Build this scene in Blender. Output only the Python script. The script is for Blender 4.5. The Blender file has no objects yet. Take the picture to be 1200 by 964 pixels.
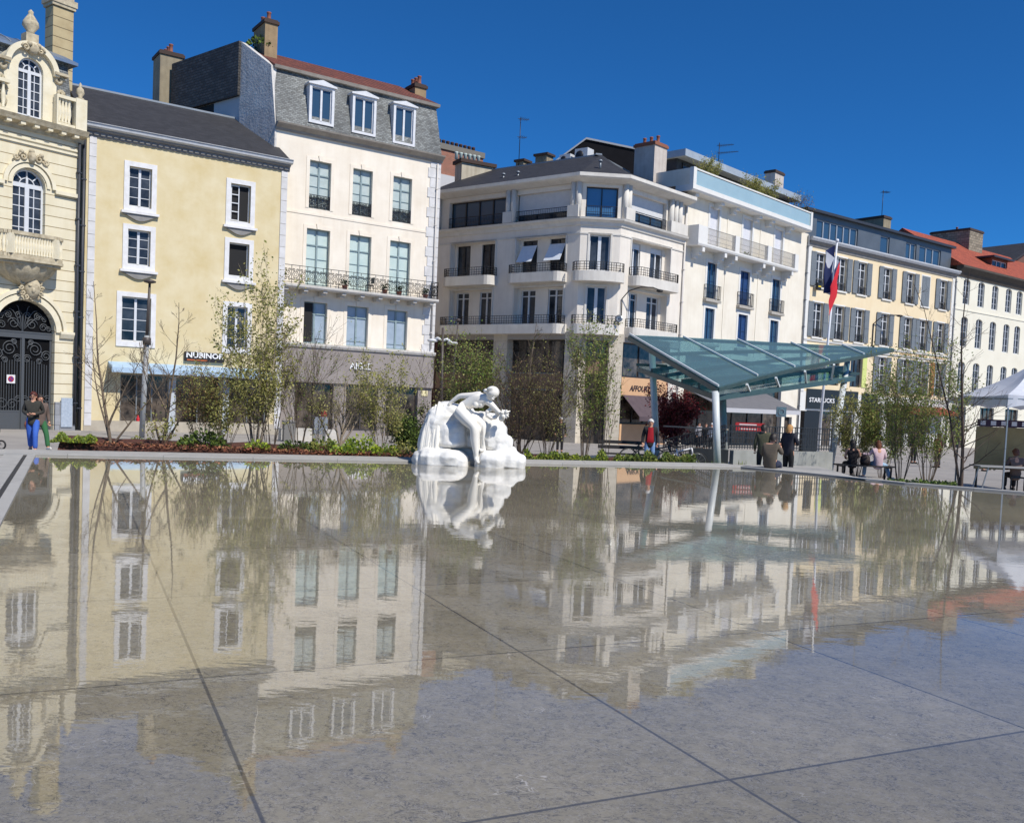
import bpy, math, random
from math import sin, cos, tan, pi, radians, sqrt, atan2, floor
from mathutils import Vector, Matrix, geometry, noise, Quaternion

SC = bpy.context.scene
COL = SC.collection
# ------------------------------------------------------------------ camera
FPX, PCX, PCY, CAMZ = 1100.0, 600.0, 523.0, 1.7      # focal length and principal point in photo pixels (1200 x 964)
PITCH, ROLL = radians(2.9), radians(2.5)
_F = Vector((0, cos(PITCH), -sin(PITCH)))
_R0 = Vector((1, 0, 0)); _U0 = Vector((0, sin(PITCH), cos(PITCH)))
_R = _R0*cos(ROLL) + _U0*sin(ROLL); _U = -_R0*sin(ROLL) + _U0*cos(ROLL)
cam = bpy.data.cameras.new('camera'); camo = bpy.data.objects.new('camera', cam); COL.objects.link(camo)
camo.matrix_world = Matrix(((_R.x, _U.x, -_F.x, 0), (_R.y, _U.y, -_F.y, 0), (_R.z, _U.z, -_F.z, CAMZ), (0, 0, 0, 1)))
cam.sensor_width = 36; cam.lens = 36*FPX/1200
cam.shift_y = (PCY-482)/1200.0
cam.clip_start = 0.1; cam.clip_end = 5000
SC.camera = camo
# ------------------------------------------------------------------ light
SUN_AZ, SUN_EL = radians(47), radians(48)            # azimuth: to the right of the viewer's back
SUNV = Vector((sin(SUN_AZ)*cos(SUN_EL), -cos(SUN_AZ)*cos(SUN_EL), sin(SUN_EL)))
w = bpy.data.worlds.new('World'); SC.world = w; w.use_nodes = True
nt = w.node_tree; nt.nodes.clear()
bg = nt.nodes.new('ShaderNodeBackground'); out = nt.nodes.new('ShaderNodeOutputWorld'); sky = nt.nodes.new('ShaderNodeTexSky')
sky.sky_type = 'NISHITA'; sky.sun_disc = False; sky.sun_elevation = SUN_EL; sky.sun_rotation = pi-SUN_AZ
sky.altitude = 3000; sky.air_density = 1.0; sky.dust_density = 0.0; sky.ozone_density = 10.0
bg.inputs['Strength'].default_value = 0.11
tint = nt.nodes.new('ShaderNodeMix'); tint.data_type = 'RGBA'; tint.blend_type = 'MULTIPLY'; tint.inputs[0].default_value = 1; tint.inputs[7].default_value = (.27, .82, 1.10, 1)   # a deep dry spring blue
nt.links.new(sky.outputs[0], tint.inputs[6]); nt.links.new(tint.outputs[2], bg.inputs[0]); nt.links.new(bg.outputs[0], out.inputs[0])
sl = bpy.data.lights.new('sun', 'SUN'); sl.energy = 4.7; sl.angle = radians(0.5); sl.color = (1, .945, .85)
so = bpy.data.objects.new('sun', sl); COL.objects.link(so); so.rotation_euler = SUNV.to_track_quat('Z', 'Y').to_euler()
so.location = (20, -30, 60)
vs = SC.view_settings; vs.view_transform = 'Standard'; vs.look = 'None'; vs.exposure = 0.0; vs.gamma = 1.0; vs.use_curve_mapping = False
SC.cycles.max_bounces = 6; SC.cycles.transparent_max_bounces = 16; SC.cycles.diffuse_bounces = 3; SC.cycles.glossy_bounces = 4
SC.cycles.caustics_reflective = False; SC.cycles.caustics_refractive = False

# ------------------------------------------------------------------ measuring: a photo pixel is a line of sight from the viewpoint
EYE = Vector((0, 0, CAMZ))
def ray(px, py): return _R*((px-PCX)/FPX) - _U*((py-PCY)/FPX) + _F
def on_z(px, py, z=0.0):
    d = ray(px, py); t = (z-CAMZ)/d.z; return Vector((d.x*t, d.y*t, z))
def at_depth(px, py, Y):
    d = ray(px, py); return EYE + d*(Y/d.y)
def lerp(a, b, t): return a+(b-a)*t
GK = [(-60, -.05), (17, -.05), (20.5, -.07), (27, -.40), (46, -.76), (60, -.92), (100, -1.3), (400, -2.2), (900, -3)]
def ground_z(x, y):
    for (y0, z0), (y1, z1) in zip(GK, GK[1:]):
        if y <= y1: return lerp(z0, z1, max(0, min(1, (y-y0)/(y1-y0))))
    return GK[-1][1]
def on_ground(px, py):
    z = -.4
    for i in range(12):
        p = on_z(px, py, z); z = ground_z(p.x, p.y)
    return Vector((p.x, p.y, z))
def gpt(px, Y):
    "ground point seen in photo column px at depth Y"
    z = ground_z(0, Y)
    py = 500
    for i in range(6):
        p = at_depth(px, py, Y); py += (p.z-z)*FPX/Y
    return Vector((at_depth(px, py, Y).x, Y, z))
def rotv(v, a): return Vector((v.x*cos(a)-v.y*sin(a), v.x*sin(a)+v.y*cos(a), v.z))

# ------------------------------------------------------------------ materials
MATS = {}
def hexc(r, g, b):
    f = lambda c: ((c/255.0+.055)/1.055)**2.4 if c > 10 else c/255/12.92
    return (f(r), f(g), f(b))
def M(name, col, rough=.7, col2=None, nscale=3.0, contrast=.5, metal=0, spec=.5, bump=0, bscale=60, brick=None, coat=0,
      streak=0, transl=0, distort=0, alpha=1, coords='UV'):
    """principled with noise variation between col and col2; brick = (w, h, mortar colour, mortar size, offset, colour variation, bump)"""
    if name in MATS: return MATS[name]
    m = bpy.data.materials.new(name); MATS[name] = m; m.use_nodes = True
    N = m.node_tree.nodes; L = m.node_tree.links; N.clear()
    o = N.new('ShaderNodeOutputMaterial'); b = N.new('ShaderNodeBsdfPrincipled'); L.new(b.outputs[0], o.inputs[0])
    b.inputs['Roughness'].default_value = rough; b.inputs['Metallic'].default_value = metal
    b.inputs['Specular IOR Level'].default_value = spec
    if coat: b.inputs['Coat Weight'].default_value = coat; b.inputs['Coat Roughness'].default_value = .05
    b.inputs['Base Color'].default_value = (*col, 1)
    tc = N.new('ShaderNodeTexCoord'); vec = tc.outputs[coords]
    colsock = None
    if col2 is not None:
        mp = N.new('ShaderNodeMapping'); L.new(vec, mp.inputs[0])
        n1 = N.new('ShaderNodeTexNoise'); n1.inputs['Scale'].default_value = nscale; n1.inputs['Detail'].default_value = 8; n1.inputs['Roughness'].default_value = .62
        n1.inputs['Distortion'].default_value = distort
        L.new(mp.outputs[0], n1.inputs['Vector'])
        cr = N.new('ShaderNodeMapRange'); cr.inputs[1].default_value = .5-contrast*.5; cr.inputs[2].default_value = .5+contrast*.5; L.new(n1.outputs[0], cr.inputs[0])
        fac = cr.outputs[0]
        if streak:
            mp2 = N.new('ShaderNodeMapping'); mp2.inputs['Scale'].default_value = (2.2, .18, 1); L.new(vec, mp2.inputs[0])
            n2 = N.new('ShaderNodeTexNoise'); n2.inputs['Scale'].default_value = 1.6; n2.inputs['Detail'].default_value = 6; L.new(mp2.outputs[0], n2.inputs['Vector'])
            r2 = N.new('ShaderNodeMapRange'); r2.inputs[1].default_value = .45; r2.inputs[2].default_value = .75; r2.inputs[4].default_value = streak; L.new(n2.outputs[0], r2.inputs[0])
            ad = N.new('ShaderNodeMath'); ad.operation = 'ADD'; ad.use_clamp = True; L.new(fac, ad.inputs[0]); L.new(r2.outputs[0], ad.inputs[1]); fac = ad.outputs[0]
        mx = N.new('ShaderNodeMix'); mx.data_type = 'RGBA'; mx.inputs[6].default_value = (*col, 1); mx.inputs[7].default_value = (*col2, 1)
        L.new(fac, mx.inputs[0]); colsock = mx.outputs[2]
    bumpsock = None
    if brick:
        bw, bh, mc, ms, off, var, bb = brick
        br = N.new('ShaderNodeTexBrick'); br.offset = off; br.inputs['Scale'].default_value = 1
        br.inputs['Brick Width'].default_value = bw; br.inputs['Row Height'].default_value = bh
        br.inputs['Mortar Size'].default_value = ms; br.inputs['Mortar Smooth'].default_value = .2; br.inputs['Bias'].default_value = 0
        br.inputs['Color1'].default_value = (1-var,)*3+(1,); br.inputs['Color2'].default_value = (1+var*.3,)*3+(1,)
        br.inputs['Mortar'].default_value = (1, 1, 1, 1)
        L.new(vec, br.inputs['Vector'])
        ml = N.new('ShaderNodeMix'); ml.data_type = 'RGBA'; ml.blend_type = 'MULTIPLY'; ml.inputs[0].default_value = 1
        if colsock: L.new(colsock, ml.inputs[6])
        else: ml.inputs[6].default_value = (*col, 1)
        L.new(br.outputs['Color'], ml.inputs[7])
        m2 = N.new('ShaderNodeMix'); m2.data_type = 'RGBA'; L.new(br.outputs['Fac'], m2.inputs[0]); L.new(ml.outputs[2], m2.inputs[6]); m2.inputs[7].default_value = (*mc, 1)
        colsock = m2.outputs[2]
        if bb:
            bp = N.new('ShaderNodeBump'); bp.inputs['Strength'].default_value = bb; bp.inputs['Distance'].default_value = .02; bp.invert = True
            L.new(br.outputs['Fac'], bp.inputs['Height']); bumpsock = bp.outputs[0]
    if colsock: L.new(colsock, b.inputs['Base Color'])
    if bump:
        n3 = N.new('ShaderNodeTexNoise'); n3.inputs['Scale'].default_value = bscale; n3.inputs['Detail'].default_value = 4; L.new(vec, n3.inputs['Vector'])
        bp2 = N.new('ShaderNodeBump'); bp2.inputs['Strength'].default_value = bump; bp2.inputs['Distance'].default_value = .03; L.new(n3.outputs[0], bp2.inputs['Height'])
        if bumpsock: L.new(bumpsock, bp2.inputs['Normal'])
        bumpsock = bp2.outputs[0]
    if bumpsock: L.new(bumpsock, b.inputs['Normal'])
    if transl:
        t = N.new('ShaderNodeBsdfTranslucent'); mx2 = N.new('ShaderNodeMixShader'); mx2.inputs[0].default_value = transl
        if colsock: L.new(colsock, t.inputs[0])
        else: t.inputs[0].default_value = (*col, 1)
        L.new(b.outputs[0], mx2.inputs[1]); L.new(t.outputs[0], mx2.inputs[2]); L.new(mx2.outputs[0], o.inputs[0])
    return m

# ------------------------------------------------------------------ mesh builder (world coordinates in, one mesh object out)
class MB:
    def __init__(s): s.v = []; s.f = []; s.sm = []; s.mi = []; s.cur = 0; s.smooth = False
    def poly(s, pts):
        i = len(s.v); s.v += [Vector(p) for p in pts]; s.f.append(tuple(range(i, i+len(pts)))); s.sm.append(s.smooth); s.mi.append(s.cur)
    def quad(s, a, b, c, d): s.poly((a, b, c, d))
    def mesh(s, vs, fs, smooth=None):
        i = len(s.v); s.v += [Vector(p) for p in vs]
        for f in fs: s.f.append(tuple(k+i for k in f)); s.sm.append(s.smooth if smooth is None else smooth); s.mi.append(s.cur)
    def box8(s, p):
        "p: 4 bottom corners (ccw seen from above) then the 4 top corners"
        s.mesh(p, [(3, 2, 1, 0), (4, 5, 6, 7), (0, 1, 5, 4), (1, 2, 6, 5), (2, 3, 7, 6), (3, 0, 4, 7)], False)
    def box(s, c, sx, sy, sz, a=0):
        "box centred at c (x, y, z centre), turned by a about z"
        c = Vector(c); P = []
        for z in (-sz/2, sz/2):
            for (x, y) in ((-1, -1), (1, -1), (1, 1), (-1, 1)): P.append(c+rotv(Vector((x*sx/2, y*sy/2, z)), a))
        s.box8(P)
    def bar(s, a, b, w, h=None, up=Vector((0, 0, 1))):
        "square bar from a to b"
        a = Vector(a); b = Vector(b); h = h or w; t = (b-a)
        if t.length < 1e-6: return
        t.normalize(); x = t.cross(up)
        if x.length < 1e-3: x = t.cross(Vector((1, 0, 0)))
        x.normalize(); y = x.cross(t)
        q = [-x*w/2-y*h/2, x*w/2-y*h/2, x*w/2+y*h/2, -x*w/2+y*h/2]
        i = [a+k for k in q]+[b+k for k in q]
        s.mesh(i, [(0, 1, 2, 3), (7, 6, 5, 4), (0, 4, 5, 1), (1, 5, 6, 2), (2, 6, 7, 3), (3, 7, 4, 0)], False)
    def tube(s, pts, rad, n=6, cap=True, smooth=True):
        pts = [Vector(p) for p in pts]
        if not hasattr(rad, '__len__'): rad = [rad]*len(pts)
        vs = []; fs = []; x = None
        for k, p in enumerate(pts):
            t = (pts[min(k+1, len(pts)-1)]-pts[max(k-1, 0)])
            if t.length < 1e-9: t = Vector((0, 0, 1))
            t.normalize()
            if x is None:
                x = t.cross(Vector((0, 0, 1)))
                if x.length < .05: x = t.cross(Vector((1, 0, 0)))
            x = (x-t*x.dot(t))
            if x.length < 1e-6: x = t.orthogonal()
            x.normalize(); y = t.cross(x)
            for j in range(n): a = 2*pi*j/n; vs.append(p+x*(cos(a)*rad[k])+y*(sin(a)*rad[k]))
        for k in range(len(pts)-1):
            for j in range(n):
                j2 = (j+1) % n; fs.append((k*n+j, k*n+j2, (k+1)*n+j2, (k+1)*n+j))
        if cap: fs.append(tuple(range(n-1, -1, -1))); fs.append(tuple(range((len(pts)-1)*n, len(pts)*n)))
        s.mesh(vs, fs, smooth)
    def lathe(s, c, prof, n=12, smooth=True, axis=None, a0=0, a1=2*pi):
        "prof: (radius, height) pairs"
        c = Vector(c); full = abs(a1-a0-2*pi) < 1e-4; vs = []; fs = []; m = n if full else n+1
        for r, z in prof:
            for j in range(m): a = a0+(a1-a0)*j/n; vs.append(c+Vector((r*cos(a), r*sin(a), z)))
        for k in range(len(prof)-1):
            for j in range(n):
                j2 = (j+1) % m; fs.append((k*m+j, k*m+j2, (k+1)*m+j2, (k+1)*m+j))
        if full: fs.append(tuple(range(m-1, -1, -1))); fs.append(tuple(range((len(prof)-1)*m, len(prof)*m)))
        s.mesh(vs, fs, smooth)
    def ball(s, c, rx, ry=None, rz=None, n=10, m=7):
        c = Vector(c); ry = ry or rx; rz = rz or rx; vs = []; fs = []
        for i in range(m+1):
            t = pi*i/m
            for j in range(n): a = 2*pi*j/n; vs.append(c+Vector((rx*sin(t)*cos(a), ry*sin(t)*sin(a), rz*cos(t))))
        for i in range(m):
            for j in range(n): j2 = (j+1) % n; fs.append((i*n+j, (i+1)*n+j, (i+1)*n+j2, i*n+j2))
        s.mesh(vs, fs, True)
    def prism(s, ring, off, caps=True):
        "ring of world points extruded by the vector off"
        ring = [Vector(p) for p in ring]; off = Vector(off); n = len(ring)
        s.mesh(ring+[p+off for p in ring], [(i, (i+1) % n, n+(i+1) % n, n+i) for i in range(n)], False)
        if caps: s.poly(list(reversed(ring))); s.poly([p+off for p in ring])
    def build(s, name, mat, parent=None, recalc=True):
        me = bpy.data.meshes.new(name)
        off = Vector(parent['_w']) if parent is not None and '_w' in parent else Vector((0, 0, 0))
        me.from_pydata([tuple(p-off) for p in s.v], [], s.f); me.update()
        if recalc:
            import bmesh
            bm = bmesh.new(); bm.from_mesh(me); bmesh.ops.recalc_face_normals(bm, faces=bm.faces[:]); bm.to_mesh(me); bm.free()
        for p, k, q in zip(me.polygons, s.sm, s.mi): p.use_smooth = k; p.material_index = q
        uv = me.uv_layers.new(name='uv').data
        Z = Vector((0, 0, 1))
        for p in me.polygons:
            n = p.normal
            t = Z.cross(n)
            if t.length < .15: t = Vector((1, 0, 0)); b = Vector((0, 1, 0))
            else: t.normalize(); b = n.cross(t)
            for li in p.loop_indices:
                co = me.vertices[me.loops[li].vertex_index].co+off; uv[li].uv = (co.dot(t), co.dot(b))
        for mm in (mat if isinstance(mat, (list, tuple)) else [mat]): me.materials.append(mm)
        o = bpy.data.objects.new(name, me); COL.objects.link(o)
        if parent is not None: o.parent = parent; o['_w'] = list(off)
        return o
def tag(o, label=None, cat=None, group=None, kind=None):
    if label: o['label'] = label
    if cat: o['category'] = cat
    if group: o['group'] = group
    if kind: o['kind'] = kind
    return o
def thing(name, loc, label, cat, group=None):
    o = bpy.data.objects.new(name, None); COL.objects.link(o); o.location = loc; o['_w'] = list(loc); o.empty_display_size = .3
    return tag(o, label, cat, group)
def solo(o):
    return o

# ------------------------------------------------------------------ facades
class Facade:
    def __init__(s, p0, ang, n_off=0):
        a = radians(ang); s.d = Vector((sin(a), cos(a), 0)); s.n = Vector((s.d.y, -s.d.x, 0)); s.p0 = Vector((p0.x, p0.y, 0))+s.n*n_off
    def P(s, u, w, z): return s.p0+s.d*u+s.n*w+Vector((0, 0, z))
    def hit(s, px, py, w=0):
        d = ray(px, py); o = EYE-(s.p0+s.n*w); t = -o.dot(s.n)/d.dot(s.n); q = EYE+d*t
        return (q-s.p0).dot(s.d), q.z
    def u(s, px, py, w=0): return s.hit(px, py, w)[0]
    def z(s, px, py, w=0): return s.hit(px, py, w)[1]
    def box(s, mb, u0, u1, w0, w1, z0, z1):
        mb.box8([s.P(u0, w1, z0), s.P(u1, w1, z0), s.P(u1, w0, z0), s.P(u0, w0, z0), s.P(u0, w1, z1), s.P(u1, w1, z1), s.P(u1, w0, z1), s.P(u0, w0, z1)])
    def plate(s, mb, poly, w0, w1):
        "polygon in (u, z) extruded between two depths"
        tr = geometry.tessellate_polygon([[Vector((a, b, 0)) for a, b in poly]])
        for w in (w0, w1): mb.mesh([s.P(a, w, b) for a, b in poly], tr, False)
        n = len(poly)
        for i in range(n):
            a, b = poly[i], poly[(i+1) % n]; mb.quad(s.P(a[0], w0, a[1]), s.P(b[0], w0, b[1]), s.P(b[0], w1, b[1]), s.P(a[0], w1, a[1]))
    def wall(s, mb, outline, holes, depth=.22, w=0):
        loops = [[Vector((a, b, 0)) for a, b in outline]]+[[Vector((a, b, 0)) for a, b in h] for h in holes]
        tr = geometry.tessellate_polygon(loops); flat = [p for l in loops for p in l]
        mb.mesh([s.P(p.x, w, p.y) for p in flat], tr, False)
        for h in holes:
            n = len(h)
            for i in range(n):
                a, b = h[i], h[(i+1) % n]; mb.quad(s.P(a[0], w, a[1]), s.P(b[0], w, b[1]), s.P(b[0], w-depth, b[1]), s.P(a[0], w-depth, a[1]))
    def profile(s, mb, u0, u1, prof, ends=True):
        "a moulding: closed (w, z) outline run along the wall"
        n = len(prof)
        A = [s.P(u0, a, b) for a, b in prof]; B = [s.P(u1, a, b) for a, b in prof]
        mb.mesh(A+B, [(i, (i+1) % n, n+(i+1) % n, n+i) for i in range(n)], False)
        if ends: mb.poly(list(reversed(A))); mb.poly(B)
def rect(u0, u1, z0, z1): return [(u0, z0), (u1, z0), (u1, z1), (u0, z1)]
def arch(u0, u1, z0, zs, n=12, rise=None):
    "opening with straight jambs up to zs and a round head"
    c = (u0+u1)/2; r = (u1-u0)/2; h = rise or r
    return [(u0, z0), (u1, z0)]+[(c+r*cos(pi*i/n), zs+h*sin(pi*i/n)) for i in range(n+1)]
# ------------------------------------------------------------------ palette
GLASS = M('window_glass', (.008, .011, .016), .04, (.07, .08, .095), .9, .35, spec=.42, coords='Object')
SHOPG = M('shop_glass', (.006, .006, .007), .05, (.13, .105, .085), 1.5, .25, spec=.5, coords='Object')
GLASSB = M('window_glass_blue', (.035, .075, .13), .05, spec=.7)
DARK = M('dark_interior', (.008, .008, .009), .8)
WHITE = M('white_paint', (.74, .75, .76), .5, (.62, .63, .64), 4, .6)
WFRAME = M('window_frame_white', (.70, .72, .75), .45, (.58, .6, .63), 6, .7)
WSTONE = M('white_trim_plaster', (.74, .72, .69), .8, (.58, .56, .52), 1.8, .55, streak=.35, bump=.12, bscale=40)
IRON = M('black_ironwork', (.013, .013, .015), .45)
STEEL = M('grey_steel', (.32, .34, .35), .35, metal=.6)
ZINC = M('zinc_sheet', (.30, .33, .36), .45, (.22, .25, .28), 1.2, .6, metal=.35)
LEAD = M('zinc_gutter', (.40, .43, .46), .45, (.30, .32, .35), 2, .6, metal=.2)
PIPE = M('downpipe_grey', (.18, .20, .23), .5, (.12, .13, .15), 2)
TERRA = M('terracotta_pot', (.30, .10, .06), .8, (.18, .07, .05), 6)
def slab(name, *a, **k): return M(name, *a, **k)

# ------------------------------------------------------------------ building kit
def window(F, root, r, fm=WFRAME, w=-.17, leaves=2, rows=(), transom=None, glass=GLASS, fw=.07, bw=.03, mull=.09, name='window', vb=0, head=None, td=.07):
    """casement frame (part) with its pane (sub-part). rows: heights of glazing bars as fractions of the leaf; head: spring height of a round head"""
    u0, u1, z0, z1 = r; f = MB(); top = z1 if head is None else head
    F.box(f, u0, u0+fw, w-.07, w, z0, top); F.box(f, u1-fw, u1, w-.07, w, z0, top)
    F.box(f, u0+fw, u1-fw, w-.07, w, z0, z0+fw*1.3)
    if head is None: F.box(f, u0+fw, u1-fw, w-.07, w, z1-fw, z1)
    lt = transom if transom is not None else top
    if transom is not None: F.box(f, u0+fw, u1-fw, w-.068, w+.012, transom-td/2, transom+td/2)
    span = (u1-u0-2*fw)/leaves
    for i in range(1, leaves): uc = u0+fw+span*i; F.box(f, uc-mull/2, uc+mull/2, w-.066, w+.02, z0+fw, top-(fw if head is None else 0))
    for i in range(leaves):
        a, b = u0+fw+span*i, u0+fw+span*(i+1)
        for k in range(vb): uc = a+(b-a)*(k+1)/(vb+1); F.box(f, uc-bw/2, uc+bw/2, w-.05, w-.012, z0+fw, lt)
        for q in rows: zz = lerp(z0, lt, q); F.box(f, a, b, w-.052, w-.01, zz-bw/2, zz+bw/2)
    if head is not None:
        c = (u0+u1)/2; ro = (u1-u0)/2; n = 14
        for i in range(n):
            A = [pi*i/n, pi*(i+1)/n]; q = []
            for rr, aa in ((ro, A[0]), (ro, A[1]), (ro-fw, A[1]), (ro-fw, A[0])): q.append((c+rr*cos(aa), top+rr*sin(aa)))
            F.plate(f, q, w-.07, w)
        for i in range(n):
            A = [pi*i/n, pi*(i+1)/n]; q = []
            for rr, aa in ((ro*.5, A[0]), (ro*.5, A[1]), (ro*.5-.04, A[1]), (ro*.5-.04, A[0])): q.append((c+rr*cos(aa), top+rr*sin(aa)))
            F.plate(f, q, w-.05, w-.005)
        for aa in (pi/4, pi/2, 3*pi/4): f.bar(F.P(c+ro*.5*cos(aa), w-.03, top+ro*.5*sin(aa)), F.P(c+(ro-fw)*cos(aa), w-.03, top+(ro-fw)*sin(aa)), bw*1.3)
        F.box(f, c-.05, c+.05, w-.06, w+.01, top, top+ro*.5)
    o = f.build(name, fm, root)
    p = MB(); w2 = w-.045
    if name.startswith('shop') and glass is GLASS: glass = SHOPG
    if head is None: F.box(p, u0+.02, u1-.02, w2-.02, w2, z0+.02, z1-.02)
    else: F.plate(p, arch(u0+.02, u1-.02, z0+.02, head), w2-.02, w2)
    p.build('pane', glass, o)
    return o
def surround(F, root, r, t=.2, w=.045, mat=WSTONE, bottom=True, parent=None, top=None, key=False):
    u0, u1, z0, z1 = r; m = MB(); t2 = top or t
    F.box(m, u0-t, u0, 0, w, z0-(t if bottom else 0), z1+t2); F.box(m, u1, u1+t, 0, w, z0-(t if bottom else 0), z1+t2)
    F.box(m, u0, u1, 0, w, z1, z1+t2)
    if bottom: F.box(m, u0, u1, 0, w, z0-t, z0)
    if key: F.plate(m, [((u0+u1)/2-.1, z1+.002), ((u0+u1)/2+.1, z1+.002), ((u0+u1)/2+.15, z1+t2+.1), ((u0+u1)/2-.15, z1+t2+.1)], w+.002, w+.05)
    return m.build('surround', mat, parent or root)
def rail(m, pts, h=.95, step=.12, r=.014, top=.028, style=None, mid=()):
    "balusters and rails along a polyline of world points standing on a slab"
    pts = [Vector(p) for p in pts]; Z = Vector((0, 0, 1))
    for a, b in zip(pts, pts[1:]):
        L = (b-a).length
        if L < .05: continue
        m.bar(a+Z*h, b+Z*h, top*2, top); m.bar(a+Z*.08, b+Z*.08, top)
        for q in mid: m.bar(a+Z*h*q, b+Z*h*q, top*.9)
        n = max(1, int(round(L/step)))
        for i in range(n+1):
            p = a.lerp(b, i/n)
            if style != 'sparse' or i % 4 == 0 or i == n: m.bar(p+Z*.02, p+Z*h, r*2*(1.4 if i in (0, n) else 1))
        if style == 'scroll':
            t = (b-a).normalized(); k = max(1, int(round(L/.46)))
            for i in range(k):
                c = a.lerp(b, (i+.5)/k)+Z*(h*.5)
                ring(m, c, t, Z, .17, .018); ring(m, c+Z*.0, t, Z, .085, .015)
                for sg in (-1, 1):
                    spiral(m, c+t*(sg*.11)+Z*.24, t*sg, Z, .09, .016); spiral(m, c+t*(sg*.11)-Z*.24, t*sg, -Z, .09, .016)
def ring(m, c, x, y, r, t, n=14):
    P = [c+x*(r*cos(2*pi*i/n))+y*(r*sin(2*pi*i/n)) for i in range(n+1)]
    m.tube(P, t, 4, cap=False)
def spiral(m, c, x, y, r, t, turns=1.4, n=14, rmin=.25):
    P = []
    for i in range(n+1):
        q = i/n; rr = r*(1-q*(1-rmin)); a = 2*pi*turns*q
        P.append(c+x*(rr*cos(a))+y*(rr*sin(a)))
    m.tube(P, t, 4)
def text(F, root, s, u0, u1, zb, zt, w, mat, name='lettering', bold=0, shear=0, depth=.02):
    cu = bpy.data.curves.new(name, 'FONT'); cu.body = s; cu.extrude = .02; cu.offset = bold; cu.shear = shear; cu.resolution_u = 2
    o = bpy.data.objects.new(name, cu); COL.objects.link(o)
    dg = bpy.context.evaluated_depsgraph_get(); me = bpy.data.meshes.new_from_object(o.evaluated_get(dg)); COL.objects.unlink(o); bpy.data.objects.remove(o)
    xs = [v.co.x for v in me.vertices]; ys = [v.co.y for v in me.vertices]; x0, x1, y0, y1 = min(xs), max(xs), min(ys), max(ys)
    m = MB(); off = [F.P(u0+(v.co.x-x0)/(x1-x0)*(u1-u0), w+(depth if v.co.z > 0 else 0), zb+(v.co.y-y0)/(y1-y0)*(zt-zb)) for v in me.vertices]
    m.mesh(off, [tuple(p.vertices) for p in me.polygons], False); bpy.data.meshes.remove(me)
    return m.build(name, mat, root)
def chimney(root, c, sx, sy, h, ang, mat, capm, pots=2, potm=TERRA, as_part=True, name='chimney'):
    "c: centre of the foot"
    m = MB(); c = Vector(c); m.box(c+Vector((0, 0, h/2)), sx, sy, h, ang)
    o = m.build(name, mat, root)
    k = MB(); k.box(c+Vector((0, 0, h+.09)), sx+.16, sy+.16, .18, ang); k.box(c+Vector((0, 0, h+.22)), sx+.02, sy+.02, .08, ang); k.build('cap', capm, o)
    ax = rotv(Vector((1, 0, 0)), ang) if sx >= sy else rotv(Vector((0, 1, 0)), ang)
    L = max(sx, sy)
    for i in range(pots):
        p = c+ax*((i+.5)/pots-.5)*L+Vector((0, 0, h+.26)); q = MB(); q.lathe(p, [(.13, 0), (.15, .05), (.12, .08), (.11, .42), (.14, .46), (.13, .52)], 9); q.build('chimney_pot', potm, o)
    return o
def pipe(F, root, u, z0, z1, w=.1, r=.06, mat=PIPE, name='downpipe'):
    m = MB(); m.tube([F.P(u, w, z0), F.P(u, w, z1)], r, 8)
    z = z0+1
    while z < z1: F.box(m, u-r*1.5, u+r*1.5, w-r*1.4, w+r*1.2, z, z+.06); z += 2.2
    return m.build(name, mat, root)
def antenna(loc, h, label, yaw=0, arms=((.8, 9),), group=None):
    t = thing('tv_antenna', loc, label, 'antenna', group); loc = Vector(loc); m = MB(); m.tube([loc, loc+Vector((0, 0, h))], .03, 6); m.build('mast', IRON, t)
    for q, n in arms:
        b = MB(); c = loc+Vector((0, 0, h*q)); x = Vector((cos(yaw), sin(yaw), 0)); y = Vector((-sin(yaw), cos(yaw), 0)); L = n*.13
        b.bar(c-x*.2, c+x*L, .03)
        for i in range(n): l = .45-.025*i; b.bar(c+x*(i*.13)-y*l, c+x*(i*.13)+y*l, .018)
        b.build('aerial', IRON, t)
    return t
def body(mb, F, u0, u1, z0, z1, depth, wf=-.42):
    "the building behind its facade: closed box starting behind the window reveals"
    F.box(mb, u0, u1, -depth, wf, z0, z1)
def ribs(F, m, u0, u1, z0, z1, step, n, w=.012, h=.03):
    pass
def jitter(a, s): return a+random.uniform(-s, s)
# ------------------------------------------------------------------ ground, basin, rim
def grid_ground():
    xs = [-900, -400, -160, -80, -50, -30, -20, -10, 0, 10, 20, 30, 45, 60, 90, 140, 220, 500, 900]
    ys = [-900, -300, -60, 0, 10, 17, 20.5, 23, 27, 33, 40, 46, 52, 60, 72, 85, 100, 160, 400, 900]
    m = MB(); vs = [(x, y, ground_z(x, y)) for y in ys for x in xs]; n = len(xs)
    fs = [(j*n+i, j*n+i+1, (j+1)*n+i+1, (j+1)*n+i) for j in range(len(ys)-1) for i in range(n-1)]
    m.smooth = True; m.mesh(vs, fs)
    pav = M('plaza_paving', hexc(168, 163, 158), .8, hexc(140, 136, 132), .35, .7, brick=(.9, .6, hexc(110, 106, 102), .006, .5, .12, .2), bump=.05, bscale=30)
    return tag(m.build('ground', pav, recalc=False), kind='structure')
grid_ground()
TA = radians(-25.1); DA = Vector((sin(TA), cos(TA), 0)); DB = Vector((cos(TA), -sin(TA), 0))     # the two joint directions of the slabs
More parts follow.
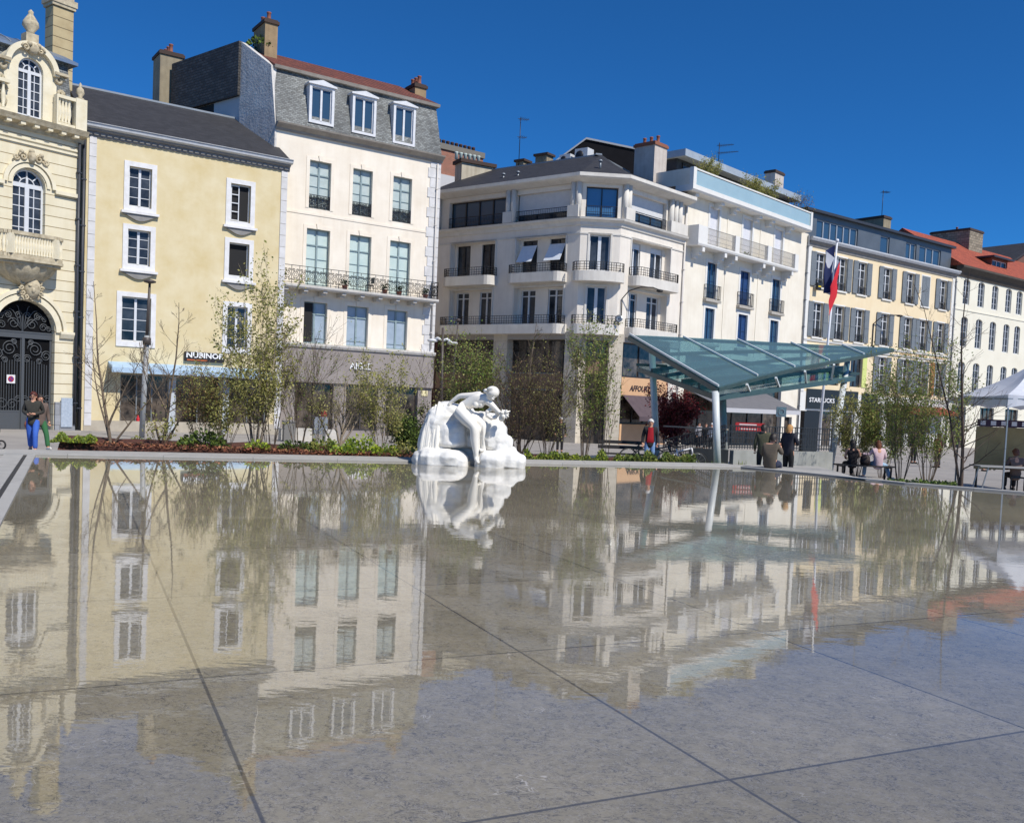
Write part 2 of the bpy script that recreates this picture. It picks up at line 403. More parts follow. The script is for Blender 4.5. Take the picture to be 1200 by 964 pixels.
# corners of the basin (water level z = 0)
CL = on_z(42, 533.5); CK = on_z(868, 548.3); DFAR = (CK-CL).normalized(); NFAR = Vector((-DFAR.y, DFAR.x, 0))
RIGHT = [CK, on_z(960, 557), on_z(1060, 567.5), on_z(1130, 573), on_z(1200, 578.5), on_z(1290, 587)]
last = RIGHT[-1]+(RIGHT[-1]-RIGHT[-2]).normalized()*8
LE = CL-DA*34
def stone_water():
    m = bpy.data.materials.new('wet_stone_slabs'); m.use_nodes = True; N = m.node_tree.nodes; L = m.node_tree.links; N.clear()
    o = N.new('ShaderNodeOutputMaterial'); b = N.new('ShaderNodeBsdfPrincipled'); L.new(b.outputs[0], o.inputs[0])
    tc = N.new('ShaderNodeTexCoord'); P = tc.outputs['Object']
    def dot(v):
        d = N.new('ShaderNodeVectorMath'); d.operation = 'DOT_PRODUCT'; d.inputs[1].default_value = v; L.new(P, d.inputs[0]); return d.outputs['Value']
    def math(op, a, b2=None, c=None):
        k = N.new('ShaderNodeMath'); k.operation = op
        for i, x in enumerate((a, b2, c)):
            if x is None: continue
            if isinstance(x, (int, float)): k.inputs[i].default_value = x
            else: L.new(x, k.inputs[i])
        return k.outputs[0]
    def tex(scale, detail=6, rough=.6, stretch=(1, 1, 1), dist=0):
        mp = N.new('ShaderNodeMapping'); mp.inputs['Scale'].default_value = stretch; mp.inputs['Rotation'].default_value = (0, 0, .5); L.new(P, mp.inputs[0])
        n = N.new('ShaderNodeTexNoise'); n.inputs['Scale'].default_value = scale; n.inputs['Detail'].default_value = detail; n.inputs['Roughness'].default_value = rough; n.inputs['Distortion'].default_value = dist
        L.new(mp.outputs[0], n.inputs['Vector']); return n.outputs[0]
    def ramp(v, a, b2, lo=0, hi=1):
        r = N.new('ShaderNodeMapRange'); r.inputs[1].default_value = a; r.inputs[2].default_value = b2; r.inputs[3].default_value = lo; r.inputs[4].default_value = hi; L.new(v, r.inputs[0]); return r.outputs[0]
    def mix(f, a, b2):
        x = N.new('ShaderNodeMix'); x.data_type = 'RGBA'
        if isinstance(f, (int, float)): x.inputs[0].default_value = f
        else: L.new(f, x.inputs[0])
        for i, q in ((6, a), (7, b2)):
            if isinstance(q, tuple): x.inputs[i].default_value = (*q, 1)
            else: L.new(q, x.inputs[i])
        return x.outputs[2]
    # joints
    a = math('DIVIDE', math('SUBTRACT', dot(tuple(DB)), JA), 2.055); c = math('DIVIDE', math('SUBTRACT', dot(tuple(DA)), JB), 2.24)
    ja = math('ABSOLUTE', math('SUBTRACT', math('FRACT', math('ADD', a, .5)), .5)); jb = math('ABSOLUTE', math('SUBTRACT', math('FRACT', math('ADD', c, .5)), .5))
    dist = math('MINIMUM', math('MULTIPLY', ja, 2.055), math('MULTIPLY', jb, 2.24))
    joint = ramp(dist, .006, .012, 1, 0)
    # each slab a slightly different tone
    cell = N.new('ShaderNodeCombineXYZ'); L.new(math('FLOOR', math('ADD', a, 0)), cell.inputs[0]); L.new(math('FLOOR', math('ADD', c, 0)), cell.inputs[1])
    wn = N.new('ShaderNodeTexWhiteNoise'); L.new(cell.outputs[0], wn.inputs[0])
    base = mix(ramp(tex(1.1, 10, .68), .35, .65), hexc(139, 131, 107), hexc(157, 148, 124))
    base = mix(ramp(tex(13, 9, .72, (1.0, 2.2, 1), 1.5), .57, .68, 0, .7), base, hexc(58, 56, 58))       # grey worm-like veins
    base = mix(ramp(tex(26, 6, .6, (1, 1.8, 1), 2.5), .66, .74, 0, .6), base, hexc(180, 172, 158))        # pale fossils
    base = mix(ramp(tex(48, 4, .7), .35, .65, 0, .3), base, hexc(108, 99, 92))
    # pale calcite squiggles: thin level lines of a warped noise kept only where a second noise is high
    def vein(scale, wd, seed, keep_lo, amount, colr, base):
        v = math('ABSOLUTE', math('SUBTRACT', tex(scale, 3, .55, (1, 1.5, 1), 1.6+seed), .5)); ln = ramp(v, wd*.35, wd, 1, 0)
        kp = ramp(tex(scale*.55+seed, 3, .6), keep_lo, keep_lo+.08); return mix(math('MULTIPLY', math('MULTIPLY', ln, kp), amount), base, colr)
    base = vein(9, .022, 0, .46, .6, hexc(58, 57, 62), base); base = vein(19, .03, .4, .44, .55, hexc(64, 62, 66), base); base = vein(34, .04, .7, .48, .5, hexc(168, 164, 158), base)
    q = tex(6.5, 2, .5, (1, 1.3, 1), 1.0); q2 = math('ABSOLUTE', math('SUBTRACT', q, .5)); line = ramp(q2, .004, .012, 1, 0)
    keep = ramp(tex(2.3, 2, .5), .655, .69); base = mix(math('MULTIPLY', math('MULTIPLY', line, keep), .7), base, hexc(190, 184, 174))
    tone = ramp(wn.outputs[0], 0, 1, .86, 1.1)
    hs = N.new('ShaderNodeHueSaturation'); L.new(base, hs.inputs['Color']); L.new(tone, hs.inputs['Value'])
    col = mix(math('MULTIPLY', joint, .74), hs.outputs[0], hexc(62, 60, 58))
    L.new(col, b.inputs['Base Color']); b.inputs['Roughness'].default_value = .55; b.inputs['Specular IOR Level'].default_value = .1
    b.inputs['Coat Weight'].default_value = 1; b.inputs['Coat IOR'].default_value = 1.72; b.inputs['Coat Roughness'].default_value = .012
    # ripples on the film of water: only the coat is disturbed
    h = math('ADD', math('MULTIPLY', tex(3.2, 3, .5, (.55, 1.6, 1)), 1), math('MULTIPLY', tex(14, 2, .5, (.6, 1.5, 1)), .22))
    bp = N.new('ShaderNodeBump'); bp.inputs['Strength'].default_value = 1; bp.inputs['Distance'].default_value = RIPPLE; L.new(math('MULTIPLY', h, ramp(math('SUBTRACT', dot(tuple(NFAR)), CL.dot(NFAR)), -11, -.5, 1, .12)), bp.inputs['Height'])
    L.new(bp.outputs[0], b.inputs['Coat Normal'])
    return m
JA = .665; JB = 3.41; RIPPLE = .0007
def recompute():
    global JA, JB
    A = [on_z(310, 964), on_z(945, 964), on_z(500, 700), on_z(1200, 851), on_z(1125, 725)]; n = (0, 1, 1, 2, 3)
    JA = sum(p.dot(DB)-k*2.055 for p, k in zip(A, n))/5
    B = [on_z(860, 912), on_z(600, 765), on_z(1065, 725)]; JB = sum(p.dot(DA)-k*2.24 for p, k in zip(B, (0, 1, 1)))/3
recompute()
pts = [LE, LE+DB*40, last-DA*16+DB*5, last]+list(reversed(RIGHT))+[CL]
mb = MB(); mb.poly(pts); fl = mb.build('basin_floor', stone_water(), recalc=False); tag(fl, kind='structure')
# pale granite rim, flush with the water on this side and a step above the planting on the other
gran = M('pale_granite_rim', hexc(186, 184, 180), .7, hexc(160, 158, 153), 3, .7, bump=.08, bscale=60, brick=(2.0, 9, hexc(120, 118, 114), .008, 0, .08, 0))
rim = MB()
def strip(m, a, b, na, nb, w0, w1, z0, z1):
    m.box8([a+na*w0+Vector((0, 0, z0)), b+nb*w0+Vector((0, 0, z0)), b+nb*w1+Vector((0, 0, z0)), a+na*w1+Vector((0, 0, z0)),
            a+na*w0+Vector((0, 0, z1)), b+nb*w0+Vector((0, 0, z1)), b+nb*w1+Vector((0, 0, z1)), a+na*w1+Vector((0, 0, z1))])
RW = 1.15
strip(rim, CL-DFAR*.9, CK+DFAR*.2, NFAR, NFAR, 0.0, RW, -.9, .05)
NL = Vector((-DA.y, DA.x, 0))
strip(rim, CL-DA*34, CL, NL, NL, 0, .16, -.5, .022); strip(rim, CL-DA*34, CL, NL, NL, .24, .62, -.5, .018)
for a, b in zip(RIGHT, RIGHT[1:]+[last]):
    n = Vector((-(b-a).y, (b-a).x, 0)).normalized(); strip(rim, a, b, n, n, 0.0, .26, -.9, .045)
tag(rim.build('basin_rim', gran), kind='structure')
dr = MB(); strip(dr, CL-DA*34, CL, NL, NL, .16, .24, -.4, .004); tag(dr.build('basin_drain', M('slot_drain', (.03, .03, .032), .6)), kind='structure')
# pale apron filling the corner where the rim turns
ap = MB(); a0 = CK+DFAR*.2; e = RIGHT[2]
ap.prism([CK+NFAR*RW, CK+NFAR*.02, RIGHT[1]+NFAR*.27, e+NFAR*.3, e+NFAR*.9-DFAR*.4, CK+DFAR*3.6+NFAR*RW], Vector((0, 0, .38)))
for i in range(len(ap.v)): ap.v[i] = ap.v[i]-Vector((0, 0, .36))
tag(ap.build('apron', gran), kind='structure')
# planting bed behind the rim
def bed_pt(s, t): return CL+DFAR*s+NFAR*t
mul = M('bark_mulch', hexc(104, 62, 48), .95, hexc(52, 32, 26), 9, .5, bump=1, bscale=22)
bd = MB(); vs = []; fs = []; S = [.3+i*.5 for i in range(0, 33)]; T = [RW+.01, RW+.5, RW+1.1, RW+1.8, RW+2.6, RW+3.6, RW+4.4]
for s in S:
    for j, t in enumerate(T):
        p = bed_pt(s, t); g = ground_z(p.x, p.y); hump = (0, .26, .42, .48, .42, .22, -.02)[j]*(1+.35*noise.noise(Vector((s*.7, t, 0))))
        vs.append((p.x, p.y, max(g, -.62)+hump+.02 if j else min(-.02, g+.25)))
n = len(T)
for i in range(len(S)-1):
    for j in range(n-1): fs.append((i*n+j, (i+1)*n+j, (i+1)*n+j+1, i*n+j+1))
bd.mesh(vs, fs, True); tag(bd.build('planting_bed', mul), kind='structure')
def bed_z(p):
    q = Vector((p.x, p.y, 0))-CL; t = q.dot(NFAR)-RW
    return ground_z(p.x, p.y)+(.36 if 0 < t < 3.3 else .05)
# pale strip of pavement along the facades
# ------------------------------------------------------------------ yellow house
A23 = 55.0
FB2 = Facade(at_depth(99, 300, 45.9), A23)
def build_yellow():
    F = FB2; u0 = 0.0; u1 = F.u(336.5, 215)
    gz = -1.1; zt = (F.z(103, 152)+F.z(336, 203))/2
    root = thing('yellow_house', F.P((u0+u1)/2, 0, gz), 'pale yellow plastered house with white window surrounds and dark slate roof', 'house')
    yel = M('yellow_plaster', hexc(223, 211, 178), .9, hexc(206, 187, 140), .8, .5, streak=.1, bump=.1, bscale=25)
    def R(x0, x1, ya, yb, xc): return (F.u(x0, ya), F.u(x1, ya), F.z(xc, yb), F.z(xc, ya))
    cols = {'L': (F.u(150, 270), F.u(176.6, 270)), 'R': (F.u(268.5, 290), F.u(292, 290))}
    rows = {3: ((F.z(151, 240)+F.z(269, 260))/2, (F.z(151, 193.5)+F.z(269, 215))/2), 2: (F.z(150, 310), F.z(150, 268)), 1: (F.z(145, 400), F.z(145, 347))}
    rl = lambda c, r: (cols[c][0]-(.22 if r == 1 and c == 'L' else 0), cols[c][1]+(.1 if r == 1 and c == 'L' else 0), *rows[r])
    wins = [rl(c, r) for r in (3, 2, 1) for c in 'LR']
    zs = F.z(250, 441); shops = [(F.u(140.5, 470), F.u(197.5, 470), F.z(170, 500), F.z(150, 438)), (F.u(205, 470), F.u(258, 470), F.z(230, 503), F.z(205, 440)), (F.u(268, 480), F.u(312, 480), F.z(290, 506), F.z(268, 443))]
    m = MB(); F.wall(m, rect(u0, u1, gz, zt), [rect(*r) for r in wins]+[rect(*r) for r in shops], .43)
    body(m, F, u0, u1, gz, zt, 10)
    m.build('wall', yel, root)
    # quoins
    q = MB(); z = gz+.6; k = 0
    q9 = MB(); uq = F.u(112, 235)-0.12; uq2 = F.u(328, 260)
    while z < zt-.05:
        h = min(.62, zt-z); F.box(q, u0+.12, uq+.12, 0, .05, z, z+h-.02); F.box(q9, uq2, u1, 0, .05, z, z+h-.02); z += .62
    q9.build('quoins', M('white_quoins', hexc(226, 225, 226), .8, hexc(190, 188, 186), 1.5, .6), root); q.build('quoins', M('white_quoins', hexc(226, 225, 226), .8, hexc(190, 188, 186), 1.5, .6), root)
    F.box(q2 := MB(), u0+.1, u1, -.2, .035, gz, gz+.85); q2.build('plinth', M('plinth_stone', hexc(190, 182, 166), .85, hexc(160, 150, 134), 2), root)
    # cornice: grey dentil band under a white gutter
    c = MB(); zc0 = (F.z(103, 154, .1)+F.z(336, 205, .1))/2; zc1 = (F.z(103, 140, .5)+F.z(339, 188, .5))/2
    h = zc1-zc0
    F.profile(c, u0-.05, u1+.1, [(0, zc0), (.06, zc0), (.1, zc0+h*.35), (.24, zc0+h*.5), (.24, zc0+h*.62), (0, zc0+h*.62)])
    z = u0
    while z < u1: F.box(c, z, z+.2, .09, .15, zc0+h*.14, zc0+h*.34); z += .3
    c.build('cornice', M('grey_cornice', hexc(150, 148, 146), .85, hexc(118, 116, 114), 2), root)
    g = MB(); F.profile(g, u0-.08, u1+.16, [(0, zc0+h*.62), (.3, zc0+h*.62), (.42, zc0+h*.72), (.45, zc0+h*.98), (.5, zc0+h*.98), (.5, zc0+h*1.02), (0, zc0+h*1.02)]); g.build('gutter', M('white_gutter', hexc(205, 208, 212), .5, hexc(170, 172, 176), 3), root)
    # roof
    slate = M('dark_slate', hexc(60, 60, 64), .7, hexc(42, 42, 46), 1.2, .8, brick=(.3, .16, hexc(40, 40, 44), .006, .5, .25, .35))
    D = 5.2; zr = (F.z(93, 99.5, -D)+F.z(274, 140, -D))/2
    r = MB(); e0 = zc0+h*.98
    A, B = F.P(u0-.1, .4, e0), F.P(u1+.02, .4, e0); C_, D_ = F.P(u1+.02, -D, zr), F.P(u0-.1, -D, zr); E0, E1 = F.P(u1+.02, -2*D, e0), F.P(u0-.1, -2*D, e0)
    r.quad(A, B, C_, D_); r.quad(D_, C_, E0, E1); r.poly((A, D_, E1)); r.poly((B, E0, C_)); r.quad(E1, E0, B, A)
    ro = r.build('roof', slate, root)
    k = MB(); k.bar(D_, C_, .22, .1); k.build('ridge', ZINC, ro)
    # windows
    for i, (c0, rr) in enumerate([(c0, rr) for rr in (3, 2, 1) for c0 in 'LR']):
        r_ = rl(c0, rr)
        if (c0, rr) in (('R', 3), ('R', 2)):
            o = window(F, root, r_, w=-.18, leaves=1, glass=DARK, fw=.06)
            if rr == 3:
                l = MB(); a, b = r_[0]+.06, r_[0]+.06+(r_[1]-r_[0])*.42
                F.box(l, a, a+.05, -.17, -.13, r_[2]+.07, r_[3]-.07); F.box(l, b-.05, b, -.17, -.13, r_[2]+.07, r_[3]-.07)
                for j in range(5): zz = lerp(r_[2]+.09, r_[3]-.09, j/4); F.box(l, a, b, -.168, -.135, zz-.025, zz+.025)
                l.build('sash', WFRAME, o, ) ; tag(o, 'window with its right leaf open on a dark room')
            else: tag(o, 'open window with nothing but darkness behind')
        else:
            o = window(F, root, r_, w=-.18, rows=(.25, .5, .75), mull=.12)
        surround(F, root, r_, .24, .05, M('white_surround', hexc(232, 232, 234), .7, hexc(208, 206, 204), 3), parent=o)
        if rr != 1 or c0 == 'R' and False:
            s = MB(); F.box(s, r_[0]-.36, r_[1]+.36, 0, .2, r_[2]-.36, r_[2]-.24); s.build('sill', M('white_surround', (0, 0, 0)), o)
            s = MB(); a, b = r_[0]-.3, r_[1]+.3; n = 10; P = [(lerp(a, b, i/n), r_[2]-.36-.3*sin(pi*i/n)**1.6-.03) for i in range(n+1)]
            F.plate(s, P+[(b, r_[2]-.36), (a, r_[2]-.36)], .0, .12); s.build('sill_apron_shade', M('grey_cornice', (0, 0, 0)), o)  # curved corbel plate; the dark shadow below the sill is put into its grey
    # shop front
    aw = MB(); a, b = F.u(129, 432, .5), F.u(317, 440, .5); zt_ = F.z(190, 429, .5); zb_ = F.z(190, 438, .5)
    aw.box8([F.P(a, .9, zb_-.03), F.P(b, .9, zb_-.03), F.P(b, .0, zt_-.06), F.P(a, .0, zt_-.06), F.P(a, .9, zb_+.22), F.P(b, .9, zb_+.22), F.P(b, .0, zt_+.12), F.P(a, .0, zt_+.12)])
    aw.build('awning', M('pale_blue_awning', hexc(176, 200, 222), .7, hexc(150, 176, 200), 2), root)
    for i, s in enumerate(shops):
        o = window(F, root, s, M('shop_frame_grey', hexc(120, 124, 126), .4), w=-.14, leaves=2 if i else 3, name='shop_window', mull=.06)
        if i == 0:
            tag(o, 'shop window with a red extinguisher standing by it'); e = MB(); c = F.P(F.u(162, 495), -.08, s[2]+.02); e.lathe(c, [(.07, 0), (.08, .04), (.08, .42), (.03, .5), (.03, .56)], 10); e.build('extinguisher', M('extinguisher_red', hexc(190, 30, 36), .4), o)
    pl = MB()
    for x in (201,): a = F.u(x-4, 470); b = F.u(x+4, 470); F.box(pl, a, b, 0, .12, gz, F.z(200, 441)); pl.build('pilaster', M('shop_pilaster', hexc(196, 202, 206), .6, hexc(170, 176, 180), 4), root); pl = MB()
    F.box(pl, F.u(260, 480), F.u(267, 480), 0, .12, gz, F.z(260, 443)); pl.build('pilaster', M('shop_pilaster', hexc(196, 202, 206), .6, hexc(170, 176, 180), 4), root)
    # sign
    sg = MB(); a, b = F.u(215.5, 416), F.u(262, 424); zb = F.z(216, 420.5); zt2 = F.z(216, 411.8)
    F.box(sg, a, b, .02, .14, zb-.1, zt2); so_ = sg.build('shop_sign', M('sign_black', (.02, .016, .016), .4), root)
    text(F, so_, 'N\u00dcBINOE', a+.08, b-.1, zb+.08, zt2+.05, .15, M('sign_letter_white', (.85, .85, .85), .4), bold=.03)
    t = MB(); F.box(t, a+.12, b-.9, .141, .15, zb-.06, zb+.0); t.build('sign_strip', M('sign_orange', hexc(190, 100, 50), .5), so_)
    # downpipes at the party wall
    pipe(F, root, -.12, gz+.4, zc0+.1, .12, .075, M('downpipe_dark', hexc(62, 66, 74), .5, hexc(48, 50, 56), 2))
    # chimney behind the ridge
    p = at_depth(196, 125, 60); top = at_depth(196, 70, 60).z
    wd = (213-181)/FPX*60
    chimney(root, (p.x, p.y, p.z-4), wd*.8, wd*.95, top-p.z+4, radians(35), M('chimney_render', hexc(170, 158, 132), .9, hexc(124, 114, 96), 1.2, .8, streak=.4), M('chimney_cap_dark', hexc(70, 56, 50), .9), 3)
build_yellow()
# ------------------------------------------------------------------ white house with the slate mansard
def build_white():
    F0 = FB2; F = Facade(F0.P(0, 0, 0), A23, -1.4); gz = -1.2
    u0 = F.u(323, 149); u1 = F.u(512, 300)
    zc0 = (F.z(323, 148, .1)+F.z(514, 193, .1))/2; zc1 = (F.z(323, 135, .45)+F.z(521, 187, .45))/2
    root = thing('white_house', F.P((u0+u1)/2, 0, gz), 'white plastered house with slate mansard, three white dormers and long iron balcony', 'house')
    pla = M('cream_white_plaster', hexc(246, 238, 224), .9, hexc(226, 214, 196), .7, .6, streak=.3, bump=.08, bscale=25)
    c3 = [(F.u(362.4, 215), F.u(387.6, 215)), (F.u(413, 225), F.u(436, 225)), (F.u(460, 235), F.u(482, 235))]
    av = lambda *a: sum(a)/len(a)
    z3 = (av(F.z(375, 244), F.z(424, 254), F.z(471, 262)), av(F.z(375, 188), F.z(424, 199), F.z(471, 209)))
    z2 = (F.z(330, 330, .0), av(F.z(373, 268), F.z(423, 276), F.z(470, 284.6)))
    zbal = av(F.z(332, 331, .9), F.z(513, 351, .9))
    z1 = (av(F.z(370, 401), F.z(419, 406), F.z(466, 411)), av(F.z(370, 354), F.z(419, 359), F.z(466, 364)))
    z2 = (zbal+.12, z2[1])
    wins = [(a, b, *z3) for a, b in c3]+[(a-.06, b+.06, *z2) for a, b in c3]+[(a-.08, b+.04, *z1) for a, b in c3]
    zf1 = av(F.z(333, 404), F.z(509, 418)); zf0 = av(F.z(333, 446), F.z(509, 455))
    shops = [(F.u(345, 480), F.u(390, 480), gz+.2, zf0-.05), (F.u(405, 480), F.u(442, 480), gz+.6, zf0-.05), (F.u(452, 480), F.u(489, 480), gz+.2, zf0-.05)]
    zdoor = zf0-.05
    m = MB(); F.wall(m, rect(u0, u1, zf1-.3, zc0+.3), [rect(*r) for r in wins], .43); body(m, F, u0, u1-.02, gz, zc0+.3, 12); m.build('wall', pla, root)
    g = MB(); F.wall(g, rect(u0, u1, gz, zf1-.3), [rect(*r) for r in shops], .44, .002)
    stn = M('grey_shop_stone', hexc(158, 150, 146), .8, hexc(132, 124, 120), .8, .7); g.build('shop_wall', stn, root)
    # quoins right
    q = MB(); z = zf1+.1
    while z < zc0-.05:
        h = min(.6, zc0-z); F.box(q, u1-.85 if int(z/.6) % 2 else u1-.7, u1+.03, 0, .045, z, z+h-.025); z += .6
    q.build('quoins', M('white_quoins', (0, 0, 0)), root)
    # string course and window surrounds
    s = MB(); zs = z3[0]-.25; F.box(s, u0, u1, 0, .03, zs-.14, zs); s.build('string_course', pla, root)
    teal = M('inner_shutter_teal', hexc(196, 206, 202), .35, hexc(170, 184, 182), 2, spec=.6); teal2 = M('inner_shutter_pale', hexc(204, 218, 212), .35, hexc(182, 202, 198), 2, spec=.6); blu = M('inner_shutter_blue', hexc(168, 182, 196), .35, hexc(144, 160, 176), 2, spec=.6)
    tf = M('teal_window_frame', hexc(150, 168, 170), .5, hexc(122, 140, 144), 4)
    for i, r in enumerate(wins):
        lv = 3-i//3; open_ = (i == 6)
        o = window(F, root, r, tf, w=-.2, glass=(teal, teal2, blu)[i//3], rows=(.18,) if lv == 1 else (.34, .66), transom=lerp(r[2], r[3], .72), fw=.06, mull=.1)
        surround(F, root, r, .2, .03, pla, bottom=False, parent=o, key=True)
        if lv == 3:
            b = MB(); A = [F.P(r[0]+.02, -.06, r[2]), F.P(r[1]-.02, -.06, r[2])]; rail(b, A, .78, .09, style='scroll'); b.build('railing', IRON, o)
        if open_:
            l = MB(); F.box(l, r[0]+.05, lerp(r[0], r[1], .42), -.19, -.15, r[2]+.1, r[3]-.06); l.build('dark_gap', DARK, o); tag(o, 'first floor window with its left leaf open')  # near-black sheet painted as the unlit room behind the open leaf
    # balcony
    W = .95; bu0 = F.u(331, 331, W); bu1 = F.u(514.5, 351.5, W)
    b = MB(); F.profile(b, bu0, bu1, [(0, zbal-.2), (W-.06, zbal-.2), (W, zbal-.12), (W, zbal), (0, zbal)])
    bo = b.build('balcony', M('balcony_stone', hexc(214, 210, 204), .8, hexc(176, 172, 166), 1.5, .7, streak=.4), root)
    n = 9
    for i in range(n):
        k = MB(); u = lerp(bu0+.3, bu1-.4, i/(n-1)); F.plate(k, [(u-.13, zbal-.45), (u+.13, zbal-.45), (u+.13, zbal-.2), (u-.13, zbal-.2)], .0, .55); F.plate(k, [(u-.12, zbal-.34), (u+.12, zbal-.34), (u+.12, zbal-.2), (u-.12, zbal-.2)], .55, .8)
        k.build('corbel', M('balcony_stone', (0, 0, 0)), bo)
    rl = MB(); w_ = W-.07; rail(rl, [F.P(bu0+.07, .02, zbal), F.P(bu0+.07, w_, zbal), F.P(bu1-.07, w_, zbal), F.P(bu1-.07, .02, zbal)], 1.02, .46, style='scroll'); rl.build('railing', IRON, bo)
    # main cornice, slate mansard, dormers, tile roof
    stone = M('grey_cornice_stone', hexc(176, 168, 158), .85, hexc(138, 130, 120), 1.5, .7, streak=.3)
    h = zc1-zc0; c = MB(); F.profile(c, u0-.02, u1+.1, [(0, zc0), (.1, zc0), (.14, zc0+h*.3), (.32, zc0+h*.62), (.42, zc0+h*.8), (.45, zc0+h), (0, zc0+h)]); c.build('cornice', stone, root)
    zm0 = zc0+h; zm1 = av(F.z(323, 79, -.5), F.z(511, 127, -.5)); sl_ = -.55
    slate = M('weathered_slate', hexc(146, 150, 148), .6, hexc(86, 90, 92), .5, .45, brick=(.21, .105, hexc(66, 68, 70), .01, .5, .5, .5))
    ms = MB(); ms.box8([F.P(u0, .12, zm0), F.P(u1, .12, zm0), F.P(u1, -11.5, zm0), F.P(u0, -11.5, zm0), F.P(u0, sl_, zm1), F.P(u1-.15, sl_, zm1), F.P(u1-.15, -11.5, zm1), F.P(u0, -11.5, zm1)]); mo = ms.build('mansard', slate, root)
    gt = MB(); F.profile(gt, u0-.02, u1+.0, [(sl_-.2, zm1), (sl_+.22, zm1), (sl_+.28, zm1+.16), (sl_-.2, zm1+.16)]); gt.build('eave_trim', stone, root)
    D = 4.2; zr = av(F.z(326, 58, -D), F.z(470, 108, -D))
    tile = M('old_red_tile', hexc(140, 76, 58), .85, hexc(98, 58, 48), .9, .7, brick=(.2, .17, hexc(70, 40, 34), .02, .5, .4, .6))
    r = MB(); e0 = zm1+.15; A, B, C2, D2, E0, E1 = F.P(u0-.05, sl_+.25, e0), F.P(u1+.05, sl_+.25, e0), F.P(u1-.9, -D, zr), F.P(u0-.05, -D, zr), F.P(u1+.05, -11.5, e0), F.P(u0-.05, -11.5, e0)
    r.quad(A, B, C2, D2); r.quad(D2, C2, E0, E1); r.poly((A, D2, E1)); r.poly((B, E0, C2)); r.quad(E1, E0, B, A); r.build('roof', tile, root)
    wp = M('dormer_white', hexc(226, 228, 232), .6, hexc(200, 202, 206), 4)
    for (xa, xb, ya, yb, yp) in ((362.5, 392, 101, 146, 92), (413, 441, 113, 158, 105), (461, 487, 124, 170, 117)):
        xm = (xa+xb)/2; wd = .12
        a, bb = F.u(xa, (ya+yb)/2, wd), F.u(xb, (ya+yb)/2, wd); z0 = F.z(xm, yb, wd); zt = F.z(xm, ya, wd); zp = lerp(zt, F.z(xm, yp, wd), .62)
        d = MB(); t = .15
        F.box(d, a, a+t, -.9, wd, z0, zt); F.box(d, bb-t, bb, -.9, wd, z0, zt); F.box(d, a+t, bb-t, -.9, wd, z0, z0+.14); F.box(d, a+t, bb-t, -.9, wd, zt-.12, zt)
        F.plate(d, [(a-.1, zt), (bb+.1, zt), (bb+.1, zt+.08), ((a+bb)/2, zp+.05), (a-.1, zt+.08)], -1.1, wd+.1)
        do = d.build('dormer', wp, root)
        window(F, do, (a+t, bb-t, z0+.14, zt-.12), wp, w=wd-.12, glass=GLASSB, fw=.06, mull=.12)
    # shop fascia and lettering
    fa = MB(); F.box(fa, u0+.02, u1, .005, .16, zf0, zf1-.02); fo = fa.build('fascia', stn, root)
    tp = MB(); F.profile(tp, u0, u1+.04, [(0, zf1-.018), (.24, zf1-.018), (.3, zf1+.1), (.3, zf1+.2), (0, zf1+.24)]); tp.build('fascia_cornice', M('balcony_stone', (0, 0, 0)), root)
    text(F, fo, 'AIGLE', F.u(409.3, 428, .17), F.u(434.6, 430, .17), F.z(421, 432.8, .17), F.z(421, 425, .17), .19, M('sign_letter_white', (0, 0, 0)), bold=.012, depth=.05)
    for i, s_ in enumerate(shops):
        o = window(F, root, s_, M('shop_frame_dark', hexc(70, 66, 66), .4), w=-.2, leaves=2, name='shop_window' if i < 2 else 'shop_door', mull=.06)
        if i == 0:
            e = MB(); c = F.P(lerp(s_[0], s_[1], .78), -.1, s_[2]+.3); e.lathe(c, [(.02, 0), (.2, .35), (.17, .75), (.2, 1.05), (.12, 1.2), (.05, 1.26)], 12); e.build('display_coat', M('coat_red', hexc(150, 34, 40), .8), o)
    pb = MB(); F.box(pb, F.u(494, 460, .02), F.u(501, 460, .02), .01, .04, F.z(497, 464), F.z(497, 457.5)); pb.build('wall_notice', M('notice_cream', hexc(226, 214, 170), .7), root)
    pipe(F, root, u1-.25, zf1+.4, zc0-.1, .12, .05, M('downpipe_white', hexc(205, 200, 194), .6))
    # party wall at the left: grey render in front, slate-hung behind
    SD = Facade(F.P(u0, .0, 0), A23-90-16+180)     # runs from the back to the front along the left flank
    P0 = SD.p0
    sh = lambda px, py: SD.hit(px, py)
    top_b = sh(207, 88); pk = sh(284, 40); bt = sh(284, 97); bb_ = sh(207, 136); fr1 = sh(322, 72)
    zpk = (pk[1]+top_b[1])/2+.1; zlow = (bt[1]+bb_[1])/2-.3; ub = top_b[0]-.2
    gr = MB(); SD.plate(gr, [(pk[0], zc0-5.5), (.02, zc0-5.5), (.02, zm0), (-.5, zm1+.1), (pk[0], zpk)], -.3, .06)
    gr.build('party_wall', M('rough_grey_render', hexc(232, 228, 222), .95, hexc(176, 174, 172), 1.5, .6, streak=.4, bump=1, bscale=7), root)
    hs = MB(); SD.plate(hs, [(ub, zlow), (pk[0]+.02, zlow), (pk[0]+.02, zpk), (ub, zpk)], -.28, .22); hs.build('slate_hanging', M('slate_hung_wall', hexc(92, 90, 88), .7, hexc(58, 56, 56), .7, .6, brick=(.34, .16, hexc(38, 36, 36), .02, .5, .5, .6)), root)
    lw = MB(); uu = pk[0]; SD.plate(lw, [(ub, zc0-6), (uu, zc0-6), (uu, zlow), (ub, zlow)], -.3, .0); lw.build('rear_wall', M('rear_wall_white', hexc(196, 196, 198), .9), root)
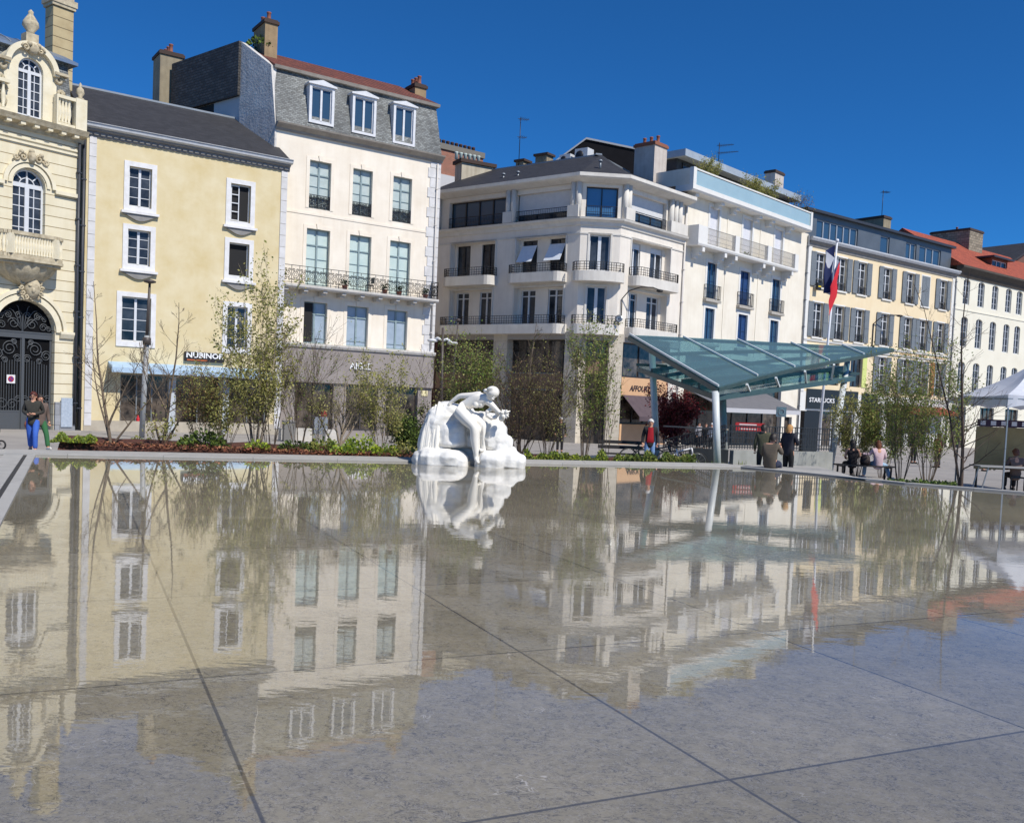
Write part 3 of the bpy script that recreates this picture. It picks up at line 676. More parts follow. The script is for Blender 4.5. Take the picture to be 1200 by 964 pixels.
    op = MB(); SD.plate(op, [(ub, zlow-2.2), (lerp(ub, uu, .62), zlow-2.2), (lerp(ub, uu, .62), zlow-.02), (ub, zlow-.02)], .004, .02); op.build('opening', DARK, root)
    # two chimneys
    cm = M('chimney_tan', hexc(176, 152, 116), .9, hexc(128, 108, 84), 1.5, .8, streak=.3)
    q = F.P(F.u(317, 60, -2.6), -3.5, 0); zt = F.z(317, 28, -2.6); chimney(root, (q.x, q.y, zm1), .75, 1.9, zt-zm1, radians(35), cm, M('chimney_cap_dark', (0, 0, 0)), 2)
    q = F.P(F.u(487, 112, -3), -3, 0); zt = F.z(487, 106, -3); chimney(root, (q.x, q.y, zm1+.3), .8, 1.3, zt-zm1-.3, radians(35), cm, M('chimney_cap_dark', (0, 0, 0)), 3)
    return F, u1
FB3, UB3 = build_white()
# ------------------------------------------------------------------ ornate cream town house at the left
def build_ornate():
    F = Facade(at_depth(94.5, 150, 45.6), 37.0); gz = -.95; UL = -9.5
    root = thing('ornate_town_house', F.P(-4, 0, gz), 'ornate cream stone town house with arched gate, bowed stone balcony and carved dormer', 'house')
    cream = M('cream_rusticated_stone', hexc(234, 226, 202), .85, hexc(216, 204, 172), .8, .7, streak=.3, brick=(60, .49, hexc(150, 130, 92), .018, 0, .03, .7), bump=.08, bscale=30)
    smooth = M('cream_carved_stone', hexc(238, 231, 210), .85, hexc(214, 202, 170), 2.2, .7, streak=.2, bump=.12, bscale=18)
    weath = M('weathered_carved_stone', hexc(218, 206, 178), .9, hexc(150, 138, 114), 3.5, .55, streak=.3, bump=.3, bscale=14)
    zc0 = F.z(48, 157, .1); zc1 = F.z(48, 141, .5)
    # openings
    ur = F.u(63.5, 440); uc = F.u(29, 440); ul = 2*uc-ur; rr = ur-uc; ztop = F.z(29, 351.5); zs = ztop-rr
    wu0, wu1 = F.u(14.5, 245), F.u(53, 245); wz0 = F.z(34, 279); wz1 = F.z(34, 198); ws = wz1-(wu1-wu0)/2
    m = MB(); F.wall(m, rect(UL, 0, gz, zc0+.3), [arch(ul, ur, gz+.02, zs), arch(wu0, wu1, wz0, ws)], .43); body(m, F, UL, 0, gz, zc0+.3, 10, -.42); m.build('wall', cream, root)
    # gate
    g = MB(); W = -.3
    F.plate(g, arch(ul, ur, gz, zs), W-.06, W-.03); go = g.build('gate', M('gate_backing', (.006, .006, .007), .8, spec=.1), root)
    iron = M('gate_iron', (.075, .082, .09), .5)
    ztr = F.z(29, 396); ztr1 = F.z(29, 388.5); zp = F.z(29, 483); zmid = F.z(29, 400)
    t = MB(); F.box(t, ul, ur, W-.03, W+.08, ztr, ztr1); F.box(t, ul, ur, W-.028, W+.10, ztr1-.05, ztr1+.02); t.build('transom_bar', iron, go)
    def leaf(a, b, side):
        l = MB(); F.box(l, a, a+.09, W-.028, W+.04, gz+.05, ztr); F.box(l, b-.09, b, W-.028, W+.04, gz+.05, ztr); F.box(l, a+.09, b-.09, W-.027, W+.035, gz+.05, zp); F.box(l, a+.09, b-.09, W-.027, W+.045, zp, zp+.08)
        F.box(l, a+.2, b-.2, W+.036, W+.05, gz+.25, zp-.2)
        X = F.d; Z = Vector((0, 0, 1)); n = 10
        for i in range(1, n):
            u = lerp(a+.09, b-.09, i/n); top = zmid-.75-.35*abs(lerp(-1, 1, (u-ul)/(ur-ul)))
            l.bar(F.P(u, W+.01, zp), F.P(u, W+.01, top), .03)
        cx = lerp(a, b, .5)
        for (dx, zz, r, sg) in ((.10, ztr-.5, .36, -side), (-.42, ztr-.78, .26, side), (.47, ztr-.95, .2, side), (-.1, ztr-1.05, .15, side), (.3, ztr-.2, .14, side)):
            spiral(l, F.P(cx-side*dx, W+.02, zz), X*sg, Z, r, .024, 1.9, 30)
        for (dx, zz, r, sg) in ((.2, zp+.38, .28, side), (-.25, zp+.36, .26, -side), (.5, zp+.62, .2, side), (-.52, zp+.6, .18, -side)):
            spiral(l, F.P(cx+side*dx, W+.02, zz), X*sg, Z, r, .02, 1.5, 18)
        P = [F.P(cx-side*(.12-.27)+0, W+.02, ztr-.55-.3*k/6) + X*(side*.1*sin(k/6*pi)) for k in range(7)]; l.tube(P, .02, 4)
        return l.build('gate_leaf', iron, go)
    lo = leaf(ul+.02, uc-.01, -1); leaf(uc+.01, ur-.02, 1)
    b = MB(); F.box(b, uc-.06, uc+.06, W+.03, W+.1, gz+.05, ztr); b.build('centre_post', iron, go)
    lu = MB(); X = F.d; Z = Vector((0, 0, 1))
    lu.bar(F.P(uc, W, ztr1), F.P(uc, W, ztr1+rr*.55), .06)
    for s in (-1, 1):
        for (dx, dz, r, sg) in ((.42, .36, .27, s), (.95, .26, .2, s), (.2, .75, .18, -s), (.68, .74, .2, s), (1.2, .2, .14, -s), (.98, .62, .13, -s)):
            spiral(lu, F.P(uc+s*dx, W+.02, ztr1+dz), X*sg, Z, r, .022, 1.6, 20)
        for q in (.25, .6, 1.0):
            P = [F.P(uc+s*(.05+q*k/6), W+.02, ztr1+.1+(rr*.9-q*.55)*sin(k/6*pi*.55)) for k in range(7)]; lu.tube(P, .022, 4)
    lu.build('lunette_grille', iron, go)
    sg = MB(); a = F.u(8, 446, W+.1); b_ = F.u(18, 446, W+.1); z0, z1 = F.z(13, 449, W+.1), F.z(13, 439, W+.1)
    F.box(sg, a, b_, W+.06, W+.08, z0, z1); so_ = sg.build('no_parking_plate', M('sign_white', (.75, .75, .75), .4), lo)
    cx, cz, cr_ = (a+b_)/2, (z0+z1)/2, min(b_-a, z1-z0)*.36
    sg = MB(); F.plate(sg, [(cx+cr_*cos(2*pi*i/18), cz+cr_*sin(2*pi*i/18)) for i in range(18)], W+.082, W+.086); sg.build('red_disc', M('sign_red', hexc(176, 40, 44), .5), so_)
    sg = MB(); F.plate(sg, [(cx+cr_*.74*cos(2*pi*i/18), cz+cr_*.74*sin(2*pi*i/18)) for i in range(18)], W+.088, W+.092); sg.build('blue_disc', M('sign_blue', hexc(70, 60, 140), .5), so_)
    sg = MB(); sg.bar(F.P(cx-cr_*.55, W+.096, cz+cr_*.55), F.P(cx+cr_*.55, W+.096, cz-cr_*.55), .05, .008, F.n); sg.build('red_bar', M('sign_red', (0, 0, 0)), so_)
    # arch mouldings and keystone mask
    ar = MB()
    def ringseg(mm, c, z, r0, r1, w0, w1, n=20, a0=0, a1=pi):
        for i in range(n):
            A, B = lerp(a0, a1, i/n), lerp(a0, a1, (i+1)/n)
            F.plate(mm, [(c+r0*cos(A), z+r0*sin(A)), (c+r1*cos(A), z+r1*sin(A)), (c+r1*cos(B), z+r1*sin(B)), (c+r0*cos(B), z+r0*sin(B))], w0, w1)
    ringseg(ar, uc, zs, rr+.02, rr+.28, .002, .10); ringseg(ar, uc, zs, rr+.34, rr+.52, .002, .16); ar.build('gate_arch', smooth, root)
    im = MB(); F.profile(im, ur+.2, F.u(85.5, 385), [(0, zs-.25), (.1, zs-.25), (.2, zs-.05), (.2, zs+.06), (0, zs+.06)]); im.build('impost', smooth, root)
    zz = MB(); F.box(zz, ur+.02, -.05, .0, .12, gz, gz+1.55); zz.build('plinth', M('plinth_grey_stone', hexc(168, 172, 178), .85, hexc(132, 134, 138), 3, .7, brick=(.8, .5, hexc(100, 100, 100), .01, .5, .2, .3)), root)
    # meter panel beside the gate
    # window with hood
    window(F, root, (wu0, wu1, wz0, wz1), WFRAME, w=-.24, rows=(.2, .4, .6, .8), vb=1, head=ws, fw=.09, mull=.2, transom=ws, td=.2, bw=.04)
    hd = MB(); c = (wu0+wu1)/2; r = (wu1-wu0)/2; ringseg(hd, c, ws, r+.28, r+.46, .002, .12); ringseg(hd, c, ws, r+.05, r+.22, .002, .06)
    F.box(hd, c-r-.95, c-r-.42, .002, .16, ws-.16, ws+.02); F.box(hd, c+r+.42, -.12, .002, .16, ws-.16, ws+.02); hd.build('window_hood', smooth, root)
    cr = MB(); random.seed(4)
    ck = F.P(c, .16, ws+r+.52)
    cr.ball(ck, .22, .13, .26); cr.ball(ck+Vector((0, 0, .25)), .14, .1, .12)
    for s in (-1, 1):
        spiral(cr, ck+F.d*(s*.36)+Vector((0, 0, -.05)), F.d*s, Z, .2, .055, 1.3, 12); spiral(cr, ck+F.d*(s*.68)+Vector((0, 0, -.12)), -F.d*s, -Z, .15, .05, 1.2, 10); cr.ball(ck+F.d*(s*.45)+Vector((0, 0, .16)), .12, .08, .1)
    cr.build('carved_crest', weath, root)
    st = MB()
    for py in (167, 172): zz_ = F.z(48, py); F.box(st, UL, -.02, .002, .07, zz_-.06, zz_+.03)
    st.build('string_course', smooth, root)
    # bowed balcony on a fluted shell
    zb0 = F.z(34, 311, .6); zb1 = F.z(34, 305, .6); zr = F.z(34, 274, .6); bc = F.u(33, 300, .5); bh = F.u(68.5, 300, .2)-bc
    def bow(k, sc=1.0, dep=1.05):
        q = -1+2*k; x = abs(q); w_ = dep*(1 if x < .62 else sqrt(max(0, 1-((x-.62)/.38)**2))*.62+.38 if x < .999 else .38)
        return bc+bh*sc*q, w_*sc if x < .999 else .02
    bp = [bow(i/24) for i in range(25)]
    def slabp(mm, z0, z1, sc, dep):
        P = [bow(i/24, sc, dep) for i in range(25)]; F.plate(mm, [(0, 0)]*0+[(u_, z0) for u_, w_ in P], 0, 0) if False else None
        ringp = [F.P(u_, max(.02, w_), z0) for u_, w_ in P]; ringp = [F.P(P[0][0], 0, z0)]+ringp+[F.P(P[-1][0], 0, z0)]
        mm.prism(ringp, Vector((0, 0, z1-z0)))
    s = MB(); slabp(s, zb0, zb0+.12, .98, 1.0); slabp(s, zb0+.12, zb1+.02, 1.03, 1.08); bo = s.build('balcony', weath, root)
    s = MB(); slabp_top = MB(); 
    P = [F.P(*bow(i/24, .97, 1.0), 0) for i in range(25)]; rlm = MB()
    for i in range(24): a, b2 = P[i], P[i+1]; rlm.bar(a+Z*(zr-.08), b2+Z*(zr-.08), .22, .16); slabp_top.bar(a+Z*(zb1+.1), b2+Z*(zb1+.1), .18, .14)
    rlm.build('handrail', weath, bo); slabp_top.build('base_rail', weath, bo)
    prof = [(.05, 0), (.07, .03), (.045, .06), (.085, .2), (.075, .3), (.04, .42), (.055, .48), (.07, .5)]; hh = zr-.16-zb1-.16
    for i in range(1, 24):
        if i % 2 == 0 or True:
            u_, w_ = bow(i/24, .97, 1.0); bl = MB()
            if i in (4, 20): bl.box(F.P(u_, w_, zb1+.17+hh/2), .28, .28, hh, radians(0)); bl.build('pier', smooth, bo)
            elif i % 1 == 0: bl.lathe(F.P(u_, w_, zb1+.17), [(a, b_*hh/.5) for a, b_ in prof], 7); bl.build('baluster', smooth, bo)
    sh = MB(); n = 26; prof = [(1.0, 0), (.97, -.12), (.86, -.35), (.62, -.62), (.3, -.82), (.12, -.9)]
    vs = []; fs = []
    for q, dz in prof:
        for j in range(n+1):
            a = pi*j/n; fl = 1+.06*cos(a*18)*(q > .25); vs.append(F.P(bc-cos(a)*bh*.9*q*fl, sin(a)*.95*q*fl, zb0+dz))
    for k in range(len(prof)-1):
        for j in range(n): fs.append((k*(n+1)+j, k*(n+1)+j+1, (k+1)*(n+1)+j+1, (k+1)*(n+1)+j))
    sh.mesh(vs, fs, True); sh.build('shell_corbel', weath, bo)
    ks = MB(); kc = F.P(F.u(33, 338), .3, F.z(33, 338)); ks.ball(kc, .42, .26, .5, 12, 9)
    ks.ball(kc+F.n*.24+Z*-.1, .1, .12, .16); ks.ball(kc+F.n*.2+Z*.1+F.d*.14, .09, .07, .06); ks.ball(kc+F.n*.2+Z*.1-F.d*.14, .09, .07, .06)
    for i in range(12): a = 2*pi*i/12; spiral(ks, kc+F.n*.05+F.d*(.46*cos(a))+Z*(.48*sin(a)), F.d*cos(a)+Z*sin(a), F.d*-sin(a)+Z*cos(a), .12, .05, 1.1, 8)
    ks.build('keystone_mask', weath, root)
    # main cornice with modillions
    h = zc1-zc0; c = MB(); F.profile(c, UL, .12, [(0, zc0), (.08, zc0), (.12, zc0+h*.4), (.5, zc0+h*.55), (.55, zc0+h*.75), (.62, zc0+h), (0, zc0+h*1.02)]); c.build('cornice', weath, root)
    u = UL+.3
    while u < -.1: k = MB(); F.box(k, u, u+.22, .1, .46, zc0+h*.28, zc0+h*.53); k.build('modillion', smooth, root); u += .62
    # balustrade
    zt = F.z(90, 118, .3); zb = zc0+h*1.02; 
    du0, du1 = F.u(21, 105, .1), F.u(50.5, 105, .1); dzt = F.z(36, 68, .1); dzb = zb+.12; dc = (du0+du1)/2; dr_ = (du1-du0)/2; ds = dzt-dr_
    bl = MB(); F.box(bl, du1+.5, -.02, .2, .5, zt-.13, zt+.02); F.box(bl, du1+.5, -.02, .22, .48, zb, zb+.14); F.box(bl, UL, du0-.5, .2, .5, zt-.13, zt+.02); F.box(bl, UL, du0-.5, .22, .48, zb, zb+.14)
    bb = bl.build('balustrade', smooth, root)
    pd = F.u(87.5, 130, .4); pe = MB(); F.box(pe, pd, .02, .16, .54, zb, zt+.06); pe.build('pedestal', smooth, bb)
    fi = MB(); fi.lathe(F.P(pd/2+.02, .35, zt+.06), [(.16, 0), (.18, .06), (.07, .12), (.2, .3), (.16, .48), (.05, .62), (.07, .7), (.01, .8)], 10); fi.build('finial', weath, bb)
    pe = MB(); F.box(pe, du1+.45, F.u(66, 120, .3), .18, .52, zb, zt-.001); pe.build('pedestal', smooth, bb)
    hh = zt-.13-zb-.14; u = F.u(68.5, 120, .35)
    for i in range(4):
        q = MB(); q.lathe(F.P(lerp(u, pd-.2, (i+.3)/3.6), .35, zb+.14), [(a*1.3, b_*hh/.5) for a, b_ in ((.05, 0), (.07, .03), (.045, .06), (.085, .2), (.075, .3), (.04, .42), (.055, .48), (.07, .5))], 8); q.build('baluster', smooth, bb)
    for i in range(3):
        q = MB(); q.lathe(F.P(du0-.75-.35*i, .35, zb+.14), [(a*1.3, b_*hh/.5) for a, b_ in ((.05, 0), (.07, .03), (.045, .06), (.085, .2), (.075, .3), (.04, .42), (.055, .48), (.07, .5))], 8); q.build('baluster', smooth, bb)
    # carved dormer
    d = MB(); o0, o1 = du0-.62, du1+.62; n = 16; W1 = .1
    outer = [(o0, zb), (o1, zb), (o1, ds)]+[(dc+(dr_+.55)*cos(pi*i/n), ds+(dr_+.55)*sin(pi*i/n)) for i in range(1, n)]+[(o0, ds)]
    F.wall(d, outer, [arch(du0, du1, dzb, ds)], .3, W1)
    pr = [F.P(a, W1, b_) for a, b_ in outer]
    for i in range(len(pr)): a, b_ = pr[i], pr[(i+1) % len(pr)]; d.quad(a, b_, b_-F.n*2.4, a-F.n*2.4)
    ringseg(d, dc, ds+.02, dr_+.42, dr_+.66, W1+.002, W1+.22)
    do = d.build('dormer', smooth, root)
    window(F, do, (du0, du1, dzb, dzt), WFRAME, w=W1-.16, rows=(.2, .4, .6, .8), vb=1, head=ds, fw=.08, mull=.15, transom=ds-.05, td=.14, bw=.035)
    orn = MB()
    for s in (-1, 1):
        for (dx, z_, r, sg) in ((dr_+.78, zb+.5, .3, s), (dr_+.75, zb+1.05, .24, -s), (dr_+.72, ds-.1, .22, s), (dr_+.8, zb+1.5, .16, s)):
            spiral(orn, F.P(dc+s*dx, .16, z_), F.d*sg, Z, r, .09, 1.3, 14)
        orn.ball(F.P(dc+s*(dr_+.85), .14, zb+.2), .25, .16, .2)
        F.box(orn, dc+s*(dr_+.75)-.32, dc+s*(dr_+.75)+.32, .0, .4, ds+.1, ds+.22); orn.build('carved_scrolls', weath, do); orn = MB()
    kt = F.P(dc, .32, ds+dr_+.35)
    orn.ball(kt, .26, .14, .26)
    for s in (-1, 1): spiral(orn, kt+F.d*(s*.34), F.d*s, Z, .18, .06, 1.2, 10); orn.ball(kt+F.d*(s*.2)+Z*.2, .15, .1, .12)
    orn.build('carved_crown', weath, do)
    fn = MB(); zf = F.z(37, 40, .1); F.box(fn, dc-.28, dc+.28, -.3, .2, ds+dr_+.5, zf-.0); fn.lathe(F.P(dc, 0, zf), [(.2, 0), (.16, .1), (.36, .35), (.33, .55), (.2, .75), (.1, .9), (.12, 1.0), (.02, 1.1)], 12); fn.build('finial', weath, do)
    # slate mansard and zinc crown
    ms = M('weathered_slate', (0, 0, 0)); zg = F.z(85, 78, -.8)
    k = MB(); ur2 = F.u(87, 110, -.4); k.box8([F.P(UL, -.3, zb-.1), F.P(ur2, -.3, zb-.1), F.P(ur2, -9, zb-.1), F.P(UL, -9, zb-.1), F.P(UL, -.9, zg), F.P(ur2-.1, -.9, zg), F.P(ur2-.1, -9, zg), F.P(UL, -9, zg)]); k.build('mansard', ms, root)
    zi = MB(); zinc = M('zinc_sheet', (0, 0, 0)); R_ = []
    for (ins, dz) in ((-.35, 0), (-.35, .14), (.1, .4), (.9, .75), (2.2, 1.05)):
        R_.append([F.P(UL, -.9-ins, zg+dz), F.P(ur2-.1-max(ins, -.35), -.9-ins, zg+dz), F.P(ur2-.1-max(ins, -.35), -9+ins, zg+dz), F.P(UL, -9+ins, zg+dz)])
    for a, b_ in zip(R_, R_[1:]):
        for i in range(4): j = (i+1) % 4; zi.quad(a[i], a[j], b_[j], b_[i])
    zi.poly(list(reversed(R_[0]))); zi.poly(R_[-1]); zo = zi.build('crown_roof', M('zinc_crown', hexc(150, 164, 180), .35, hexc(120, 134, 150), 1, .6, metal=.5), root)
    se = MB()
    for i in range(12):
        u = UL+.5+i*.85
        if u < ur2-1: 
            for a, b_ in zip(R_[1:], R_[2:]):
                pa = F.P(u, 0, 0); se.bar(Vector((pa.x, pa.y, 0))+F.n*((a[0]-F.P(UL, 0, 0)).dot(F.n))+Z*(a[0].z+.02), Vector((pa.x, pa.y, 0))+F.n*((b_[0]-F.P(UL, 0, 0)).dot(F.n))+Z*(b_[0].z+.02), .06)
    se.build('standing_seam', LEAD, zo)
    # tall stone chimney
    q = at_depth(69, 60, 49); top = at_depth(69, 8, 49).z; chimney(root, (q.x, q.y, zg-.5), 1.05, .8, top-zg+.5-.15, radians(90-37), M('chimney_stone_blocks', hexc(206, 190, 150), .85, hexc(170, 150, 112), 1.5, .7, brick=(50, .5, hexc(110, 96, 72), .02, 0, .1, .6)), weath, 0)
    k = MB(); k.box(Vector((q.x, q.y, top+.15)), 1.35, 1.05, .3, radians(53)); k.box(Vector((q.x, q.y, top+.42)), 1.1, .8, .25, radians(53)); k.build('chimney_head', weath, root)
    # downpipes and notice boards at the right edge
    pipe(F, root, -.1, gz+.5, zc0, .14, .07, M('downpipe_dark', (0, 0, 0)))
    nb = MB(); F.box(nb, F.u(69.5, 490), F.u(82.5, 490), .13, .17, F.z(76, 500), F.z(76, 466)); nb.build('notice_board', M('notice_blue_white', hexc(186, 196, 208), .5, hexc(150, 164, 180), 9, .5), root)
build_ornate()
# ------------------------------------------------------------------ corner apartment building
C1 = at_depth(679, 300, 59.5); F4L = Facade(C1, 127.0); F4C = Facade(C1, 86.0)
_uc = F4C.u(726, 300); C2 = F4C.P(_uc, 0, 0); F4R = Facade(C2, 43.0)
U4L = F4L.u(505, 300); U4R = F4R.u(801, 300)
def build_corner():
    FL, FC, FR = F4L, F4C, F4R; gz = -1.3
    root = thing('corner_apartment_building', FC.P(_uc/2, 0, gz), 'off white corner apartment building with rounded balconies and a slate roof with broad eaves', 'apartment block')
    wl = M('offwhite_render', hexc(238, 231, 220), .9, hexc(214, 206, 195), .6, .6, streak=.3, bump=.06, bscale=20)
    trim = M('offwhite_concrete', hexc(228, 224, 216), .85, hexc(200, 195, 187), 1.2, .7, streak=.3)
    colm = M('pale_stone_column', hexc(222, 212, 194), .85, hexc(192, 180, 160), 2.5, .7, brick=(.9, .5, hexc(160, 150, 134), .008, .5, .12, .3))
    zsf = FL.z(679, 388)                 # soffit of the first balcony
    zl0 = FL.z(679, 263.5); zl1 = FL.z(679, 255)
    ze0 = FL.z(679, 213.5); ze1 = FL.z(679, 202, .7)
    white = M('window_frame_white', (0, 0, 0)); dark = M('window_frame_black', (.02, .02, .022), .4)
    def fr(F, x0, x1, y0, y1, w=0):
        ym, xm = (y0+y1)/2, (x0+x1)/2; return [F.u(x0, ym, w), F.u(x1, ym, w), F.z(xm, y1, w), F.z(xm, y0, w)]
    z3b = FL.z(679, 313.5); z3t = FL.z(679, 270.5); z1b = FL.z(679, 377); z1t = FL.z(679, 337)
    z3b, z3t = FC.z(703, 314), FC.z(703, 277); z1b, z1t = FC.z(699, 375.5), FC.z(699, 337.5)
    LV = [(z3b-.25, z3t+.12), (z1b-.25, z1t+.12)]
    fl = [[(FL.u(528, 305), FL.u(580, 305)), (FL.u(604.5, 297), FL.u(662.5, 297))], [(FL.u(527, 360), FL.u(576, 360)), (FL.u(602.5, 352), FL.u(659.5, 352))]]
    frr = [(FR.u(739.5, 300), FR.u(785.5, 300)), (FR.u(735.5, 360), FR.u(780.5, 360))]
    za0, za1 = zl1+.12, ze0-.35
    at_l = [(FL.u(526.6, 252), FL.u(592.4, 252)), (FL.u(605, 239), FL.u(669, 239))]; at_c = (FC.u(687, 235), FC.u(724.5, 235)); at_r = (FR.u(740, 240), FR.u(781.5, 240))
    # walls above the shops
    m = MB()
    FL.wall(m, rect(U4L, 0, zsf-.2, ze0), [rect(a, b, *LV[k]) for k in (0, 1) for a, b in fl[k]]+[rect(a, b, za0, za1) for a, b in at_l], .45)
    cw = [(FC.u(690.5, 295), FC.u(715, 295), z3b-.2, z3t+.1), (FC.u(687, 356), FC.u(710, 356), z1b-.2, z1t+.1)]
    FC.wall(m, rect(0, _uc, zsf-.2, ze0), [rect(*cw[0]), rect(*cw[1]), rect(max(.12, at_c[0]), min(_uc-.1, at_c[1]), za0-.1, za1+.1)], .3)
    FR.wall(m, rect(0, U4R, zsf-.2, ze0), [rect(a, b, *LV[k]) for k in (0, 1) for a, b in (frr[k],)]+[rect(*at_r, za0, za1)], .45)
    # back of the wall: core
    core = [FL.P(U4L, -.6, 0), FL.P(-.5, -.6, 0), FC.P(_uc/2, -.7, 0), FR.P(.5, -.6, 0), FR.P(U4R, -.6, 0), FR.P(U4R, -11, 0), FL.P(U4L, -11, 0)]
    m.prism([p+Vector((0, 0, zsf-.2)) for p in core], Vector((0, 0, ze0-zsf+.2))); m.build('wall', wl, root)
    for F, spans in ((FL, fl), (FR, [[s] for s in frr])):
        for k in (0, 1):
            for a, b in spans[k]:
                z0, z1 = LV[k]; L = b-a
                ww = [(a+L*.06, a+L*.36, z0+.02, z1-.12), (a+L*.62, a+L*.93, z0+.02, z1-.12)]
                p = MB(); F.wall(p, rect(a, b, z0, z1), [rect(*r) for r in ww], .14, -.44); p.build('recess_wall', wl, root)
                for j, r in enumerate(ww):
                    o = window(F, root, r, white if k or F is FR else dark, w=-.54, leaves=2, fw=.06, mull=.12, transom=lerp(r[2], r[3], .82) if k else None)
                    if k == 0 and F is FL and spans[k].index((a, b)) == 1:      # tilted pale blinds
                        bl = MB(); zt = lerp(r[2], r[3], .62); zb = lerp(r[2], r[3], .33)
                        bl.box8([F.P(r[0]-.02, .25, zb), F.P(r[1]+.02, .25, zb), F.P(r[1]+.02, .23, zb), F.P(r[0]-.02, .23, zb), F.P(r[0], -.4, zt+.5), F.P(r[1], -.4, zt+.5), F.P(r[1], -.42, zt+.5), F.P(r[0], -.42, zt+.5)])
                        bl.build('blind', M('blind_fabric_white', hexc(226, 232, 240), .7, hexc(206, 214, 224), 5), o)
                    if F is FR and k == 0:
                        bl = MB(); F.box(bl, r[0]+.03, r[1]-.03, -.53, -.5, lerp(r[2], r[3], .83), r[3]-.05); bl.build('shutter_box', white, o)
                s = MB(); t = .1; F.box(s, a-t, a, .0, .05, z0+.1, z1+t); F.box(s, b, b+t, .0, .05, z0+.1, z1+t); F.box(s, a, b, .0, .05, z1, z1+t); s.build('recess_frame', trim, root)
    for r in cw:
        o = window(FC, root, r, white, w=-.2, leaves=2, fw=.08, mull=.2); surround(FC, root, r, .12, .05, trim, bottom=False, parent=o)
    # attic: glazing, blinds, paired columns
    wb = M('roller_blind_white', hexc(214, 214, 214), .6, hexc(198, 198, 200), 3)
    a, b = at_l[0]; o = window(FL, root, (a, b, za0, za1), dark, w=-.3, leaves=4, fw=.08, mull=.1, glass=GLASSB)
    a, b = at_l[1]; o = window(FL, root, (a, b, za0, za1), dark, w=-.3, leaves=3, fw=.08, mull=.1); p = MB(); FL.box(p, a+.08, b-.06, -.29, -.26, lerp(za0, za1, .25), za1); p.build('roller_blind', wb, o)
    a, b = max(.12, at_c[0]), min(_uc-.1, at_c[1]); window(FC, root, (a, b, za0-.1, za1+.1), dark, w=-.22, leaves=2, fw=.08, mull=.06, glass=M('window_glass_sky', (.06, .16, .32), .04, spec=.9))
    a, b = at_r; o = window(FR, root, (a, b, za0, za1), dark, w=-.3, leaves=3, fw=.08, mull=.1, glass=GLASSB); p = MB(); FR.box(p, a+.08, b-.06, -.29, -.26, lerp(za0, za1, .38), za1); p.build('roller_blind', wb, o)
    for F, us in ((FL, (U4L+.7, at_l[0][1]+.35, at_l[0][1]+.78, at_l[1][1]+.3, -.14)), (FR, (.15, .5, at_r[1]+.35, at_r[1]+.85, at_r[1]+1.35))):
        for u in us: c = MB(); c.lathe(F.P(u, .16, zl1+.05), [(.19, 0), (.19, za1-za0+.4)], 12); c.build('attic_column', trim, root)
    for F, us in ((FL, ((at_l[0][1]+.05, at_l[1][0]-.05), (at_l[1][1]+.0, -.0))), (FR, ((.0, at_r[0]-.05), (at_r[1]+.1, U4R-.2)))):
        for a, b in us: 
            if b-a > .2: c = MB(); F.box(c, a, b, -.02, .38, zl1+.02, zl1+.75); c.build('attic_parapet', trim, root)
    for F, (a, b) in ((FL, at_l[0]), (FL, at_l[1]), (FC, at_c), (FR, at_r)):
        r = MB(); rail(r, [F.P(a+.05, .05, zl1), F.P(b-.05, .05, zl1)], .75, .14, .01, mid=(.5,)); r.build('attic_railing', IRON, root)
    # ledges running round the corner and the broad eave
    def run(prof, name, mat, rnd=0):
        mm = MB()
        def ringpt(w_, z):
            k = tan(radians((127-86)/2)); k2 = tan(radians((86-43)/2))
            return [FL.P(U4L, w_, z), FL.P(w_*k, w_, z), FC.P(_uc+w_*k2, w_, z), FR.P(U4R, w_, z)]
        R_ = [ringpt(a, b) for a, b in prof]; n = len(R_)
        for i in range(n):
            j = (i+1) % n
            for q in range(3): mm.quad(R_[i][q], R_[i][q+1], R_[j][q+1], R_[j][q])
        mm.poly([r[0] for r in R_]); mm.poly([r[3] for r in reversed(R_)])
        return mm.build(name, mat, root)
    run([(0, zl0), (.08, zl0), (.14, zl0+.2), (.34, zl1-.12), (.38, zl1), (0, zl1)], 'attic_ledge', trim)
    run([(0, zl0-.55), (.05, zl0-.55), (.05, zl0-.45), (0, zl0-.45)], 'string_course', trim)
    run([(-.5, ze0-.05), (.25, ze0-.05), (.75, ze0+.12), (.85, ze0+.2), (.85, ze1), (.7, ze1+.04), (-.5, ze1+.04)], 'eave', trim)
    # roof
    slate = M('dark_slate', (0, 0, 0)); r = MB(); D = 5; er = ze1+.05
    zr = FL.z(640, 190.5, -D)
    k = tan(radians(20.5)); e = [FL.P(U4L, .6, er), FL.P(.6*k, .6, er), FC.P(_uc+.6*k, .6, er), FR.P(U4R, .6, er)]
    ql = FL.P(U4L, -D, zr); q1 = FL.P(-1.9, -D, zr); q2 = FR.P(2.6, -D+.6, zr); qr = FR.P(U4R, -D, zr-.2)
    r.quad(e[0], e[1], q1, ql); r.poly((e[1], e[2], q2, q1)); r.quad(e[2], e[3], qr, q2)
    bl, br = FL.P(U4L, -12, er), FR.P(U4R, -12, er); r.poly((ql, q1, q2, qr, br, bl)); r.poly((e[0], ql, bl)); r.poly((e[3], br, qr)); ro = r.build('roof', slate, root)
    rg = MB(); rg.bar(ql, q1, .2, .1); rg.bar(q1, q2, .2, .1); rg.bar(q2, qr, .2, .1); rg.build('ridge', ZINC, ro)
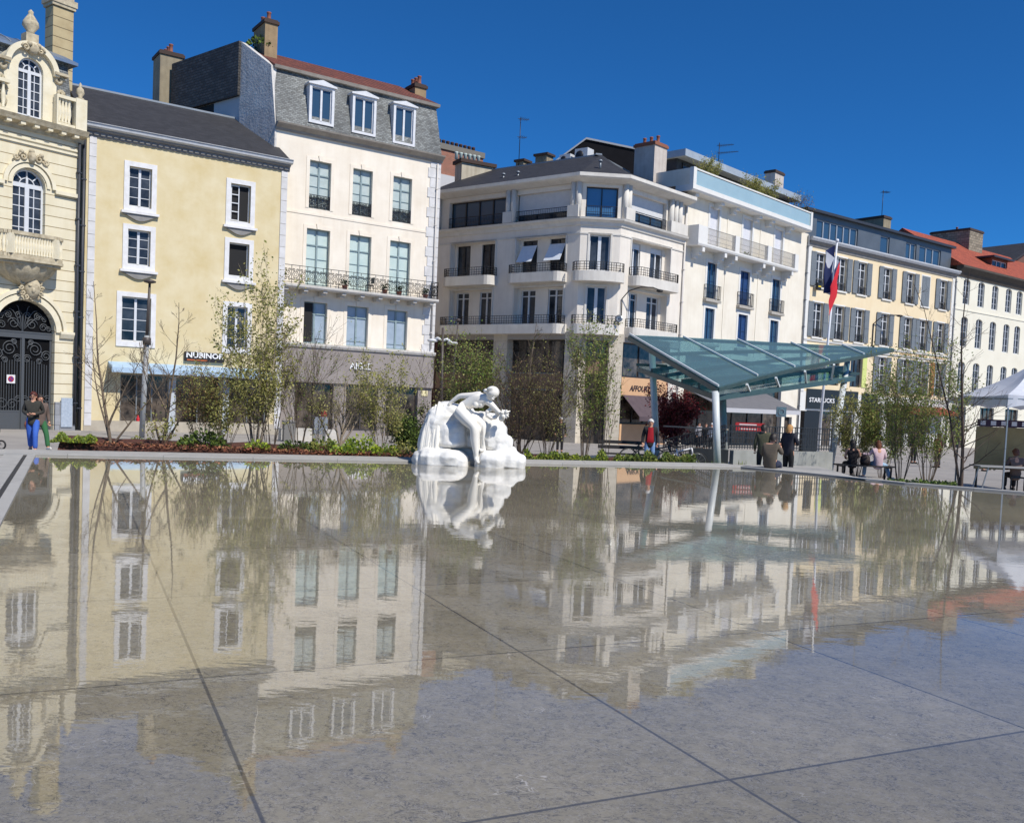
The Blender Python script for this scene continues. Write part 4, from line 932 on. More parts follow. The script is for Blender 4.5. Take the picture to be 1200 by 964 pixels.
    for px in (588, 605, 701): 
        v = MB(); p = at_depth(px, 215, 0) if False else FL.P(FL.u(px, 205, -1), -1.2, er+.3+.2); v.tube([p, p+Vector((0, 0, .5))], .06, 7); v.lathe(p+Vector((0, 0, .5)), [(.14, 0), (.13, .08), (.03, .14)], 8); v.build('roof_vent', ZINC, ro)
    # balconies with a solid lower part and rails
    def balcony(F, a, b, zf, w=.85, bow=0, rl=True, rr=True):
        P = [F.P(a, 0, 0)]
        if bow: n = 14; P += [F.P(lerp(a, b, .5-.5*cos(pi*i/n)), .02+w*sin(pi*i/n)**.6, 0) for i in range(n+1)]
        else:
            r_ = .45; P += [F.P(a+r_-r_*cos(t), w-r_+r_*sin(t), 0) for t in (0, pi/6, pi/3, pi/2)] if rl else [F.P(a, w, 0)]
            P += [F.P(b-r_+r_*sin(t), w-r_+r_*cos(t), 0) for t in (0, pi/6, pi/3, pi/2)] if rr else [F.P(b, w, 0)]
        P += [F.P(b, 0, 0)]; q = []
        for p in P:
            if not q or (p-q[-1]).length > .01: q.append(p)
        m = MB(); m.prism([p+Vector((0, 0, zf-.42)) for p in q], Vector((0, 0, .62))); o = m.build('balcony', trim, root)
        c = sum(q, Vector())/len(q); in_ = [c+(p-c)*.97+Vector((0, 0, zf+.2)) for p in q]; rm = MB(); rail(rm, in_, .55, .2, .013, mid=(.4, .7)); rm.build('railing', IRON, o)
    zf = LV[0][0]; zf1 = LV[1][0]
    balcony(FL, fl[0][0][0]-.1, fl[0][0][1]+.25, zf-.25); balcony(FL, fl[0][1][0]-.15, fl[0][1][1]+.2, zf-.25)
    balcony(FC, cw[0][0]-1.05, cw[0][1]+.95, zf-.25, .95, 1); balcony(FR, frr[0][0]-.2, frr[0][1]+.2, zf-.25)
    balcony(FL, FL.u(520, 382), FL.u(664, 374), zf1-.25); balcony(FC, cw[1][0]-.95, cw[1][1]+.9, zf1-.25, .95, 1); balcony(FR, frr[1][0]-.25, frr[1][1]+.55, zf1-.25)
    # ground floor: columns, dark shop glass, peach fascia
    def col(F, x0, x1, ym): a, b = F.u(x0, ym), F.u(x1, ym); c = MB(); F.box(c, a, b, -.7, .12, gz, zsf-.05); c.build('column', colm, root)
    col(FL, 578, 594, 440); col(FL, 661, 678, 450); col(FC, 711, 727, 460)
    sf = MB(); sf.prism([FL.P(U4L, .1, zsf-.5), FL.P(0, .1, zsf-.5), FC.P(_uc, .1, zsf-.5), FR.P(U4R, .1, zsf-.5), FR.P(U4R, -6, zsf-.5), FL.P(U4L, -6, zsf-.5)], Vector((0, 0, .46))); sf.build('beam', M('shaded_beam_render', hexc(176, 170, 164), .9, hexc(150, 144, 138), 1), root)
    brn = M('brown_shop_fascia', hexc(150, 122, 100), .8, hexc(126, 100, 82), 1.5); pch = M('peach_shop_fascia', hexc(216, 176, 136), .8, hexc(198, 156, 118), 1, .6)
    for (F, x0, x1, y) in ((FL, 512, 577, 425), (FL, 595, 660, 425), (FC, 680, 710, 425)):
        a, b = F.u(x0, y, -.5), F.u(x1, y, -.5); zt = zsf-.52; zm = F.z((x0+x1)/2, 437 if F is FL else 420, -.5); zm2 = F.z((x0+x1)/2, 456 if F is FL else 438, -.5)
        window(F, root, (a, b, zm, zt), dark, w=-.5, leaves=3 if F is FL else 2, name='shop_window')
        p = MB(); F.box(p, a, b, -.62, -.42, zm2, zm-.01); p.build('shop_fascia', brn, root)
        window(F, root, (a, b, gz+.3, zm2-.01), dark, w=-.5, leaves=4 if F is FL else 2, name='shop_window')
        p = MB(); F.box(p, a, b, -.62, -.46, gz, gz+.29); p.build('stall_riser', brn, root)
    F = FR; a, b = F.u(729, 450, -.2), F.u(783, 450, -.2); zt = zsf-.52; zA = F.z(755, 443.5, -.2); zB = F.z(755, 464, -.2); zC = F.z(755, 497, -.2)
    window(F, root, (a, b, zA, zt), dark, w=-.25, leaves=3, name='shop_window')
    p = MB(); F.box(p, a-.2, b, -.4, -.1, zB, zA-.01); po = p.build('shop_fascia', pch, root)
    text(F, po, 'AFFOURTOU', F.u(737.5, 456, -.1), F.u(770, 456, -.1), F.z(753, 459, -.1), F.z(753, 452.3, -.1), -.09, M('sign_letter_dark', (.03, .015, .02), .5), bold=.02, shear=.25)
    window(F, root, (a, b, zC, zB-.01), dark, w=-.3, leaves=4, name='shop_window'); p = MB(); F.box(p, a-.2, b, -.4, -.08, gz, zC-.01); p.build('stall_riser', pch, root)
    aw = MB(); w_ = 1.3; a2, b2 = a+.0, b-.2
    aw.box8([F.P(a2, w_, zB-1.35), F.P(b2, w_, zB-1.35), F.P(b2, w_-.03, zB-1.32), F.P(a2, w_-.03, zB-1.32), F.P(a2, -.08, zB-.06), F.P(b2, -.08, zB-.06), F.P(b2, -.08, zB), F.P(a2, -.08, zB)]); aw.box8([F.P(a2, w_-.0, zB-1.62), F.P(b2, w_, zB-1.62), F.P(b2, w_-.02, zB-1.62), F.P(a2, w_-.02, zB-1.62), F.P(a2, w_, zB-1.34), F.P(b2, w_, zB-1.34), F.P(b2, w_-.02, zB-1.34), F.P(a2, w_-.02, zB-1.34)])
    aw.build('awning', M('plum_awning_cloth', hexc(92, 78, 82), .85, hexc(74, 62, 68), 3), root)
    p = MB(); F.box(p, F.u(783, 450), U4R-.02, -.5, .01, gz, zsf-.2); po = p.build('end_pier', M('offwhite_render', (0, 0, 0)), root)
    for y in (462, 470): q = MB(); c = F.P(F.u(788, y), .16, F.z(788, y)); q.lathe(c, [(.1, -.14), (.12, .12), (.05, .16)], 8); q.build('wall_spotlight', IRON, po)
    pipe(F, root, U4R-.05, gz+.3, ze0-.1, .1, .07, M('downpipe_white', (0, 0, 0)))
    # end chimney with terracotta pots
    w_ = -2.2; a, b = F.u(760, 190, w_), F.u(786, 190, w_); zt = F.z(774, 172, w_); q = F.P((a+b)/2, w_-.8, 0)
    chimney(root, (q.x, q.y, er-.3), 1.5, b-a-.1 if b-a < 2 else 1.7, zt-er+.3, radians(47), M('chimney_offwhite', hexc(214, 206, 198), .9, hexc(180, 168, 158), 1.5, .7, streak=.5), M('chimney_cap_red', hexc(140, 90, 70), .9), 3)
    # arched lamp bracket on the wall
    lb = MB(); c = F.P(.35, .1, FC.z(727, 372)); zt = c.z+1.2; P = [F.P(.35, .1, zt-1.2), F.P(.35, .1, zt), F.P(.5, .5, zt+.5), F.P(.9, 1.1, zt+.75), F.P(1.4, 1.7, zt+.75), F.P(1.7, 2.0, zt+.6)]; lb.tube(P, .04, 6); t = thing('wall_lamp', F.P(.35, .1, zt-1.2), 'black curved bracket lamp on the corner building above the glass canopy', 'street lamp'); lb2 = MB(); lb2.ball(F.P(1.7, 2.0, zt+.55), .22, .22, .1); lb.build('bracket', IRON, t); lb2.build('lamp_head', IRON, t)
    # round sign plate hanging at the first floor
    s = MB(); c = FC.P(_uc, .9, FC.z(727, 375)); t = thing('satellite_dish', c, 'small grey round satellite dish on the corner building at first floor height', 'dish'); s.lathe(Vector((0, 0, 0)), [(0.01, -.05), (.13, -.03), (.24, .03), (.245, .035), (.13, -.02), (.01, -.04)], 16); R_ = Vector((-.3, -1, .25)).to_track_quat('Z', 'Y').to_matrix(); s.v = [c+R_@p for p in s.v]; s.build('reflector', STEEL, t)
    b_ = MB(); b_.bar(c, c-FC.n*.9, .05); b_.build('arm', IRON, t)
    return er, zr, ql, q1
ER4, ZR4, QL4, Q14 = build_corner()
# ------------------------------------------------------------------ narrow white building with the glazed terrace
F5 = Facade(F4R.P(U4R, 0, 0), 43.0); U5 = F5.u(949, 255)
def build_terrace_house():
    F = F5; gz = -1.4; root = thing('white_apartment_building', F.P(U5/2, 0, gz), 'narrow white apartment building with blue shutters and a pale glass parapet round its roof terrace', 'apartment block')
    wl = M('white_render', hexc(240, 234, 220), .9, hexc(220, 211, 194), .6, .6, streak=.28)
    W = .9; pu0, pu1 = F.u(812.5, 215, W), F.u(953, 250, W); zb = (F.z(812, 232, W)+F.z(952, 264, W))/2; zt = (F.z(815, 206, W)+F.z(952, 240, W))/2
    C3 = [(832, 843), (871.5, 882.5), (909.5, 919)]
    c3 = [(F.u(a, 255), F.u(b, 255)) for a, b in C3]
    z3 = (F.z(876, 298, .0), F.z(876, 256.5)); z2 = (F.z(873, 358), F.z(873, 318)); z1 = (F.z(870, 407), F.z(870, 368.5))
    dz = 0
    zbal = F.z(876, 299, 1.0)
    z3 = (zbal+.05, z3[1])
    wins = [(a, b, *z) for z in (z3, z2, z1) for a, b in c3]
    zg = F.z(870, 416)
    m = MB(); F.wall(m, rect(.02, U5, zg, zb+.1), [rect(*r) for r in wins], .43); body(m, F, .02, U5, gz, zb+.1, 11); m.build('wall', wl, root)
    shut = M('white_roller_shutter', hexc(232, 232, 236), .5, hexc(214, 214, 220), 3, brick=(30, .08, hexc(190, 190, 196), .006, 0, .02, .3)); blue = M('blue_shutter', hexc(40, 76, 128), .5, hexc(30, 58, 104), 3, brick=(30, .1, hexc(20, 40, 76), .008, 0, .05, .3))
    tr = M('white_painted_trim', (.78, .77, .74), .7, (.7, .69, .66), 3)
    for i, r in enumerate(wins):
        k = i//3
        if k == 0: o = window(F, root, r, M('window_frame_white', (0, 0, 0)), w=-.12, leaves=1, glass=shut, fw=.04)
        else: o = window(F, root, r, M('blue_window_frame', hexc(44, 72, 112), .5), w=-.12, leaves=2, glass=blue if (i+k) % 2 else GLASSB, fw=.05, mull=.05, rows=(.5,))
        surround(F, root, r, .22, .03, tr, bottom=False, parent=o)
        if k:
            s = MB(); F.box(s, r[0]-.4, r[1]+.4, 0, .3, r[2]-.28, r[2]-.1); s.build('sill', M('grey_sill', hexc(186, 180, 172), .8, hexc(150, 146, 138), 4), o)
        if k == 1:
            q = MB(); rail(q, [F.P(r[0]-.3, .02, r[2]-.1), F.P(r[0]-.3, .26, r[2]-.1), F.P(r[1]+.3, .26, r[2]-.1), F.P(r[1]+.3, .02, r[2]-.1)], 1.0, .13, .011); q.build('railing', IRON, o)
    # pilaster strips
    for i, x in enumerate((849, 888)):
        p = MB(); u = F.u(x, 330); F.box(p, u-.06, u+.06, 0, .04, zg, zb); p.build('pilaster_strip', wl, root)
    # long balcony on big corbels
    a, b = F.u(818, 292, 1.0), F.u(936, 310, 1.0); s = MB(); F.profile(s, a, b, [(0, zbal-.22), (.95, zbal-.22), (1.0, zbal-.1), (1.0, zbal), (0, zbal)]); bo = s.build('balcony', tr, root)
    for q in (.06, .26, .36, .64, .74, .95):
        u = lerp(a, b, q); k = MB(); 
        for w0, w1, h in ((0, .35, .75), (.35, .65, .55), (.65, .9, .34)): F.box(k, u-.16, u+.16, w0, w1, zbal-.22-h, zbal-.22)
        k.build('corbel', tr, bo)
    for q0, q1 in ((0, .08), (.335, .375), (.66, .7), (.96, 1.0)): k = MB(); F.box(k, lerp(a, b, q0), lerp(a, b, q1), .7, .98, zbal, zbal+1.15); k.build('pier', tr, bo)
    r = MB(); rail(r, [F.P(a+.1, .9, zbal), F.P(b-.1, .9, zbal)], 1.1, .1, .01, style=None, mid=(.3, .6)); r.build('railing', M('pale_ironwork', hexc(150, 146, 140), .5), bo)
    r = MB(); F.box(r, a, a+.06, .05, .7, zbal, zbal+1.15); r.build('side_panel', tr, bo)
    # terrace slab, glass parapet
    s = MB(); F.profile(s, pu0, pu1, [(-.5, zb), (W-.1, zb), (W, zb+.12), (W, zb+.42), (-.5, zb+.42)]); so_ = s.build('terrace_slab', tr, root)
    for q in (.06, .25, .37, .56, .67, .85): u = lerp(pu0, pu1, q); k = MB(); F.box(k, u-.2, u+.2, 0, .6, zb-.22, zb); F.box(k, u-.2, u+.2, 0, .35, zb-.45, zb-.22); k.build('corbel', tr, so_)
    e = MB(); F.box(e, pu0, pu0+.38, W-.3, W, zb+.42, zt); e.build('parapet_post', tr, so_); e = MB(); F.box(e, pu1-.32, pu1, W-.3, W, zb+.42, zt); e.build('parapet_post', tr, so_)
    g = MB(); F.box(g, pu0+.38, pu1-.32, W-.12, W-.09, zb+.46, zt-.16); g.build('glass_panel', M('pale_blue_glass', hexc(164, 190, 198), .15, hexc(150, 178, 188), .6, spec=.8), so_)
    g = MB(); F.box(g, pu0+.36, pu1-.3, W-.16, W-.04, zt-.12, zt-.02); g.build('handrail', tr, so_)
    sd = MB(); F.box(sd, pu0, pu0+.1, -3, W-.3, zb+.42, zt-.05); sd.build('side_parapet', wl, so_)
    # set-back penthouse with zinc fascia
    w_ = -3.2; a, b = F.u(790, 200, w_), F.u(925, 230, w_); zp = F.z(860, 203, w_+.9)-.12
    p = MB(); F.box(p, a+.3, b, -5, w_, zb, zp); p.build('penthouse', M('penthouse_dark', hexc(70, 66, 62), .6, hexc(44, 40, 38), 1.2), root)
    p = MB(); F.box(p, a, b+.4, -5.2, w_+.9, zp, zp+.5); p.build('penthouse_roof', M('zinc_fascia_pale', hexc(186, 194, 200), .45, hexc(160, 168, 176), 1.5, .6, metal=.2), root)
    window(F, root, (a+1, b-1, zb+.3, zp-.2), M('window_frame_black', (0, 0, 0)), w=w_+.08, leaves=6, name='penthouse_window')
    q = F.P(F.u(912, 212, -5), -5.4, 0); zt2 = F.z(912, 204, -5); chimney(root, (q.x, q.y, zp), 1.6, 1.0, zt2-zp, radians(47), M('chimney_offwhite', (0, 0, 0)), M('chimney_cap_dark', (0, 0, 0)), 0)
    pipe(F, root, U5-.2, gz+.3, zb, .12, .07, PIPE)
    # shop: dark front, white piers, wide grey awning
    p = MB(); F.wall(p, rect(.02, U5, gz, zg), [rect(.9, U5-3.2, gz+.1, zg-.4), rect(U5-2.4, U5-1.1, gz+.1, gz+2.6)], .43); p.build('shop_wall', wl, root)
    window(F, root, (.9, U5-3.2, gz+.1, zg-.4), M('window_frame_black', (0, 0, 0)), w=-.25, leaves=6, name='shop_window', rows=(.75,)); window(F, root, (U5-2.4, U5-1.1, gz+.1, gz+2.6), M('window_frame_black', (0, 0, 0)), w=-.25, leaves=1, name='shop_door')
    aw = MB(); a, b = F.u(809, 462, .4), F.u(903, 470, .4); z1_ = F.z(850, 458, .4); w_ = 3.0; z0_ = F.z(872, 479, w_)
    aw.box8([F.P(a, w_, z0_), F.P(b, w_, z0_), F.P(b, .02, z1_-.05), F.P(a, .02, z1_-.05), F.P(a, w_, z0_+.04), F.P(b, w_, z0_+.04), F.P(b, .02, z1_), F.P(a, .02, z1_)])
    ao = aw.build('awning', M('grey_awning_cloth', hexc(112, 112, 116), .85, hexc(94, 94, 100), 2), root)
    v = MB(); F.box(v, a, b, w_-.02, w_+.01, z0_-.28, z0_+.03); v.build('valance', M('grey_awning_valance', hexc(186, 186, 190), .85), ao)
    return root, zb, zt, zp
R5, ZB5, ZT5, ZP5 = build_terrace_house()
# ------------------------------------------------------------------ peach house with grey shutters
F6 = Facade(F5.P(U5+.05, 0, 0), 52.0); U6 = F6.u(1119, 340)
def build_peach():
    F = F6; gz = -1.6; root = thing('peach_house', F.P(U6/2, 0, gz), 'long peach plastered house with rows of grey louvred shutters and a zinc clad attic', 'house')
    wl = M('peach_plaster', hexc(238, 222, 190), .9, hexc(224, 202, 164), .5, .7, streak=.2); tr = M('white_painted_trim', (0, 0, 0))
    def Z8(x, y): return 930+x/4.444, 220+y/4.444
    def uz(x, y, w=0): px, py = Z8(x, y); return F.hit(px, py, w)
    zc0 = (uz(85, 318)[1]+uz(840, 462)[1])/2; zc1 = (uz(110, 252, .5)[1]+uz(862, 432, .5)[1])/2
    r1 = ((uz(130, 515)[1]+uz(485, 583)[1]+uz(778, 635)[1])/3, (uz(130, 342)[1]+uz(485, 412)[1]+uz(778, 482)[1])/3)
    r2 = ((uz(120, 775)[1]+uz(468, 822)[1]+uz(762, 862)[1])/3, (uz(120, 598)[1]+uz(468, 650)[1]+uz(762, 705)[1])/3)
    r3t = F.z(1080, 423.5); r3 = (r3t-3.2, r3t)
    cols1 = [(115, 168), (228, 277), (333, 382), (468, 509), (588, 628), (692-16, 692+8), (760, 797)]
    ucol = [(uz(a, 430+(a-300)*.2)[0], uz(b, 430+(a-300)*.2)[0]) for a, b in cols1]
    wid = 1.42; uc = [(a+b)/2 for a, b in ucol]
    zg = r3[0]-.35
    wins = []
    for k, (z0, z1) in enumerate((r1, r2, r3)):
        for i, c in enumerate(uc):
            if k == 2 and i < 3: continue
            wins.append((k, i, (c-wid/2, c+wid/2, z0, z1)))
    lw = [(uc[0]-.6, uc[0]+.6, r3[0]+.3, r3[1]-.2), (uc[1]-1.1, uc[1]+.5, r3[0]+.3, r3[1]-.2), (uc[2]-.9, uc[2]+.9, r3[0]+.3, r3[1]-.2)]
    m = MB(); F.wall(m, rect(0, U6, zg, zc0+.2), [rect(*w[2]) for w in wins]+[rect(*w) for w in lw], .43); body(m, F, 0, U6, gz, zc0+.2, 11); m.build('wall', wl, root)
    sh = M('grey_louvre_shutter', hexc(150, 158, 164), .6, hexc(122, 130, 138), 2, .7, brick=(30, .075, hexc(66, 72, 78), .016, 0, .05, .6))
    wood = M('brown_board', hexc(170, 120, 74), .8)
    for k, i, r in wins:
        o = window(F, root, r, M('window_frame_white', (0, 0, 0)), w=-.2, leaves=2, fw=.08, mull=.12, rows=(.33, .66), transom=lerp(r[2], r[3], .76))
        surround(F, root, r, .12, .02, tr, bottom=False, parent=o)
        q = MB(); rail(q, [F.P(r[0]+.04, -.06, r[2]), F.P(r[1]-.04, -.06, r[2])], .7, .12, .01, mid=(.5,)); q.build('railing', IRON, o)
        for s in (-1, 1):
            l = MB(); sw = wid*.5
            if i == 5 and k == 0:                              # one pair of shutters is closed
                a = r[0]+.02 if s < 0 else (r[0]+r[1])/2+.01; F.box(l, a, a+sw-.03, .01, .06, r[2]+.02, r[3]-.02)
            else:
                a = r[0]-sw-.02 if s < 0 else r[1]+.02; F.box(l, a, a+sw, .05, .1, r[2]+.02, r[3]+.02)
                fz = MB()
                for zz in (r[2]+.06, lerp(r[2], r[3], .45), r[3]-.04): F.box(l, a+.01, a+sw-.01, .098, .115, zz-.04, zz+.05)
            l.build('shutter', wood if (k == 2 and i == 6 and s < 0) else sh, o)
        if k < 2:
            s_ = MB(); F.box(s_, r[0]-.1, r[1]+.1, 0, .12, r[2]-.14, r[2]-.02); s_.build('sill', tr, o)
    for i, r in enumerate(lw): window(F, root, r, M('window_frame_black', (0, 0, 0)), w=-.2, leaves=2, name='mezzanine_window')
    lm = MB(); F.box(lm, lw[2][1]+.02, lw[2][1]+.7, .01, .05, lw[2][2], lw[2][3]); lm.build('lime_panel', M('lime_painted_panel', hexc(206, 214, 130), .6), root)
    lm = MB(); F.box(lm, lw[1][0]-.9, lw[1][0]-.02, .01, .05, lw[2][2], lw[2][3]); lm.build('lime_panel', M('lime_painted_panel', hexc(206, 214, 130), .6), root)
    # bands between the floors
    for z in (r2[0]-.28, r3[1]+.32): b = MB(); F.profile(b, 0, U6, [(0, z-.1), (.08, z-.1), (.14, z+.06), (0, z+.08)]); b.build('string_course', tr, root)
    for i in range(3, 7): b = MB(); F.box(b, uc[i]-1.0, uc[i]+1.0, 0, .05, r2[0]-.72, r2[0]-.5); b.build('sunk_panel_shade', M('peach_panel_shadow', hexc(190, 160, 120), .9), root)  # raised plates; the shade of a sunk panel is painted as darker peach
    qn = MB(); F.box(qn, U6-.6, U6, 0, .05, zg, zc0); qn.build('end_pilaster', tr, root); qn = MB(); F.box(qn, 0.02, .5, 0, .05, zg, zc0); qn.build('end_pilaster', tr, root)
    # cornice: grey dentils, white gutter; zinc attic with strips of windows
    h = zc1-zc0; gry = M('grey_cornice', (0, 0, 0)); c = MB(); F.profile(c, -.05, U6+.05, [(0, zc0), (.06, zc0), (.12, zc0+h*.3), (.3, zc0+h*.5), (.3, zc0+h*.6), (0, zc0+h*.6)]); c.build('cornice', gry, root)
    c = MB(); F.profile(c, -.1, U6+.1, [(0, zc0+h*.6), (.38, zc0+h*.6), (.5, zc0+h*.85), (.5, zc0+h), (0, zc0+h)]); c.build('gutter', M('white_gutter', (0, 0, 0)), root)
    za1 = (uz(105, 132, -.6)[1]+uz(828, 318, -.6)[1])/2; za0 = zc0+h
    gs = []
    for (a, b, n) in ((120, 338, 6), (452, 500, 1), (585, 640, 2), (655, 768, 3)):
        t = a/850*185; gs.append((uz(a, 200+(a-120)*.25, -.6)[0], uz(b, 200+(a-120)*.25, -.6)[0], n))
    wz0, wz1 = lerp(za0, za1, .10), lerp(za0, za1, .80)
    m = MB(); F.wall(m, rect(0, U6, za0-.1, za1), [rect(a, b, wz0, wz1) for a, b, n in gs], .3, -.6); body(m, F, 0, U6, za0-.1, za1, 10, -1.0); m.build('attic', M('zinc_attic', hexc(108, 116, 124), .5, hexc(84, 92, 100), .8, .7, metal=.3), root)
    for a, b, n in gs: window(F, root, (a, b, wz0, wz1), LEAD, w=-.72, leaves=n, glass=GLASSB, fw=.1, mull=.14, name='attic_window')
    r = MB(); F.box(r, -.1, U6+.15, -10.4, -.2, za1, za1+.22); r.build('roof', M('dark_flat_roof', hexc(52, 54, 60), .5), root)
    # chimney
    q = F.P(uz(440, 150, -4)[0], -5.0, 0); zt = uz(420, 152, -4)[1]; chimney(root, (q.x, q.y, za1), 1.3, 4.0, zt-za1-.2, radians(38), M('chimney_render', (0, 0, 0)), M('chimney_cap_dark', (0, 0, 0)), 0)
    # coffee shop front
    zf1 = F.z(960, 456); zf0 = F.z(960, 479); us0, us1 = .9, F.u(1004, 470)
    p = MB(); F.wall(p, rect(0, U6, gz, zg), [rect(us0+.2, us0+2.2, gz+.1, zf0-.15), rect(us0+2.5, us1-.2, gz+.1, zf0-.15)]+[rect(us1+1.0+i*4.0, us1+4.2+i*4.0, gz+.3, zg-.7) for i in range(3)], .43); p.build('shop_wall', M('white_painted_trim', (0, 0, 0)), root)
    bk = M('black_shop_fascia', (.016, .018, .018), .4)
    fa = MB(); F.box(fa, us0, us1, .01, .12, zf0, zf1); fo = fa.build('shop_fascia', bk, root)
    text(F, fo, 'STARBUCKS', F.u(948, 467, .1), F.u(977.5, 469, .1), F.z(962, 471.5, .1), F.z(962, 466.2, .1), .13, M('sign_letter_white', (0, 0, 0)), bold=.012)
    fa = MB(); F.box(fa, us1+.7, us1+3.2, .01, .1, zf0+.1, zf1-.1); fa.build('shop_fascia', bk, root)
    bd = M('window_frame_black', (0, 0, 0))
    window(F, root, (us0+.2, us0+2.2, gz+.1, zf0-.15), bd, w=-.2, leaves=1, name='shop_door'); window(F, root, (us0+2.5, us1-.2, gz+.1, zf0-.15), M('window_frame_white', (0, 0, 0)), w=-.2, leaves=3, name='shop_window')
    for i in range(3): window(F, root, (us1+1.0+i*4.0, us1+4.2+i*4.0, gz+.3, zg-.7), bd, w=-.2, leaves=3, name='shop_window')
    aw = MB(); a, b = us1+6.2, U6-.8; z = zg-.75
    aw.box8([F.P(a, 1.6, z-.8), F.P(b, 1.6, z-.8), F.P(b, .02, z-.1), F.P(a, .02, z-.1), F.P(a, 1.6, z-.5), F.P(b, 1.6, z-.5), F.P(b, .02, z), F.P(a, .02, z)]); aw.build('awning', M('rust_awning_cloth', hexc(150, 70, 50), .85), root)
    pipe(F, root, U6-.05, gz+.3, zc0, .12, .07, PIPE)
    # yellow and black traffic-light like plaque hanging by the first window
    p = MB(); u, z = uz(128, 512, .3); F.box(p, u-.25, u+.25, .25, .45, z-.35, z+.25); po = p.build('hanging_plaque', M('plaque_black', (.02, .02, .02), .4), root); p = MB(); F.box(p, u-.2, u+.2, .452, .46, z-.1, z+.02); p.build('plaque_band', M('plaque_yellow', hexc(220, 190, 40), .5), po)
    t = thing('wall_lamp', F.P(F.u(1021, 408), .1, F.z(1021, 408)), 'black arched bracket lamp on the peach house above the glass canopy', 'street lamp')
    u, z = F.hit(1021, 408); P = [F.P(u, .08, z), F.P(u, .08, z+2.2), F.P(u+.3, .5, z+2.7), F.P(u+1.2, 1.0, z+3.0), F.P(u+2.2, 1.2, z+3.1)]; b = MB(); b.tube(P, .05, 6); b.box(F.P(u, .1, z), .3, .2, .5); b.build('bracket', IRON, t); b = MB(); b.ball(F.P(u+2.3, 1.2, z+3.05), .3, .2, .1); b.build('lamp_head', IRON, t)
build_peach()
